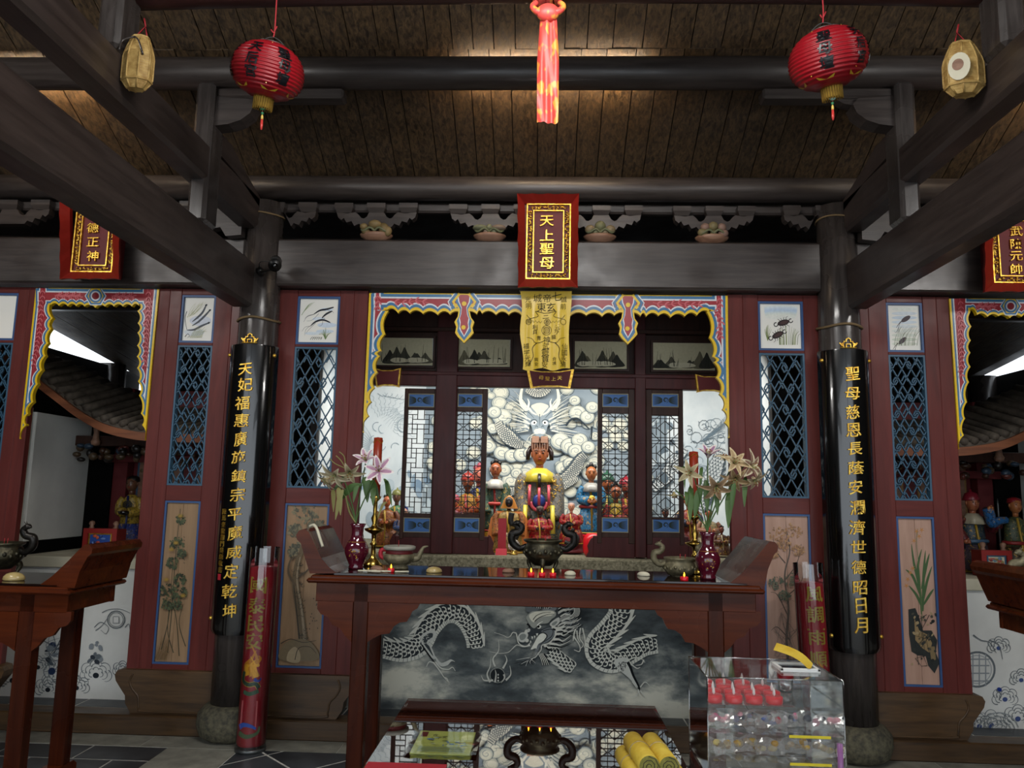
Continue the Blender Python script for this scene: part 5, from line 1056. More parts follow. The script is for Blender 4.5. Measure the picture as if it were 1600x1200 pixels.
    if collar: MB('gloss_paint').use(0, collar, True).loft([ringz(x, y-.01*H, zs+.035*H, r*.75, r*.75), ringz(x, y-.03*H, zs-.01*H, w_*.55, w_*.5, 28, .06, 6), ringz(x, y-.05*H, zs-.09*H, w_*.62, w_*.62, 28, .10, 6), ringz(x, y-.04*H, zs-.095*H, w_*.5, w_*.5)]).build('collar', t)
    hm = MB('gloss_paint').use(0, hatc, True)
    if hat == 'crown':
        hm.lathe([(r*.95, -.1*r), (r*1.0, .5*r), (r*.95, 1.2*r)], (x, y, hz+r*.35), 16); hm.use(col='3a1a10', sm=False); hm.box(x-r*.95, x+r*.95, y-r*1.5, y+r*1.0, hz+r*1.55, hz+r*1.7); hm.build('crown', t)
        g = MB('carved_wood'); g.use(0); g.box(x-r*.85, x-r*.1, y-r*1.52, y-r*1.48, hz+r*1.2, hz+r*1.9); g.box(x+r*.1, x+r*.85, y-r*1.52, y-r*1.48, hz+r*1.2, hz+r*1.9)
        for k in range(7): g.tube([(x+(k-3)*r*.27, y-r*1.4, hz+r*1.5), (x+(k-3)*r*.27, y-r*1.4, hz+r*.35)], r*.05, 5)
        g.build('crown_beads', t)
        for s in (-1, 1): MB('gloss_paint').use(0, '241512', True).tube([(x+s*r*.95, y, hz+r*.9), (x+s*r*1.25, y, hz+r*.2), (x+s*r*1.3, y, hz-r*.6)], [r*.2, r*.28, r*.22], 8).build('tassel', t)
    elif hat == 'bun': hm.ball((x, y+r*.15, hz+r*.35), r*.95, r*.95, r*.9, 14, 8); hm.ball((x, y, hz+r*1.4), r*.4, r*.4, r*.5, 10, 6); [hm.ball((x+s*r*.6, y, hz+r*1.1), r*.35, r*.3, r*.4, 8, 6) for s in (-1, 1)]; hm.build('hair', t)
    elif hat == 'helmet': hm.lathe([(r*1.15, -.05*r), (r*1.2, .15*r), (r*1.0, .6*r), (r*.8, 1.0*r), (r*.2, 1.25*r), (r*.12, 1.6*r)], (x, y, hz+r*.35), 16); hm.build('helmet', t)
    elif hat == 'hood':
        hm.loft([ringz(x, y+.1*r, hz+r*1.5, r*.15, r*.15), ringz(x, y+.15*r, hz+r*.9, r*.95, r*.9), ringz(x, y+.35*r, hz, r*1.35, r*1.1), ringz(x, y+.5*r, hz-r*1.3, r*1.9, r*1.4)], False); hm.build('hood', t)
    else: hm.lathe([(r*.98, 0), (r*1.02, .3*r), (r*.9, .75*r), (r*.3, 1.0*r)], (x, y, hz+r*.3), 16); hm.build('cap', t)
    if cloak: MB('cloth').use(0, cloak, True).loft([[V((x+w_*q*cos(a), y+w_*.3+w_*q*.9*sin(a), zz)) for a in [radians_(-35+250*i/18) for i in range(19)]] for q, zz in ((.75, zs), (1.05, zb+.6*H), (1.25, zb+.25*H), (1.4, zb+.01*H))], False).build('cloak', t)
    if hold == 'spear': MB('grey_metal').use(sm=True).tube([(x+w_*1.25, y-w_*.75, zb), (x+w_*1.25, y-w_*.75, zs+.15*H), (x+w_*1.25, y-w_*.75, zs+.22*H)], [.012*H, .012*H, .002], 8).build('spear', t)
    if hold == 'tray': MB('black_lacquer').use(sm=True).lathe([(.03*H, 0), (.075*H, .02*H), (.08*H, .05*H)], (x, y-w_*.95, zs-.25*H), 14).build('bowl', t)
    if hold == 'seal': MB('gold').use(sm=True).ball((x, y-w_*.95, zs-.2*H), .05*H, .02*H, .06*H).build('gold_disc', t)
    return t, x, y, zb, H, w_, zs
# goddess
t, x, y, zb, H, w_, zs = figure(841, 862, 683, 6.35, 'seated goddess statue in silver-grey brocade robe with yellow collar and beaded crown', '7d7a70', '86827a', '8a4a26', 'crown', 'c9a83a', '23305f', .215, 'robe', z0=1.07, collar='dcc63c', skirt='56635c', hatc='6b3518')
mb = MB('gloss_paint').use(0, '2a3a7a', True); mb.ball((x, y-w_*.72, zs-.26*H), .06*H, .03*H, .06*H); mb.use(col='c24a55'); mb.tube([(x+.075*H*cos(a), y-w_*.72, zs-.27*H+.075*H*sin(a)) for a in [pi+pi*i/12 for i in range(13)]], .016*H, 8)
for s in (-1, 0, 1): mb.tube([(x+s*.085*H, y-w_*.8, zs-.12*H), (x+s*.09*H, y-w_*.9, zs-.3*H)], .013*H, 6)
mb.use(col='d9c84a'); [mb.tube([(x+s*.12*H, y-w_*.75, zs-.3*H), (x+s*.13*H, y-w_*.85, zs-.55*H)], .02*H, 6) for s in (-1, 1)]; mb.use(col='1d1a18'); mb.tube([(x, y-w_*.72, zs-.02*H), (x, y-w_*.82, zs-.14*H)], .016*H, 6); mb.build('breast_ornament', t)
bm = MB('gold').use(sm=True)
for k in range(46):
    a = random.choice([-1, 1])*random.uniform(.35, 1.1); u = random.uniform(.2, .85); rr = w_*(1.02 if u > .5 else 1.03); c = (x+rr*sin(a)*.95, y-rr*cos(a)*.72, zb+u*(zs-zb)); bm.tube([c, (c[0]+random.uniform(-.02, .02), c[1]-.004, c[2]+.02), (c[0]+random.uniform(-.03, .03), c[1], c[2]+.035)], .0035, 5)
bm.build('gold_embroidery', t, kind='stuff')
MB('carved_wood').cbox(x-.17, x+.17, y+.06, y+.25, 1.05, 1.42, .01).build('throne', t)
# attendants and smaller deities (label, placing from the photo)
figure(772, 850, 716, 6.2, 'maiden statue in green and white robe with tall black hair bun, beside the goddess', '3f5a48', '4a6a54', '8a4a2a', 'bun', 'a8342c', 'a8342c', .19, 'robe', z0=1.07, collar='dcd8cc', ped='gold', hatc='140f10')
figure(923, 862, 722, 6.2, 'maiden statue in bright blue skirt with yellow sleeve, beside the goddess', '2f8fc4', '2f8fc4', '9a5c34', 'bun', 'c9a02c', '8a2a2a', .19, 'front', z0=1.07, collar='b8b4ac', ped='wax_red', hatc='2a2624', hold='seal')
t, x, y, zb, H, w_, zs = figure(794, 862, 776, 5.9, 'small deity in orange hooded cloak with black dragon emblem', 'c9a050', 'd07a3a', '1f1512', 'hood', 'd8a52e', None, .32, 'robe', z0=1.05, cloak='d9782e', hatc='d98a32')
mb = MB('paint').use(0, '15140f', True); mb.tube(cat([(x+w_*.1, y-w_*1.0, zb+.2*H), (x+w_*.45, y-w_*1.0, zb+.3*H), (x+w_*.5, y-w_*.98, zb+.5*H), (x+w_*.15, y-w_*.98, zb+.55*H), (x+w_*.2, y-w_*.96, zb+.72*H)], 5), .05*H, 8); mb.build('dragon_emblem', t)
MB('tube_red').use(sm=False).box(x-.1*H-.03, x-.1*H+.03, y-w_*1.02-.005, y-w_*1.02, zb+.05*H, zb+.62*H).build('orange_slip', t)
figure(843, 850, 791, 5.92, 'small dark-faced deity in red and yellow robe directly in front of the goddess', 'c8202a', 'c8202a', '2a1712', 'cap', 'e0b030', None, .3, 'front', z0=1.06, hatc='5a4638')
t, x, y, zb, H, w_, zs = figure(892, 862, 786, 5.95, 'small pale-faced deity in red robe above a black dragon, beside the goddess', 'c2242a', 'c8202a', 'c98a68', 'cap', 'e0b030', None, .3, 'front', z0=1.06, ped='plaque_field', hatc='d8b0a0')
mb = MB('paint').use(0, '14130f', True); mb.tube(cat([(x-.05, y-.1, zb+.02), (x+.03, y-.11, zb+.0), (x+.045, y-.11, zb+.06), (x-.0, y-.11, zb+.075), (x+.015, y-.11, zb+.12)], 5), .014, 8); mb.build('dragon_ornament', t)
figure(708, 862, 770, 6.1, 'deity in pink and red robe behind the grid lattice door', 'b8485a', 'b8485a', 'b0604a', 'helmet', 'd8a52e', None, .17, z0=1.06, hatc='c05060')
figure(728, 862, 735, 6.35, 'tall deity in yellow and orange robe with pointed hat behind the grid lattice door', 'd99a2a', 'c8502a', '7a4028', 'helmet', 'b0302a', None, .22, z0=1.06, hatc='b03a30')
figure(746, 862, 722, 6.55, 'deity in dark blue robe behind the grid lattice door', '26357a', '26357a', 'a85a48', 'bun', 'c9a02c', None, .17, z0=1.06, hatc='b04a5a')
figure(948, 862, 735, 6.4, 'deity in green robe behind the grid lattice door on the blue-skirted maiden side', '3f6a48', '3f6a48', '8a4a2a', 'helmet', 'c9a02c', None, .17, z0=1.06, hatc='2f5a44')
figure(962, 862, 752, 6.2, 'deity in yellow and red robe behind the grid lattice door on the blue-skirted maiden side', 'd0b030', 'b02a2a', '8a4a2a', 'bun', 'c9a02c', None, .17, z0=1.06)
figure(978, 862, 742, 6.5, 'deity in red robe behind the grid lattice door on the blue-skirted maiden side', 'b8242e', 'b8242e', '7a3a2a', 'helmet', 'c9a02c', None, .17, z0=1.06, hatc='a02030')
figure(602, 862, 770, 6.1, 'small deity in orange-brown robe behind the brass candlestick with the red candle', 'b0622a', '8a4a2a', 'b0603a', 'bun', 'c9a02c', None, .26, z0=1.06)
figure(617, 862, 762, 6.3, 'small deity in green and white robe beside the brick-weave door', '5a9a6a', 'd8e0d8', '6a4a3a', 'helmet', 'c9a02c', None, .24, z0=1.06, hatc='8a8a4a')
figure(630, 862, 790, 6.0, 'small deity in pale pink and blue robe beside the brick-weave door', 'c8b0b4', '3a5a9a', 'b08068', 'bun', 'c9a02c', None, .26, z0=1.06, hatc='2a4a9a')
figure(1108, 868, 796, 6.1, 'small seated deity in cream and red robe behind the vase of drooping lilies', 'c8b890', 'b87a5a', '9a4a2a', 'cap', 'c9402c', None, .3, z0=1.06)
figure(1128, 868, 820, 5.95, 'small brown deity with embroidered cloth behind the vase of drooping lilies', '7a4a30', '7a4a30', '6a3020', 'bun', 'd8c8a0', None, .3, z0=1.06)
figure(1076, 868, 775, 6.3, 'deity in red cap beside the octagon lattice door', 'a83230', '3a3a5a', '8a4a2a', 'cap', 'c9a02c', None, .26, z0=1.06, hatc='c0402a')
figure(1040, 868, 795, 6.2, 'small dark deity behind the octagon lattice door', '3a2a3a', '5a2a3a', '5a3020', 'cap', 'c9a02c', None, .3, z0=1.06)
# crystal ball, red slips, white cloth under the figures
c = P(803, 851, 5.72); t = thing('crystal_ball', (c.x, c.y, 1.05), 'clear crystal ball on the stone ledge', 'ball'); MB('crystal').use(sm=True).ball((c.x, c.y, 1.05+.07), .042, n=20, m=14).build('ball', t); MB('brass').use(sm=True).lathe([(.03, 0), (.032, .012), (.018, .02), (.024, .034)], (c.x, c.y, 1.05), 16).build('stand', t)
c = P(783, 858, 5.66); MB('tube_red').add([(c.x-.04, c.y, 1.05), (c.x+.04, c.y, 1.05), (c.x+.04, c.y+.03, 1.095), (c.x-.04, c.y+.03, 1.095), (c.x-.04, c.y+.06, 1.05), (c.x+.04, c.y+.06, 1.05)], [(0, 1, 2, 3), (3, 2, 5, 4)]).build('red_card', label='small folded red card standing on the stone ledge', cat='card')
MB('wax_red').use(sm=True).lathe([(.06, 0), (.075, .03), (.075, .12), (.05, .16), (.0, .165)], (P(927, 850, 5.8).x, 5.8, 1.05), 18).build('red_cushion', label='round red cushion at the foot of the blue-skirted maiden', cat='cushion')
# ================================================================== ALTAR TABLES
plain('altar_top', '180b07', .07, .5)
def polyY(mb, pts, Y0, Y1, smooth=False, Yt=None):
    q = [P(a, b, Yt or Y0) for a, b in pts]; mb.prism([(v.x, v.z) for v in q], Y0, Y1); return mb
def altar_table(label):
    t = thing('altar_table', (0, 4.15, 0), label, 'table', 'altar tables with scrolled ends')
    yf, yb = 3.9, 4.42; xa, xb = -1.165, 1.10; zt = 1.082
    MB('altar_top').cbox(xa+.13, xb-.08, yf+.03, yb-.02, zt-.012, zt, .002).build('glass_top', t)
    m1 = MB('altar_wood_x').use(sm=False); m1.cbox(xa+.02, xb-.02, yf+.01, yb-.01, 1.05, zt-.012, .006); m1.cbox(xa, xb, yf, yb, 1.032, 1.056, .01); m1.build('top_moulding', t)
    MB('altar_wood_x').cbox(xa+.04, xb-.035, yf+.05, yf+.075, .938, 1.034, .003).build('front_apron', t); MB('altar_wood_x').cbox(xa+.04, xb-.035, yb-.075, yb-.05, .938, 1.034, .003).build('back_apron', t)
    for x in (xa+.06, xb-.06): MB('altar_wood_x').cbox(x-.012, x+.012, yf+.06, yb-.06, .938, 1.034, .003).build('end_apron', t)
    for lp in (True, False):
        pf = [(484, 896), (475, 867), (470, 849), (464, 843), (462.5, 836), (467, 829), (475, 826.5), (482, 831), (490, 847), (502, 872), (514, 886), (527, 896)] if lp else [(1195, 917), (1200, 890), (1206, 875), (1210, 866), (1215, 861), (1216, 853), (1211, 847), (1203, 846), (1197, 852), (1178, 875), (1158, 897), (1140, 911.5)]
        q = [P(a, b, yf+.03) for a, b in pf]; mb = MB('altar_wood_x').prism([(v.x, v.z) for v in q], yf+.03, yb-.02); mb.build('scrolled_end', t)
        lx = (-.895 if lp else .868)
        for yy in (yf+.05, yb-.12):
            MB('altar_wood_z').cbox(lx-.04, lx+.04, yy, yy+.07, .07, 1.034, .006).build('leg', t)
        MB('altar_wood_x').prism([(yf+.0, 0), (yf+.0, .05), (yf+.03, .075), (yb-.03, .075), (yb, .05), (yb, 0)], lx-.045, lx+.045, lambda a, b, d: (d, a, b)).build('foot_rail', t)
        s = 1 if lp else -1
        br = [(.04, .945), (.30, .945), (.285, .915), (.26, .9), (.25, .875), (.235, .85), (.2, .845), (.17, .825), (.15, .79), (.11, .785), (.07, .765), (.04, .745)]
        MB('altar_wood_x').prism([(lx+s*a, b) for a, b in br], yf+.052, yf+.074).build('carved_bracket', t)
        bo = [(-.04, .945), (-.22, .945), (-.22, .9), (-.2, .875), (-.165, .865), (-.14, .825), (-.1, .81), (-.07, .77), (-.04, .745)]
        MB('altar_wood_x').prism([(lx+s*a, b) for a, b in bo], yf+.052, yf+.074).build('carved_bracket', t)
    return t
def copy_tree(o, off, parent=None, **props):
    c = o.copy(); COL.objects.link(c)
    if parent is None: c.location = o.location+V(off)
    else: c.parent = parent; c.matrix_parent_inverse = o.matrix_parent_inverse.copy()
    for k, v in props.items(): c[k] = v
    for ch in list(o.children): copy_tree(ch, off, c)
    return c
ALT = altar_table('polished red-brown altar table with scrolled ends before the goddess shrine')
TL = copy_tree(ALT, (-3.33, -.22, 0), label='polished altar table with scrolled end before the yellow-robed statue'); TR = copy_tree(ALT, (3.45, -.25, 0), label='polished altar table with scrolled end before the two warrior statues')
TL.scale.z = .94; TR.scale.z = .93
ZT = 1.082
def on_table(px, Y): v = P(px, 890, Y); return v.x
def censer(px, Y, r, label, mat, legs=True, handles='dragon', zt=ZT, x=None, h=1.0):
    x = on_table(px, Y) if x is None else x; t = thing('incense_burner', (x, Y, zt), label, 'incense burner', 'incense burners'); lz = .06*h if legs else .0
    MB(mat).use(sm=True).lathe([(r*.45, lz*.6+.004), (r*.75, lz+.006), (r*.98, lz+r*.35), (r*1.02, lz+r*.62), (r*.9, lz+r*.86), (r*.84, lz+r*.95), (r*1.0, lz+r*1.05), (r*1.02, lz+r*1.14), (r*.92, lz+r*1.14), (r*.86, lz+r*1.02), (r*.3, lz+r*.95)], (x, Y, zt), 32).build('bowl', t)
    b = MB(mat).use(sm=True)
    for k in range(22): a = 2*pi*k/22; b.ball((x+r*.99*cos(a), Y+r*.99*sin(a), zt+lz+r*(.48+.1*(k % 2))), r*.11, r*.11, r*.12, 8, 5)
    b.build('relief_band', t)
    if legs:
        for k in range(3): a = -pi/2+.0+2*pi*k/3+(pi if False else 0); MB(mat).use(sm=True).tube(cat([(x+r*.62*cos(a), Y+r*.62*sin(a), zt+lz+r*.2), (x+r*.85*cos(a), Y+r*.85*sin(a), zt+lz*.9), (x+r*.72*cos(a), Y+r*.72*sin(a), zt+lz*.35), (x+r*.8*cos(a), Y+r*.8*sin(a), zt+.008)], 4), [r*.2, r*.19, r*.17, r*.15, r*.13, r*.11, r*.1, r*.09, r*.09, r*.09, r*.1, r*.11, r*.12], 8).build('leg', t)
    else: MB(mat).use(sm=True).lathe([(r*.62, 0), (r*.6, .012), (r*.48, .02)], (x, Y, zt), 24).build('foot_ring', t)
    MB('joss_end').use(sm=True).lathe([(r*.86, lz+r*1.0), (r*.4, lz+r*1.04), (0, lz+r*1.05)], (x, Y, zt), 20).build('ash', t)
    if handles == 'dragon':
        for s in (-1, 1):
            p = cat([(x+s*r*q_, Y-.004*k_, zt+lz+r*h_) for k_, (q_, h_) in enumerate(((.85, .82), (1.2, .66), (1.6, .95), (1.62, 1.4), (1.25, 1.52), (1.12, 1.8), (1.35, 1.98)))], 5); n = len(p)
            h_ = MB('black_iron' if mat == 'bronze' else mat).use(sm=True).tube(p, [r*(.12+.09*sin(pi*i/(n-1))) for i in range(n)], 8); e = p[-1]
            h_.ball(e, r*.2, r*.16, r*.15, 10, 6); h_.tube([e, e+V((s*r*.25, -.01, -r*.03))], [r*.12, r*.06], 6)
            for k in range(5): q = p[4+k*4]; h_.tube([q, q+V((s*r*.22, 0, r*.12))], [r*.07, .001], 5)
            for k in (-1, 1): h_.tube([e, e+V((-s*r*.15, k*.01, r*.25))], [r*.04, .001], 5)
            h_.build('dragon_handle', t)
    for k in range(3): a = random.uniform(-.4, .4)*r; MB('string_red').use(sm=True).tube([(x+a, Y+k*.004, zt+lz+r*1.02), (x+a*1.1, Y+k*.004, zt+lz+r*1.35)], .0016, 5).build('incense_stick', t)
    return t
censer(847.5, 4.16, .1, 'dark bronze three-legged incense burner with two black dragon handles, in front of the goddess', 'bronze')
censer(1062, 4.2, .083, 'grey-bronze round incense burner with dragon handles beside the maroon vase of drooping lilies', 'grey_bronze', False)
# spouted vessel
x = on_table(623, 4.2); t = thing('spouted_vessel', (x, 4.2, ZT), 'grey-green and red bronze vessel with curved horn spout beside the upright lilies', 'vessel')
MB('grey_bronze').use(sm=True).lathe([(.05, 0), (.052, .01), (.04, .02), (.06, .028), (.084, .05), (.086, .068), (.076, .08)], (x, 4.2, ZT), 28).build('bowl', t); MB('plaque_field').use(sm=True).lathe([(.076, .078), (.072, .09), (.074, .103)], (x, 4.2, ZT), 28).build('red_band', t)
MB('pale_stone').use(sm=True).lathe([(.078, .1), (.086, .106), (.086, .118), (.078, .122), (.07, .116), (.02, .112)], (x, 4.2, ZT), 28).build('rim', t)
MB('grey_bronze').use(sm=True).tube(cat([(x+.07, 4.2, ZT+.055), (x+.1, 4.2, ZT+.06), (x+.115, 4.2, ZT+.09), (x+.13, 4.2, ZT+.115), (x+.155, 4.2, ZT+.122)], 4), [.022-.0012*i for i in range(17)], 8).build('spout', t)
MB('tube_red').use(sm=True).tube(cat([(x-.072, 4.2, ZT+.1), (x-.098, 4.2, ZT+.095), (x-.1, 4.2, ZT+.065), (x-.08, 4.2, ZT+.055)], 4), .012, 8).build('handle', t); MB('string_red').tube([(x-.005, 4.2, ZT+.11), (x-.006, 4.2, ZT+.15)], .0016, 5).build('incense_stick', t)
# vases with lilies
def vase(px, Y, label, k=1.0):
    x = on_table(px, Y); t = thing('flower_vase', (x, Y, ZT), label, 'vase', 'maroon porcelain vases')
    MB('porcelain_maroon').use(sm=True).lathe([(a*k, b*k) for a, b in [(.038, 0), (.04, .012), (.036, .02), (.05, .05), (.063, .085), (.062, .11), (.048, .14), (.034, .16), (.03, .185), (.032, .215), (.044, .236), (.041, .236), (.03, .215), (.026, .18)]], (x, Y, ZT), 32).build('vase_body', t)
    g = MB('porcelain_gold').use(sm=True)
    for i in range(16): a = random.uniform(-2.0, -1.1); z = random.uniform(.055, .105)*k; r_ = .0635*k-abs(z-.095*k)*.22; g.ball((x+r_*cos(a), Y+r_*sin(a), ZT+z), .0045, .002, .003, 6, 4)
    g.tube([(x+.047*k*cos(a), Y+.047*k*sin(a), ZT+.1412*k) for a in [2*pi*i/24 for i in range(24)]], .0016, 5, closed=True); g.build('gold_floral_print', t); return x
def petal(mb, c, d, up, L, w_, c0, c1, curl, n=7):
    d = d.normalized(); sd = d.cross(up).normalized(); u2 = sd.cross(d).normalized(); g = []
    for i in range(n+1):
        u = i/n; p = c+d*L*(u-.12*u*u*abs(curl))+u2*L*(.28*sin(u*1.6)-curl*u*u); ww = w_*sin(pi*min(.97, .08+u*.9))**.8
        g.append([p-sd*ww+u2*ww*.25, p-sd*ww*.5, p, p+sd*ww*.5, p+sd*ww+u2*ww*.25])
    for i in range(n):
        for j in range(4):
            q = (i+.5)/n; col = [c0, c1][1 if (j in (1, 2) and q < .8) else 0]; mb.use(0, col, True); mb.add([g[i][j], g[i][j+1], g[i+1][j+1], g[i+1][j]], [(0, 1, 2, 3)])
def lily(t, c, axis, L, c0, c1, curl=.4, droop=0, opn=.9):
    axis = V(axis).normalized(); o = axis.orthogonal().normalized(); b = axis.cross(o); mb = MB('cloth')
    for k in range(6):
        a = k*pi/3+random.uniform(-.12, .12); out = o*cos(a)+b*sin(a); petal(mb, c, axis*(1.05-opn*.75)+out*opn, axis, L*random.uniform(.9, 1.08), L*(.17 if k % 2 else .2), c0, c1, curl*random.uniform(.7, 1.3)+droop)
    f = mb.build('lily_flower', t, fix=False); s = MB('cloth').use(0, '9a9a62', True)
    for k in range(5): a = k*1.25; e = c+axis*L*.55+(o*cos(a)+b*sin(a))*L*.16; s.tube([c, (c+e)/2+axis*.004, e], .0018, 5); s.use(col='8a5a30'); s.ball(e, .005, .003, .003, 6, 4); s.use(col='9a9a62')
    s.build('stamens', f); return f
def leaf(t, base, tip, w_, mat='leaf', sag=.03):
    base, tip = V(base), V(tip); d = (tip-base); sd = d.cross(V((0, 1, 0))).normalized() if abs(d.normalized().y) < .9 else V((1, 0, 0)); g = []
    for i in range(9): u = i/8; p = base+d*u+V((0, 0, sag*sin(pi*u))); ww = w_*sin(pi*(.06+.92*u))**.75; g.append([p-sd*ww, p+V((0, -ww*.35, 0)), p+sd*ww])
    MB(mat).use(sm=True).sheet(g).build('leaf', t, fix=False)
def stem(t, pts, r=.0035, mat='leaf'): MB(mat).use(sm=True).tube(cat(pts, 5), r, 6).build('stem', t)
YV = 4.14
xv = vase(556, YV, 'maroon porcelain vase with gold flowers, holding the upright white-pink lilies')
t = thing('lily_bouquet', (xv, YV, ZT+.22), 'bouquet of open white-pink lilies and wilted blooms in the maroon vase by the spouted vessel', 'flowers', 'lily bouquets')
Q = lambda px, py, dy=0: P(px, py, YV+dy)
top = Q(556, 817)
for px, py, dy in ((595, 734, -.05), (573, 716, .02), (532, 738, -.03), (512, 735, 0)): stem(t, [V((xv, YV, ZT+.05)), top+V((0, 0, .0)), (top+Q(px, py, dy))/2+V((.0, 0, .03)), Q(px, py, dy)])
lily(t, Q(592, 736, -.06), (.15, -1, .2), .095, 'e6dcd8', 'b58aa2', .25); lily(t, Q(573, 722, .0), (-.2, -.7, .65), .085, 'e2dad4', 'b793a6', .3, opn=.75)
lily(t, Q(527, 738, -.03), (-.3, -.6, -.6), .1, 'cfc4a4', 'b8ab88', .5, .25, .6); lily(t, Q(546, 735, .0), (.2, -.6, -.5), .085, 'cbbf9c', 'b3a680', .5, .2, .6); lily(t, Q(516, 745, .03), (-.6, -.3, -.6), .09, 'bdb08a', 'a89a72', .5, .3, .5)
for p in ((531, 712), (536, 706), (521, 716)): stem(t, [Q(540, 732), Q(p[0]+2, p[1]+8), Q(p[0]-6, p[1])], .003, 'leaf_dry')
for a, b, w_, mt in (((566, 757), (526, 788), .02, 'leaf'), ((571, 745), (574, 785), .022, 'leaf'), ((582, 750), (583, 790), .018, 'leaf'), ((575, 752), (592, 780), .016, 'leaf'), ((600, 748), (612, 790), .012, 'leaf'), ((555, 745), (517, 772), .012, 'leaf'), ((560, 758), (552, 785), .013, 'leaf'), ((528, 762), (532, 805), .016, 'leaf_dry'), ((536, 765), (524, 812), .014, 'leaf_dry'), ((520, 765), (521, 800), .012, 'leaf_dry'), ((604, 752), (604, 775), .01, 'leaf'), ((606, 785), (590, 810), .008, 'leaf_dry')): leaf(t, Q(*a, random.uniform(-.05, .05)), Q(*b, random.uniform(-.05, .03)), w_, mt)
stem(t, [Q(540, 775), Q(546, 800), top], .005, 'leaf_dry')
xv = vase(1106, YV-.08, 'maroon porcelain vase with gold flowers, holding the drooping brown lilies', 1.0)
YV -= .08
t = thing('lily_bouquet', (xv, YV, ZT+.22), 'bouquet of mostly withered tan lilies in the vase by the grey-bronze censer', 'flowers', 'lily bouquets'); top = Q(1105, 831)
for px, py, dy in ((1106, 712, 0), (1082, 735, -.02), (1122, 752, -.05), (1140, 735, .0), (1162, 728, -.02), (1055, 765, 0)): stem(t, [V((xv, YV, ZT+.05)), top, (top*.5+Q(px, py, dy)*.5)+V((.0, 0, .02)), Q(px, py, dy)])
lily(t, Q(1106, 716), (0, -.5, .85), .085, 'e0d4cc', '9c7090', .2, opn=.7)
for px, py, ax, L, c0, c1 in ((1080, 738, (-.4, -.7, -.1), .08, 'c9bd98', 'b0a27c'), (1119, 757, (-.1, -.7, -.6), .095, 'b89a78', 'a08260'), (1145, 725, (.2, -.7, .3), .09, 'c8b48c', 'a88f68'), (1150, 745, (-.3, -.6, -.5), .085, 'b79f78', '9c8058'), (1168, 730, (.6, -.6, .1), .1, 'd0c4a4', '8a6a58'), (1175, 745, (.4, -.5, -.7), .08, 'c8b894', 'a89070'), (1132, 720, (0, -.4, .8), .06, 'd4c8a8', 'b8a884'), (1053, 768, (0, -.1, -1), .055, 'a89a6c', '9a8c60')): lily(t, Q(px, py, random.uniform(-.05, .03)), ax, L, c0, c1, .55, .25, .6)
for a, b, w_ in (((1080, 758), (1078, 815), .018), ((1096, 762), (1085, 810), .02), ((1103, 750), (1105, 800), .018), ((1140, 768), (1138, 825), .02), ((1120, 775), (1121, 805), .013), ((1165, 745), (1163, 792), .014), ((1074, 770), (1072, 790), .012), ((1148, 755), (1143, 800), .014), ((1068, 728), (1070, 765), .008), ((1097, 730), (1094, 765), .01)): leaf(t, Q(*a, random.uniform(-.05, .05)), Q(*b, random.uniform(-.05, .03)), w_)
# candlesticks
def candlestick(px, Y, ytop, ybase, ctop, label):
    x = on_table(px, Y); zc = P(px, ytop, Y).z; t = thing('candlestick', (x, Y, ZT), label, 'candlestick', 'brass candlesticks'); h = zc-ZT
    MB('brass').use(sm=True).lathe([(.05, 0), (.052, .01), (.03, .03), (.014, .05), (.012, h*.28), (.022, h*.31), (.012, h*.34), (.014, h*.45), (.05, h*.5), (.055, h*.53), (.02, h*.55), (.012, h*.6), (.02, h*.68), (.011, h*.74), (.012, h*.92), (.03, h*.97), (.032, h), (.01, h)], (x, Y, ZT), 24).build('stand', t)
    MB('candle_brown').use(sm=True).lathe([(.024, h-.002), (.025, P(px, ctop, Y).z-ZT), (.0, P(px, ctop, Y).z-ZT+.004)], (x, Y, ZT), 18).build('candle', t)
    MB('gold').tube([(x+.0255*cos(a), Y+.0255*sin(a), P(px, ctop+6, Y).z+.01*sin(a*3)) for a in [2*pi*i/20 for i in range(20)]], .002, 5, closed=True).build('gold_band', t)
candlestick(582, 4.33, 775, 880, 684, 'brass candlestick holding a tall red candle behind the upright lilies'); candlestick(1086, 4.34, 806, 890, 706, 'brass candlestick holding a red candle behind the drooping lilies')
# tea-light candles
def tealight(x, y, z, label, lit=True, group='red tea lights', r=.017):
    t = thing('tea_light', (x, y, z), label, 'candle', group); MB('wax_red').use(sm=True).lathe([(r*.95, 0), (r, .003), (r*1.02, .018), (r*.8, .02), (r*.2, .0195)], (x, y, z), 16).build('cup', t)
    MB('flame' if lit else 'white_plastic').use(sm=True).lathe([(.001, .018), (.0042, .024), (.0035, .032), (.0004, .041)], (x, y, z), 10).build('flame', t); return t
for px in (830, 847, 864): tealight(on_table(px, 4.0), 4.0, ZT, 'small red tea light with amber flame in the row of three before the bronze burner')
tealight(on_table(611, 4.02), 4.02, ZT, 'single red tea light beside the spouted vessel'); tealight(on_table(1069, 3.97), 3.97, ZT, 'single red tea light beside the vase of drooping lilies', r=.02)
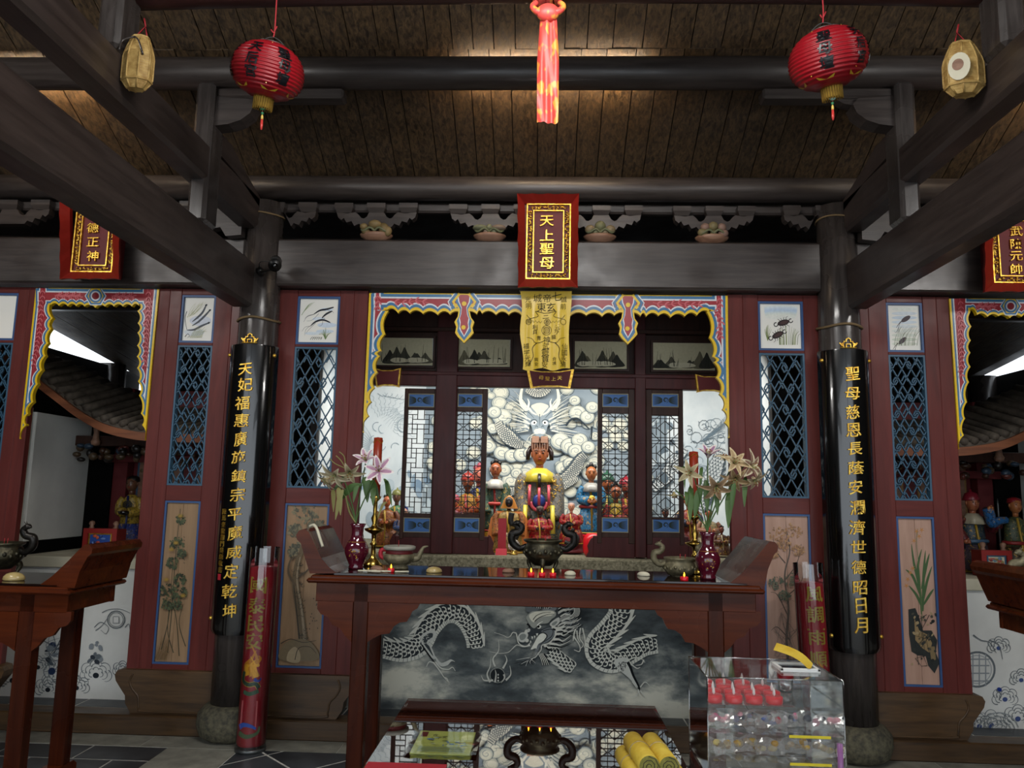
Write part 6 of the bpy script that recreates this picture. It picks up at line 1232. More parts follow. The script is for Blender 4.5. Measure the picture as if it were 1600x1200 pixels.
# divination blocks
def moonblock(px, Y, a, b, h, mat, label, rot=0, x=None, z=ZT, flat=False):
    x = on_table(px, Y) if x is None else x; mb = MB(mat).use(sm=True); R = Matrix.Rotation(rot, 3, 'Z'); c = V((x, Y, z))
    rg = []
    for u, f in ((0, .9), (.15, 1.0), (.5, .93), (.8, .68), (.95, .35), (1.0, .02)): rg.append([c+R @ V((a*f*cos(q), b*f*sin(q)+(.25*b*cos(q)**2 if not flat else 0), h*u)) for q in [2*pi*i/20 for i in range(20)]])
    mb.loft(rg); return mb.build('divination_block', label=label, cat='divination block', group='divination blocks')
moonblock(678, 4.05, .042, .03, .03, 'glazed_stone', 'glossy tan oval block on the altar between vessel and bronze burner'); moonblock(795, 4.15, .035, .02, .022, 'carved_wood', 'small brown wedge block beside the bronze burner', .4); moonblock(891, 4.1, .03, .02, .022, 'cream_plaster', 'small cream block beside the row of three tea lights'); moonblock(1005, 4.15, .035, .018, .022, 'cream_plaster', 'small cream wedge block between the bronze burner and the grey-bronze censer', -.5)
moonblock(588, 4.06, .04, .02, .028, 'carved_wood', 'brown wedge block beside the maroon vase of upright lilies', -.4)
for i, (px, Y) in enumerate(((570, 3.99), (585, 3.98), (600, 3.99), (628, 3.99), (578, 4.0))): x = on_table(px, Y); MB('cream_plaster').use(sm=True).tube([(x-.035, Y, ZT+.006), (x+.035, Y+random.uniform(-.015, .015), ZT+.007)], .005, 6).build('incense_bundle', label='thin pale stick of incense lying by the single tea light', cat='incense', group='incense sticks')
# cord over the scrolled end
q = [P(a, b, Y) for a, b, Y in ((484, 826, 4.05), (490, 824, 4.03), (495, 830, 4.02), (500, 846, 4.0), (504, 858, 3.99))]; q = [v+V((0, 0, .012)) for v in q]
MB('cream_plaster').use(sm=True).tube(cat(q, 5), .008, 7).build('prayer_cord', label='pale twisted cord hung over the scrolled end of the altar table', cat='cord')
# things on the side altar tables
censer(8, 3.95, .1, 'dark bronze incense burner with dragon handle on the altar table before the yellow-robed statue', 'bronze', True, zt=1.017, x=P(2, 880, 3.95).x)
moonblock(20, 3.82, .055, .035, .04, 'glazed_stone', 'glossy amber oval block on the altar table before the yellow-robed statue', x=P(20, 905, 3.82).x, z=1.017)
censer(1625, 3.9, .1, 'dark bronze incense burner with dragon handle on the altar table before the two warrior statues', 'grey_bronze', True, zt=1.006, x=P(1634, 890, 3.9).x)
# red joss tubes on the floor beside the columns
def joss_tube(pb, ptop, Y, label, text, ys, flame_y, r=.084):
    b = PZ(*pb, 0); b = V((b.x, b.y, 0)); tp = P(*ptop, b.y); t = thing('joss_tube', b, label, 'joss stick tube', 'red joss stick tubes'); ax = tp-b; L = ax.length; ax = ax/L; sd = V((1, 0, 0)); sd = (sd-ax*sd.dot(ax)).normalized(); fn = sd.cross(ax); fn = -fn if fn.y > 0 else fn
    def rr(u, R_, n=28): return [b+ax*(L*u)+sd*R_*cos(2*pi*i/n)+fn*R_*sin(2*pi*i/n) for i in range(n)]
    MB('tube_red').use(sm=True).loft([rr(.03, r*.9), rr(.04, r*.97), rr(.9, r*.93), rr(.905, r*.5)]).build('joss_bundle', t)
    MB('clear_acrylic').use(sm=True).loft([rr(.012, r*1.0), rr(.5, r*1.02), rr(1.0, r)], False).build('plastic_sleeve', t); MB('grey_metal').use(sm=True).loft([rr(0, r*1.04), rr(.018, r*1.04)]).build('end_cap', t)
    f = lambda a, v, d: b+ax*v+sd*(r*.97+d)*sin(a/r)+fn*(r*.975+d)*cos(a/r)
    pt = Paint(f, 'paint', 1e-4)
    for ch, v in zip(text, ys):
        heavy(pt, ch, lambda a_, b_: (a_*.105, L*v+b_*.09), 'b39a3c')
    def S(p, w0, c, w1=None, mid=None): pt.line(p, w0, c, w1, 6, mid)
    v = L*flame_y
    for o, c in ((1.0, 'd8921c'), (.62, 'f0b82c')):
        for d in ((-.02, .0, .02, .14), (.012, .0, -.01, .17), (.03, -.01, .035, .11)): S([(d[0], v+d[1]), (d[0]-.018*o, v+.05), (d[0]+.016*o, v+.09*o), (d[2], v+d[3]*o)], .045*o, c, .004)
    S([(-.045, v+.02), (-.05, v-.03), (-.01, v-.05), (.03, v-.045), (.05, v-.07)], .028, 'b8962c'); S([(-.045, v+.02), (-.05, v-.03), (-.01, v-.05), (.03, v-.045), (.05, v-.07)], .02, '2e4a38')
    S([(.02, v-.02), (.045, v-.03), (.06, v-.015)], .02, '2a3f9a', .006); S([(-.04, v-.09), (.0, v-.1), (.05, v-.085)], .022, '33503a')
    pt.put([(-.045, v-.14), (.05, v-.14), (.05, v-.3), (-.045, v-.3)], [(0, 1, 2, 3)], 'd0686a')
    S([(-.05, L*.125), (-.02, L*.14), (.02, L*.135), (.05, L*.12)], .03, '2a4a9a', .012); S([(-.05, L*.1), (0, L*.085), (.06, L*.1), (.07, L*.13)], .03, '45553a', .01)
    pt.build('gilt_decoration', t, fix=False)
joss_tube((391, 1172), (415, 855), 4.6, 'red joss stick tube in clear plastic beside the signed couplet board', '國泰民安', [.815, .715, .625, .54], .375)
joss_tube((1284, 1196), (1262, 880), 4.5, 'red joss stick tube leaning behind the acrylic box, beside the unsigned couplet board', '風調雨順', [.85, .75, .64, .53], .375)
# ================================================================== LAMPS BEHIND THE PURLIN
def tube_lamp(x0, x1, Y, z, label, name='tube_lamp'):
    t = thing(name, ((x0+x1)/2, Y, z), label, 'lamp', 'hidden tube lamps')
    MB('white_plastic').cbox(x0-.02, x1+.02, Y-.018, Y+.018, z-.035, z-.012, .004).build('housing', t); MB('tube_glow').use(sm=True).tube([(x0, Y, z), (x1, Y, z)], .013, 10).build('glowing_tube', t)
    MB('grey_metal').box(x0+.05, x0+.07, Y-.005, Y+.005, z-.02, roofz(Y)+.05).build('hanger', t); MB('grey_metal').box(x1-.07, x1-.05, Y-.005, Y+.005, z-.02, roofz(Y)+.05).build('hanger', t)
tube_lamp(P(722, 148, 4.15).x, P(1005, 148, 4.15).x, 4.15, 3.862, 'bright tube lamp behind the purlin over the central bay')
P7 = P(95, 143, 4.15); tube_lamp(P7.x-.5, P7.x+.14, 4.15, 3.83, 'bright tube lamp behind the purlin, beside the basket with plaited front')
P7 = P(1640, 140, 4.15); tube_lamp(P7.x-.1, P7.x+.5, 4.15, 3.85, 'bright tube lamp behind the purlin, beside the basket with pale oval patch', 'tube_lamp_offscreen')
# ================================================================== LANTERNS
def lantern(px, py, Y, rx, rz, tilt, label, cols, beamz=3.67):
    c = P(px, py, Y); t = thing('paper_lantern', c, label, 'lantern', 'red paper lanterns'); T = Matrix.Translation(c) @ Matrix.Rotation(tilt, 4, 'Y') @ Matrix.Rotation(R_(14), 4, 'X')
    prof = lambda u: rx*(max(0, 1-abs(u)**2.3))**.5*(1-.05*u)
    pr = []; n = 15
    for i in range(n*4+1):
        u = -.93+1.86*i/(n*4); pr.append((prof(u)+.0035*cos(2*pi*i/4), u*rz))
    mb = MB('gloss_paint').use(0, '86101a', True); mb.T = T; mb.lathe(pr, n=44); mb.build('lantern_body', t)
    k = MB('beam_wood_z').use(sm=True); k.T = T; k.lathe([(prof(.93)*1.02, .92*rz), (prof(.93)*1.05, .95*rz), (prof(.93)*.9, .97*rz), (prof(.93)*.88, .9*rz)], n=28); k.build('top_rim', t)
    pt = Paint(lambda a, b, d: T @ V(((prof(b)+.0045+d)*sin(a), -(prof(b)+.0045+d)*cos(a), b*rz)), 'gloss_paint', 3e-5)
    for a, txt in cols:
        for i, ch in enumerate(txt):
            b0 = .52-.43*i; heavy(pt, ch, lambda p_, q_: (a+p_*.054/max(.05, prof(b0)), b0+q_*.048/rz), '0c0e12', .03)
    for a in (-.95, .42, 1.7): pt.line([(a, -.62), (a, .85)], .03, 'c8a03a', n=8)
    for a in (-.55, .55, 1.6, -1.6):
        for s in (-1, 1): pt.put([(a, -.8), (a+s*.3, -.68), (a+s*.25, -.78)], [(0, 1, 2)], 'b8962c')
    pt.build('black_lettering', t, fix=False)
    f = MB('cloth').use(0, 'b08a34', True); f.T = T; r0 = prof(-.93)*.62
    f.lathe([(r0, -.93*rz+.012), (r0*1.06, -.93*rz-.01), (r0*1.0, -.93*rz-.045), (r0*.9, -.93*rz-.046)], n=26); ft = f.build('fringe', t)
    f = MB('cloth').use(0, '8a6a22', True); f.T = T
    for i in range(26): a = 2*pi*i/26; f.tube([(r0*1.07*cos(a), r0*1.07*sin(a), -.93*rz+.005), (r0*1.03*cos(a), r0*1.03*sin(a), -.93*rz-.055)], .0026, 5)
    f.build('fringe_threads', ft)
    bt = T @ V((0, 0, -.93*rz-.03)); g = MB('gloss_paint').use(0, '3f8a5e' if tilt > 0 else '9fc4b4', True); g.lathe([(0, -.008), (.014, -.006), (.017, 0), (.014, .006), (0, .008)], (0, 0, 0), 16); g.v = [bt+V((v.x, v.z, v.y-.012)) for v in g.v]; g.build('jade_disc', t)
    g = MB('gloss_paint').use(0, '3f8a5e', True); g.ball(bt+V((0, 0, -.042)), .007, n=10, m=6); g.use(col='d8b85a'); g.lathe([(.003, 0), (.0055, -.008), (.006, -.022)], bt+V((0, 0, -.05)), 8); g.use(col='c03a34'); g.lathe([(.0055, 0), (.0065, -.03), (.004, -.048)], bt+V((0, 0, -.072)), 8); g.tube([bt, bt+V((0, 0, -.04))], .0015, 5); g.build('tassel', t)
    tp = T @ V((0, 0, rz*.95)); w2 = MB('grey_metal').use(sm=True); e = prof(.93)
    w2.T = T; w2.tube(cat([(-e, 0, rz*.93), (-e*.5, 0, rz*1.1), (0, 0, rz*1.17), (e*.5, 0, rz*1.1), (e, 0, rz*.93)], 4), .0022, 5); w2.build('wire_handle', t)
    tp = T @ V((0, 0, rz*1.17)); s = MB('string_red').use(sm=True); s.tube(cat([tp, tp+V((.004, 0, .05)), V((tp.x+.002, tp.y, beamz+.03))], 4), .0032, 6)
    s.tube([tp+V((0, 0, .02)), tp+V((.014, -.004, .05))], .003, 5); s.tube([tp+V((0, 0, .02)), tp+V((-.012, -.004, .035))], .003, 5); s.build('hanging_string', t)
lantern(419, 111, 3.16, .155, .125, R_(11), 'red ribbed paper lantern with green jade disc, beside the basket with plaited front', ((-1.0, '國泰民'), (-.05, '天后宮'), (.85, '聖母壇')))
lantern(1293, 92, 3.16, .16, .13, R_(-11), 'red ribbed paper lantern with pale jade disc, beside the basket with pale oval patch', ((-.45, '聖母壇'), (.55, '天后宮'), (1.3, '國泰民')))
# ================================================================== RED SASH
def sash():
    Y = 3.02; t = thing('red_scarf', P(856, 14, Y), 'coral red satin scarf with gold pattern, knotted around the cross beam', 'scarf')
    g = []
    for i in range(30):
        u = i/29; y = 26+168*u; w_ = 13+4.5*min(1, u*2.5)-1.0*u; cx = 857-1.5*u; row = []
        for j in range(15): v = j/14*2-1; f = (.010*sin(v*5+u*3)+.006*sin(v*9-u*5))*(.5+.5*u)+.018*(1-u)*abs(v)**2; row.append(P(cx+v*w_, y+(3*sin(v*4) if i == 29 else 0), Y)+V((0, f-.012, 0)))
        g.append(row)
    m, tt, b = nt('sash_cloth', .45, .5); v_ = coords(tt, (1, 1, .6), jitter=False); f_ = noise(tt, v_, 24, 2); tt.links.new(ramp(tt, f_, [(.52, hx('c8453e')), (.6, hx('d8903c'))]), b.inputs['Base Color'])
    MB('sash_cloth').use(sm=True).sheet(g).build('hanging_tail', t, fix=False)
    k = MB('sash_cloth').use(sm=True)
    for i, (cx, r, w_) in enumerate(((-.05, .128, .018), (-.02, .134, .02), (.012, .132, .02), (.045, .128, .018))):
        x0 = P(856, 10, Y).x+cx; k.tube([(x0+.01*sin(a*2+i), 3.15+r*cos(a), 3.785+r*sin(a)) for a in [2*pi*q/30 for q in range(30)]], w_, 8, closed=True)
    k.build('beam_wrap', t)
    k = MB('sash_cloth').use(sm=True); c = P(856, 20, Y-.01); k.ball(c, .05, .03, .04, 14, 9)
    for s in (-1, 1): k.tube(cat([c, c+V((s*.04, -.005, .0)), c+V((s*.065, .005, .03)), c+V((s*.05, .02, .06))], 4), [.022, .02, .018, .017, .016, .015, .014, .013, .013, .013, .013, .012, .012], 8)
    k.build('knot', t)
sash()
# ================================================================== RATTAN BASKETS
def basket(px, py0, py1, X, wdt, label, patch=False):
    a = PX(px, py0, X); b = PX(px, py1, X); Y = (a.y+b.y)/2; zt = P(px, py0, Y).z; zb = P(px, py1, Y).z; H = zt-zb; s = -1 if X < 0 else 1; xc = P(px, (py0+py1)/2, Y).x
    t = thing('rattan_basket', (xc, Y, zb), label, 'basket', 'rattan baskets'); mb = MB('rattan').use(sm=False); rings = []; n = 8
    for i in range(41):
        u = i/40; w_ = wdt*(.55+.45*min(1, u/.16))*(1 if u < .6 else 1-.45*((u-.6)/.4)**1.3)*(1+.02*(i % 2)); k = .62
        rings.append([V((xc+w_*cos(2*pi*(j+.5)/n), Y+w_*k*1.1*sin(2*pi*(j+.5)/n), zb+H*u)) for j in range(n)])
    mb.loft(rings); mb.build('woven_body', t)
    r = MB('rattan').use(sm=True); r.tube([v*1.0 for v in rings[-1]], .006, 6, closed=True); r.tube(rings[6], .005, 6, closed=True)
    for j in range(n): r.tube([rings[i][j] for i in range(0, 41, 4)], .004, 5)
    r.build('rim_and_ribs', t)
    c = V((xc, Y, zt)); st = MB('string_red').use(sm=True); hook = V((X+.0*s, Y+.03, zt+.075)); st.tube([c+V((-.03, 0, 0)), hook, c+V((.03, 0, 0))], .0035, 5); st.tube([hook, hook+V((s*.01, .0, .04))], .004, 5); st.build('hanging_cord', t)
    f = MB('beam_wood_z' if not patch else 'cream_plaster').use(sm=True)
    if patch:
        e = V((xc-wdt*.52, Y-wdt*.58, zb+H*.45)); nn = V((-.55, -.8, 0)).normalized(); sd = V((.8, -.55, 0)).normalized()
        f.add([e+nn*.004+sd*.042*cos(q)+V((0, 0, .062*sin(q))) for q in [2*pi*i/20 for i in range(20)]], [tuple(range(20))]); f.build('pale_patch', t, fix=False)
        g = MB('carved_wood'); g.add([e+nn*.0055+sd*(.022*cos(q)-.004)+V((0, 0, .026*sin(q)+.008)) for q in [2*pi*i/16 for i in range(16)]], [tuple(range(16))]); g.build('brown_spot', t, fix=False)
    else:
        e = c+V((-.01, -wdt*.45, -.01)); f.tube(cat([e, e+V((-.04, -.02, -.03)), e+V((-.045, -.03, -.08))], 4), .004, 5); f.tube(cat([e, e+V((.03, -.02, -.03)), e+V((.05, -.01, -.09))], 4), .004, 5); f.build('dark_tie', t)
basket(216, 60, 140, -1.79, .066, 'rattan basket with plaited front and dark ties, hung on the truss'); basket(1505, 70, 149, 1.79, .082, 'rattan basket with pale oval patch, hung on the truss', True)
# ================================================================== SECURITY CAMERA
c = P(430, 412, 4.6); t = thing('security_camera', c, 'small grey bullet security camera on the column by the tie beam', 'camera')
d = V((.25, -.8, -.45)).normalized(); MB('grey_metal').use(sm=True).tube([c-d*.075, c+d*.045], .037, 18).build('housing', t); MB('black_plastic').use(sm=True).tube([c+d*.04, c+d*.058], [.041, .039], 18).build('bezel', t); MB('lens').use(sm=True).ball(c+d*.054, .02, n=14, m=8).build('lens', t)
m0 = P(407, 424, 4.7); MB('black_plastic').use(sm=True).tube([m0+V((-.01, .05, 0)), m0+V((0, -.02, 0))], .024, 14).build('mount', t); MB('black_plastic').use(sm=True).tube(cat([m0, m0+V((.03, -.06, -.02)), c-d*.01+V((0, 0, -.03)), c], 4), .007, 7).build('arm', t); MB('black_plastic').use(sm=True).tube(cat([m0, m0+V((.01, -.04, .05)), c-d*.05], 4), .003, 5).build('cable', t)
# ================================================================== FOREGROUND GLASS TABLE
ZG = .73; wood('brown_table', '2e140d', '4d2416', 'x', .3, .8, .03)
t = thing('offering_table', (0, 2.2, 0), 'brown wooden offering table with glass sheet top, in front of the altar table', 'table')
x0, x1, y0, y1 = -.49, .436, 1.5, 3.005
MB('brown_table').cbox(x0, x1, y0, y1, ZG-.045, ZG-.009, .012).build('table_top', t); mb = MB('brown_table'); ring2 = lambda a, b, c, d, w_, z0, z1: (mb.cbox(a, b, c, c+w_, z0, z1, .004), mb.cbox(a, b, d-w_, d, z0, z1, .004), mb.cbox(a, a+w_, c+w_, d-w_, z0, z1, .004), mb.cbox(b-w_, b, c+w_, d-w_, z0, z1, .004)); ring2(x0+.04, x1-.04, y0+.04, y1-.04, .03, ZG-.13, ZG-.045); mb.build('apron', t)
for x in (x0+.04, x1-.1):
    for y in (y0+.04, y1-.1): MB('brown_table').cbox(x, x+.06, y, y+.06, 0, ZG-.045, .005).build('leg', t)
MB('table_glass').cbox(x0+.004, x1-.004, y0+.004, y1-.004, ZG-.009, ZG, .002).build('glass_sheet', t)
# brochure in a clear sleeve
cs = [PZ(660, 1143, ZG), PZ(738, 1143, ZG), PZ(734, 1180, ZG), PZ(640, 1178, ZG)]; xa, xb = cs[3].x, cs[2].x; ya, yb = cs[3].y, cs[0].y
t = thing('brochure', ((xa+xb)/2, (ya+yb)/2, ZG), 'yellow-green printed brochure in a clear sleeve on the glass table', 'brochure'); MB('paint').use(0, 'b9c26a').box(xa, xb, ya, yb, ZG+.0005, ZG+.003).build('sheet', t)
pt = Paint(lambda a, b, d: V((xa+(xb-xa)*a, ya+(yb-ya)*b, ZG+.0032+d)), 'paint', 4e-5); pt.put([(.04, .72), (.16, .72), (.16, .95), (.04, .95)], [(0, 1, 2, 3)], '6a2420')
for ch, a, b in (('吉', .3, .8), ('平', .38, .68), ('安', .48, .72), ('福', .26, .6)): vs, fs = glyph(ch, 0, 0); pt.put([(a+v.x*.09, b+v.y*.12) for v in vs], fs, '22301c')
for i in range(26): pt.ell(random.uniform(.2, .9), random.uniform(.35, .7), random.uniform(.01, .05), random.uniform(.01, .03), random.choice(['4a7ab0', '6a9ac8', '9ab8c8', '8a9a4a', 'd8dcc0']), 0, 10)
for i in range(6): pt.line([(.1, .28-i*.04), (.9, .28-i*.04)], .012, ['8a9a5a', '5a8ab0'][i % 2], n=1)
pt.build('print', t, fix=False); mb = MB('clear_acrylic').use(sm=True); mb.sheet([[V((xa-.02+(xb-xa+.04)*j/10, ya-.015+(yb-ya+.02)*i/8, ZG+.0045+.004*abs(sin(j*1.7+i))*(1 if i < 4 else .3))) for j in range(11)] for i in range(9)]); mb.build('clear_sleeve', t, fix=False)
a, b = PZ(572, 1192, ZG), PZ(700, 1192, ZG); MB('tube_red').cbox(x0+.01, b.x, 1.7, a.y, ZG+.0005, ZG+.004, .001).build('red_paper', label='red paper sheet lying on the glass table edge', cat='paper')
# rolls of yellow joss paper
def roll(px, py, Y, z, L, label, r=.0275):
    x = P(px, py, Y).x; t = thing('joss_paper_roll', (x, Y, z), label, 'paper roll', 'rolls of yellow joss paper'); n = 24; dx = -.02
    f = lambda u, R_: [V((x+dx*u+R_*cos(2*pi*i/n), Y+L*u, z+R_*sin(2*pi*i/n))) for i in range(n)]
    MB('yellow_paper').use(sm=True).loft([f(0, r), f(.5, r*1.01), f(1, r)]).build('roll', t); e = MB('joss_end').use(sm=False); e.add([V((x+r*.97*cos(2*pi*i/n), Y-.0012, z+r*.97*sin(2*pi*i/n))) for i in range(n)], [tuple(range(n))]); e.build('rolled_end', t, fix=False)
    sp = [V((x+(.004+.0011*i)*cos(i*.75), Y-.002, z+(.004+.0011*i)*sin(i*.75))) for i in range(20)]; MB('ink').use(sm=True).tube(sp, .0009, 4).build('spiral_edge', t); MB('glazed_stone').use(sm=True).tube([p+V((0, 0, 0)) for p in f(.55, r*1.02)], .002, 5, closed=True).build('band', t)
z1_, z2_ = ZG+.0275, ZG+.0275+.046
for px, Y, z, l in ((1015, 2.13, z2_, 'upper roll of yellow joss paper with open dark core'), (1046, 2.13, z2_, 'upper roll of yellow joss paper nearest the acrylic box'), (1000, 2.16, z1_, 'lower roll of yellow joss paper at the open side of the pile'), (1031, 2.16, z1_, 'lower roll of yellow joss paper in the middle of the pile'), (1062, 2.16, z1_, 'lower roll of yellow joss paper nearest the acrylic box')): roll(px, 1175, Y, z, .2, l)
# ================================================================== ACRYLIC BOX
zt = 1.02; A = PZ(1105, 1058, zt); B = PZ(1317, 1064, zt); yb = PZ(1074, 1026, zt).y; yf = A.y; xa, xb = A.x, P(1317, 1064, yf).x; zb = .70
t = thing('acrylic_box', ((xa+xb)/2, yf, zb), 'clear acrylic display box with shelves of tea lights and packets', 'display box'); th = .004
for nm, q in (('top_panel', ((xa, yf, zt), (xb, yf, zt), (xb, yb, zt), (xa, yb, zt))), ('front_panel', ((xa, yf, zb), (xb, yf, zb), (xb, yf, zt), (xa, yf, zt))), ('side_panel', ((xa, yf, zb), (xa, yb, zb), (xa, yb, zt), (xa, yf, zt))), ('side_panel', ((xb, yf, zb), (xb, yb, zb), (xb, yb, zt), (xb, yf, zt))), ('back_panel', ((xa, yb, zb), (xb, yb, zb), (xb, yb, zt), (xa, yb, zt))), ('bottom_panel', ((xa, yf, zb+.001), (xb, yf, zb+.001), (xb, yb, zb+.001), (xa, yb, zb+.001)))): MB('clear_acrylic').add(q, [(0, 1, 2, 3)]).build(nm, t, fix=False)
e = MB('clear_film').use(sm=True)
for p, q in (((xa, yf), (xb, yf)), ((xa, yb), (xb, yb)), ((xa, yf), (xa, yb)), ((xb, yf), (xb, yb))): e.tube([(p[0], p[1], zt), (q[0], q[1], zt)], .002, 6)
for p in ((xa, yf), (xb, yf), (xa, yb), (xb, yb)): e.tube([(p[0], p[1], zb), (p[0], p[1], zt)], .002, 6)
e.build('polished_edges', t)
SZ = [P(1105, y, yf).z for y in (1101, 1146, 1189)]
for z in SZ: MB('clear_acrylic').add([(xa+th, yf+th, z), (xb-th, yf+th, z), (xb-th, yb-th, z), (xa+th, yb-th, z)], [(0, 1, 2, 3)]).build('shelf', t, fix=False)
for z in SZ[1:]: MB('paint').use(0, 'd8c428').box(P(1233, 1148, yf).x, P(1298, 1148, yf).x, yf-.0015, yf-.0005, z-.004, z+.003).build('yellow_label', t)
MB('plinth_wood').cbox(xa+.005, xb+.02, yf-.02, yb+.02, 0, zb, .006).build('display_stand', label='plain wooden stand under the acrylic box', cat='stand')
for r_ in range(4):
    for k in range(4):
        if r_ == 3 and k == 3: continue
        tealight(xa+.024+k*.054+(.01 if r_ % 2 else 0), yf+.035+r_*.055, SZ[0], 'unlit red tea light in the '+('row against the acrylic box front', 'second row behind the acrylic box front', 'third row behind the acrylic box front', 'row against the acrylic box back')[r_], False, 'unlit tea lights in the acrylic box', .0225)
c = V((xb-.1, yf+.17, SZ[0])); t = thing('jar', c, 'small clear jar with red lid in the acrylic box', 'jar'); MB('clear_film').use(sm=True).lathe([(.02, 0), (.022, .04)], c, 16).build('glass', t); MB('wax_red').use(sm=True).lathe([(.023, .038), (.023, .052), (0, .053)], c, 16).build('lid', t)
def packet(x, y, z, w_, h, cols, label, group):
    t = thing('plastic_packet', (x, y, z), label, 'packet', group); g = []; ph = random.uniform(0, 6)
    for i in range(6):
        row = []
        for j in range(8): u, v = j/7, i/5; row.append(V((x+w_*(u-.5), y+.006*sin(u*9+v*5+ph)+v*.02, z+.002+h*v+.004*sin(u*7+ph)*v)))
        g.append(row)
    MB('crinkle_film').use(sm=False).sheet(g).build('film', t, fix=False); mb = MB('gloss_paint')
    for k in range(6): mb.use(0, random.choice(cols), True); mb.ball((x+random.uniform(-.42, .42)*w_, y+.018, z+.012+random.uniform(0, .4)*h), random.uniform(.007, .014), .006, random.uniform(.006, .012), 8, 5)
    mb.build('charm', t)
for i in range(5): packet(xa+.045+i*.068, yf+.06+.02*(i % 2), SZ[1], .08, .034, ['c86a8a', 'b03a4a', 'd8d0d4', '4a5a9a', 'e0a0a8', '2a2a3a'], 'crumpled clear packet with pink charms on the second shelf of the acrylic box', 'pink charm packets')
for i in range(5): packet(xa+.045+i*.068, yf+.06+.02*(i % 2), SZ[2], .08, .036, ['c8a03a', 'b88a2a', 'd8c070', '8a6a2a'], 'crumpled clear packet with golden charms on the lower shelf of the acrylic box', 'golden charm packets')
for i in range(4): packet(xa+.05+i*.078, yf+.06, zb+th, .085, .034, ['b03a2a', 'c8602a', 'd8a050'], 'crumpled clear packet with red charms at the bottom of the acrylic box', 'red charm packets')
c = P(1240, 1036, yf+.15); zt2 = zt
t = thing('white_dish', (c.x, yf+.14, zt2), 'small rectangular white dish on top of the acrylic box', 'dish'); dx, dy = .055, .045; cx, cy = c.x, yf+.135; mb = MB('white_plastic'); mb.cbox(cx-dx, cx+dx, cy-dy, cy+dy, zt2, zt2+.004, .001); [mb.cbox(*b_) for b_ in ((cx-dx, cx+dx, cy-dy, cy-dy+.008, zt2+.003, zt2+.010, .001), (cx-dx, cx+dx, cy+dy-.008, cy+dy, zt2+.003, zt2+.010, .001), (cx-dx, cx-dx+.008, cy-dy, cy+dy, zt2+.003, zt2+.010, .001), (cx+dx-.008, cx+dx, cy-dy, cy+dy, zt2+.003, zt2+.010, .001))]; mb.build('dish', t); MB('black_lacquer').box(cx-.04, cx+.04, cy-.03, cy+.03, zt2+.004, zt2+.0055).build('dark_base', t)
p0, p1 = P(1211, 1010, cy+.05), P(1268, 1043, cy-.03); g = []
for i in range(9): u = i/8; p = p0+(p1-p0)*u; g.append([p+V((.012*sin(pi*u)-.0, 0, .006*sin(pi*u)))+V((0, .0, -.0+.003*j))+V((.006*j, .012*j, .0)) for j in (-2, -1, 0, 1, 2)])
t = thing('yellow_talisman', p1, 'curled orange-yellow paper talisman leaning on the white dish', 'talisman'); MB('yellow_paper').use(sm=True).sheet([[v+V((0, 0, max(0, zt2+.012-v.z))) for v in r] for r in g]).build('paper', t, fix=False)
c = P(1314, 1185, yf-.012); MB('gloss_paint').use(0, '8a5a8a', True).tube([(c.x, yf-.008, zb), (c.x, yf-.008, c.z+.035)], .0075, 10).build('lilac_tube', label='lilac plastic tube standing against the acrylic box', cat='tube')
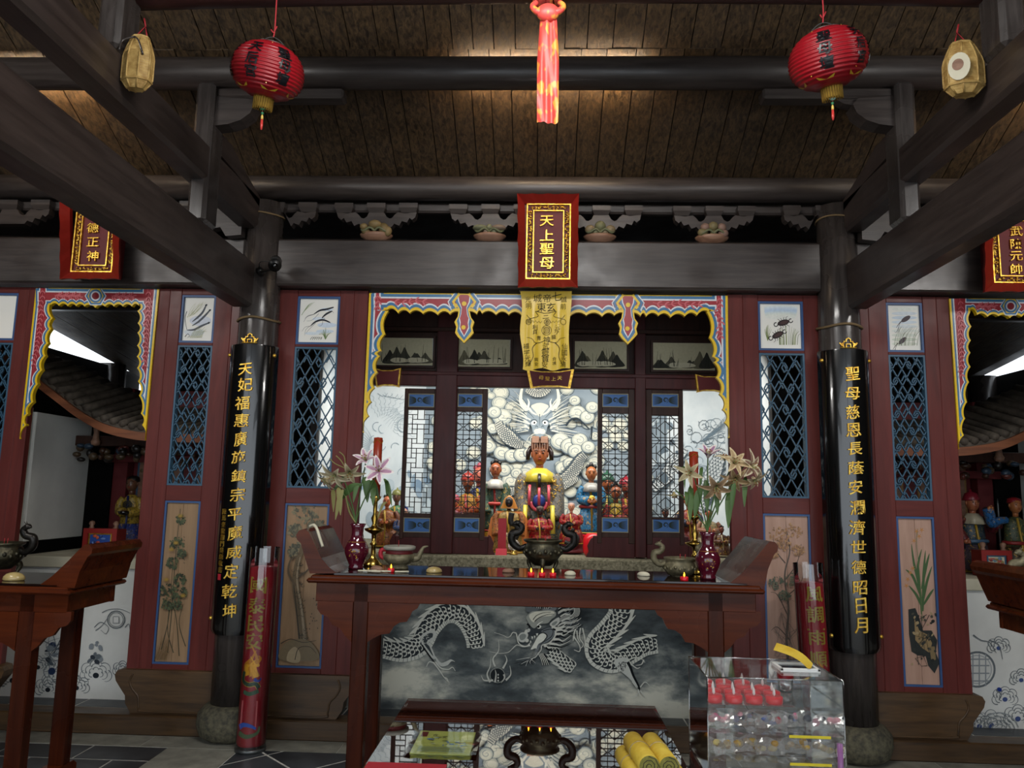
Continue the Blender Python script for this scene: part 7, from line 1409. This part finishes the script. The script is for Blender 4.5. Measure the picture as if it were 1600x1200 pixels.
# ================================================================== SIDE BAYS
def side_bay(sg):
    nm = 'yellow-robed statue' if sg < 0 else 'two warrior statues'; X = lambda v: v if sg < 0 else -v+.03
    def bx(mat, name, x0, x1, y0, y1, z0, z1, par=None, b=.004, **kw): a, c = sorted((X(x0), X(x1))); return MB(mat).cbox(a, c, y0, y1, z0, z1, b).build(name, par, **kw)
    t = thing('altar_platform', (X(-3.1), 5.55, 0), 'white-painted altar platform with ink clouds under the '+nm, 'platform')
    bx('white_plaster', 'front_face', -4.3, -1.76, 5.56, 7.95, -.01, .90, t); bx('cream_plaster', 'ledge', -4.3, -1.76, 5.53, 7.95, .90, .975, t)
    f = (lambda a, b, d: P(a, b, 5.56)-V((0, d+.0008, 0))) if sg < 0 else (lambda a, b, d: P(a, b, 5.56)-V((0, d+.0008, 0)))
    pt = Paint(f, 'mural'); k = '6f767a'
    def ruyi(cx, cy, r, dk='2b3036'):
        for q in (1.0, .72, .45):
            for a in range(5): an = pi*(.9+.3*a); pt.arc(cx+r*q*.75*cos(an), cy+r*q*.55*sin(an), r*q*.42, an-1.5, an+1.5, 1.5, k, 8, .6)
        pt.ell(cx, cy+r*.15, r*.22, r*.2, dk)
    if sg < 0:
        for cx, cy, r in ((95, 1058, 26), (150, 1052, 22), (75, 1075, 18), (192, 1046, 14), (120, 1072, 18), (60, 1040, 16), (20, 1060, 20)): ruyi(cx, cy, r)
        pt.arc(182, 968, 13.5, 0, 6.28, 1.6, k, 22); pt.arc(182, 968, 11, 0, 6.28, .8, k, 22); pt.put([(178, 964), (186, 964), (186, 973), (178, 973)], [(0, 1, 2, 3)], 'e8e8e4'); pt.line([(177.5, 963.5), (186.5, 963.5), (186.5, 973.5), (177.5, 973.5), (177.5, 963.5)], 1, k, n=1)
        for p in ([(148, 980), (158, 972), (170, 980), (166, 990), (158, 984)], [(196, 980), (202, 975), (204, 990)], [(160, 957), (172, 952), (190, 952), (204, 958)], [(150, 985), (162, 975), (175, 955)]): pt.line(p, 1.2, k, .6)
        for i in range(16): pt.ell(random.uniform(70, 112), random.uniform(1005, 1050), random.uniform(2, 7), random.uniform(2, 6), random.choice(['2c3a5a', '3a4048', '8a9298', 'c8ccce', '55606a']), random.uniform(0, 3))
        for i in range(14): pt.ell(random.uniform(140, 160), random.uniform(1000, 1035), random.uniform(2, 5), random.uniform(2, 4), random.choice(['6a7278', '8a9298', '3a4048']), random.uniform(0, 3))
        for i in range(14): pt.line([(random.uniform(60, 120), random.uniform(990, 1050)) for _ in range(3)], 1.2, random.choice(['4a5258', '7a8288']), .4)
    else:
        pt.arc(1527, 1046, 27, 0, 6.28, 3.2, k, 30); pt.arc(1527, 1046, 22, 0, 6.28, 1.2, 'a3a9ac', 26)
        for y in (1030, 1040, 1052, 1064): pt.line([(1510, y), (1546, y)], 2.2, '9aa1a4', n=1)
        for x in (1520, 1530, 1540): pt.line([(x, 1022), (x, 1072)], 2, '9aa1a4', n=1)
        for cx, cy, r in ((1548, 1130, 22), (1570, 1090, 18), (1530, 1132, 18), (1590, 1120, 20), (1560, 1010, 16), (1595, 1060, 16)): ruyi(cx, cy, r, '4a5a8a')
        for i in range(5): pt.arc(1560, 1145, 8+i*6, 3.4, 6.0, 1.6, 'a0a6a8', 10)
        for p in ([(1520, 992), (1532, 1000), (1546, 1004), (1556, 1020)], [(1545, 1000), (1560, 1008), (1566, 1030)], [(1556, 1078), (1564, 1085), (1560, 1094)]): pt.line(p, 2.2, k, .8)
        pt.ell(1561, 1077, 4, 3, '2a3f8a', .6)
    pt.build('ink_clouds', t, fix=False)
    # low black-based white wall of the niche
    t = thing('niche_wall', (X(-3.8), 5.9, .975), 'white niche wall with black base beside the '+nm, 'wall')
    bx('white_plaster', 'panel', -3.86, -3.76, 5.58, 6.3, 1.07, 2.02, t); bx('black_plaster', 'base', -3.87, -3.755, 5.57, 6.31, .975, 1.07, t)
    bx('black_plaster', 'end_board', -3.86, -3.56, 6.3, 6.36, .975, 2.3, t); bx('cream_plaster', 'pilaster', -3.98, -3.78, 5.535, 5.565, .975, 2.05, t)
    if sg < 0:
        pt = Paint(onY(5.535), 'paint')
        for i in range(16): y = 700+i*9; pt.line([(33+random.uniform(-5, 5)-i*.7, y), (36-i*.7+random.uniform(-4, 4), y+6), (31+random.uniform(-5, 5)-i*.7, y+10)], 2, '2e2e30', .6)
        pt.build('calligraphy', t, fix=False)
    # shrine behind: red posts, blue framed panels
    t = thing('shrine_screen', (X(-3.2), 6.42, .975), 'red shrine screen with painted panels behind the '+nm, 'screen')
    bx('plaque_field', 'post', -3.56, -3.44, 6.32, 6.44, .975, 2.3, t); bx('plaque_field', 'backing', -3.44, -2.4, 6.42, 6.46, .975, 2.3, t)
    for x0 in (-3.40, -3.18, -2.9):
        for z0, z1 in ((1.95, 2.1), (1.35, 1.9), (1.02, 1.3)):
            bx('lattice_blue' if sg < 0 else 'pale_wood', 'panel_frame', x0, x0+.17, 6.405, 6.43, z0, z1, t); p = bx('carved_wood', 'panel', x0+.02, x0+.15, 6.398, 6.42, z0+.02, z1-.02, t)
            mb = MB('gloss_paint').use(sm=True)
            for i in range(9): mb.use(0, random.choice(['5a4a2a', '8a6a3a', '4a5a3a', '7a3a2a'])); mb.ball((X(x0+random.uniform(.04, .13)), 6.4, random.uniform(z0+.03, z1-.03)), .014, .006, .018, 7, 4)
            mb.build('relief', p)
    # eave roof with tile rows
    t = thing('shrine_roof', (X(-3.4), 5.9, 2.0), 'small curved tiled roof over the shrine of the '+nm, 'roof')
    ev = cat([(a, 0, b) for a, b in ((-4.28, 2.53), (-4.02, 2.35), (-3.80, 2.20), (-3.60, 2.065), (-3.40, 1.965), (-3.2, 1.915), (-3.0, 1.895), (-2.6, 1.89))], 6); kq = 5.62/5.87; ev = [V((p.x*kq, 0, 1.5+(p.z-1.5)*kq)) for p in ev]
    mb = MB('eave_wood'); mb.loft([[V((X(p.x), 5.57, p.z-.06)), V((X(p.x), 5.63, p.z-.06)), V((X(p.x), 5.63, p.z)), V((X(p.x), 5.57, p.z))] for p in ev]); mb.build('eave_board', t)
    Lr = lambda x: min(1.05, .3+.72*max(0, x+4.05))
    mb = MB('roof_tile'); mb.loft([[V((X(p.x), 5.6, p.z)), V((X(p.x), 5.6+Lr(p.x), p.z+.02+.25*Lr(p.x))), V((X(p.x), 5.6+Lr(p.x), p.z+.05+.25*Lr(p.x))), V((X(p.x), 5.6, p.z+.03))] for p in ev]); mb.build('roof_bed', t)
    xs = [-4.05+.072*i for i in range(22)]
    for i, x in enumerate(xs):
        z = min(ev, key=lambda p: abs(p.x-x)).z; L = Lr(x)
        mb = MB('roof_tile').use(sm=True); n = max(2, int(L/.16)); pth = []; rad = []
        for k in range(n+1): u = L*k/n; pth += [V((X(x), 5.59+u, z+.035+.26*u))]; rad.append(.028)
        mb.tube(pth, rad, 8); mb.build('tile_row', t)
    # carved brackets below the eave
    t = thing('eave_brackets', (X(-3.3), 6.1, 1.85), 'dark carved and painted brackets under the shrine roof of the '+nm, 'bracket')
    bx('door_wood', 'beam', -3.74, -2.4, 6.05, 6.15, 1.8, 1.88, t); bx('plaque_field', 'lower_beam', -3.56, -2.4, 6.2, 6.28, 1.68, 1.74, t)
    for i in range(7):
        x = -3.66+i*.17; mb = MB('gloss_paint').use(sm=True)
        for q in range(6): mb.use(0, random.choice(['3a2418', '5a2a22', '2a3a4a', '4a3a28', '1e1a18'])); mb.ball((X(x+random.uniform(-.06, .06)), 6.02+random.uniform(-.03, .04), 1.8-random.uniform(.0, .12)), random.uniform(.02, .045), .03, random.uniform(.018, .035), 8, 5)
        mb.build('carved_bracket', t)
    q = P(150, 688, 6.0) if sg < 0 else P(1561, 713, 6.0); MB('carved_wood').use(sm=True).lathe([(.0, -.045), (.03, -.035), (.036, -.01), (.025, .01), (.02, .06), (.03, .12)], q, 12).build('hanging_bud', t)
    # rear column and pale window jamb seen over the roof
    c = P(175, 590, 7.6) if sg < 0 else P(1535, 610, 7.6); MB('beam_wood_z').use(sm=True).tube([(c.x, 7.6, .975), (c.x, 7.6, rearz(7.6)+.02)], .13, 20).build('rear_column', label='plain round column behind the shrine roof of the '+nm, cat='column')
    c = P(197, 600, 7.95) if sg < 0 else P(1510, 600, 7.95); MB('pale_wood').cbox(c.x-.05, c.x+.06, 7.93, 8.0, .975, 2.62, .004).build('window_jamb', label='pale wooden jamb behind the shrine roof of the '+nm, cat='jamb')
    # red lamp box in front
    a, b = (P(136, 826, 5.75), P(182, 872, 5.75)) if sg < 0 else (P(1530, 860, 5.75), P(1578, 900, 5.75))
    xa, xb = sorted((a.x, b.x)); z0 = .975; z1 = a.z
    t = thing('offering_box', ((xa+xb)/2, 5.75, z0), 'red box with framed painted front on the ledge before the '+nm, 'box'); bx2 = lambda m_, n_, *q_: MB(m_).cbox(*q_, .003).build(n_, t)
    bx2('plaque_red_dark', 'body', xa, xb, 5.73, 5.86, z0, z1); f = MB('plaque_red_dark'); ring(f, xa-.005, xb+.005, z0, z1+.005, .035, 5.715, 5.735); f.build('frame', t)
    w_ = xb-xa; f = MB('gold' if sg < 0 else 'lattice_blue'); ring(f, xa+.035, xb-.035, z0+.035, z1-.03, .01, 5.72, 5.735); f.build('inner_border', t)
    mb = MB('gloss_paint').use(0, '2f4f9a' if sg < 0 else 'c8c0a8', False); mb.box(xa+.04, xb-.04, 5.724, 5.735, z0+.04, z1-.035)
    for i in range(18): mb.use(0, random.choice(['c0583a', '2a4a8a', '6a8ac8', 'b04a3a', '1e2a5a']) if sg < 0 else random.choice(['8a3a3a', '8a7a4a', 'a85a4a', '6a8a9a']), True); mb.ball((random.uniform(xa+.06, xb-.06), 5.722, random.uniform(z0+.06, z1-.05)), random.uniform(.01, .022), .004, random.uniform(.006, .014), 7, 4)
    mb.build('painted_relief', t)
    for x in (xa+.03, xb-.03): MB('carved_wood').use(sm=True).lathe([(.014, 0), (.02, .01), (.012, .02), (.022, .04), (.016, .055), (0, .06)], (x, 5.76, z1), 12).build('finial', t)
plain('plaque_red_dark', '8a2420', .4)
side_bay(-1); side_bay(1)
t, x, y, zb, H, w_, zs = figure(199, 858, 744, 6.1, 'standing statue in yellow jacket with dark medallion and blue skirt holding a dark bowl', 'c2a238', 'c2a238', '5a3a28', 'cap', '1d2a6a', None, .17, 'front', z0=.975, hold='tray', skirt='34479a', hatc='15110f')
mb = MB('paint').use(0, '23221c', False); c = V((x, y-w_*.56, zs-.12*H))
for r in (.052, .034, .016): mb.tube([c+V((r*H/.52*.55*cos(a), -.004, r*H/.52*.55*sin(a))) for a in [2*pi*i/20 for i in range(20)]], .0045, 5, closed=True)
mb.build('medallion', t)
figure(1524, 892, 765, 6.05, 'warrior statue in red and teal armour with red cap holding an upright spear', '3f5560', '7a2430', '9a5a3c', 'helmet', 'c9a02c', '46607a', .19, 'spear', z0=.975, hold='spear', skirt='5a4a5a', hatc='8a2030', collar='cfc3a6')
figure(1592, 900, 778, 5.95, 'warrior statue in bright blue sleeves with raised fist and red cap', '5a6a4a', '2f7fc8', 'a8683c', 'cap', 'd8b040', '8a2a2a', .2, 'raised', z0=.975, skirt='4a3a2a', hatc='9a2028')
c = P(1550, 893, 5.62); MB('gold').use(sm=True).ball((c.x, 5.6, .99), .05, .03, .015, 12, 6).build('gold_ingot', label='small yellow paper ingot before the red box of the two warrior statues', cat='ingot')
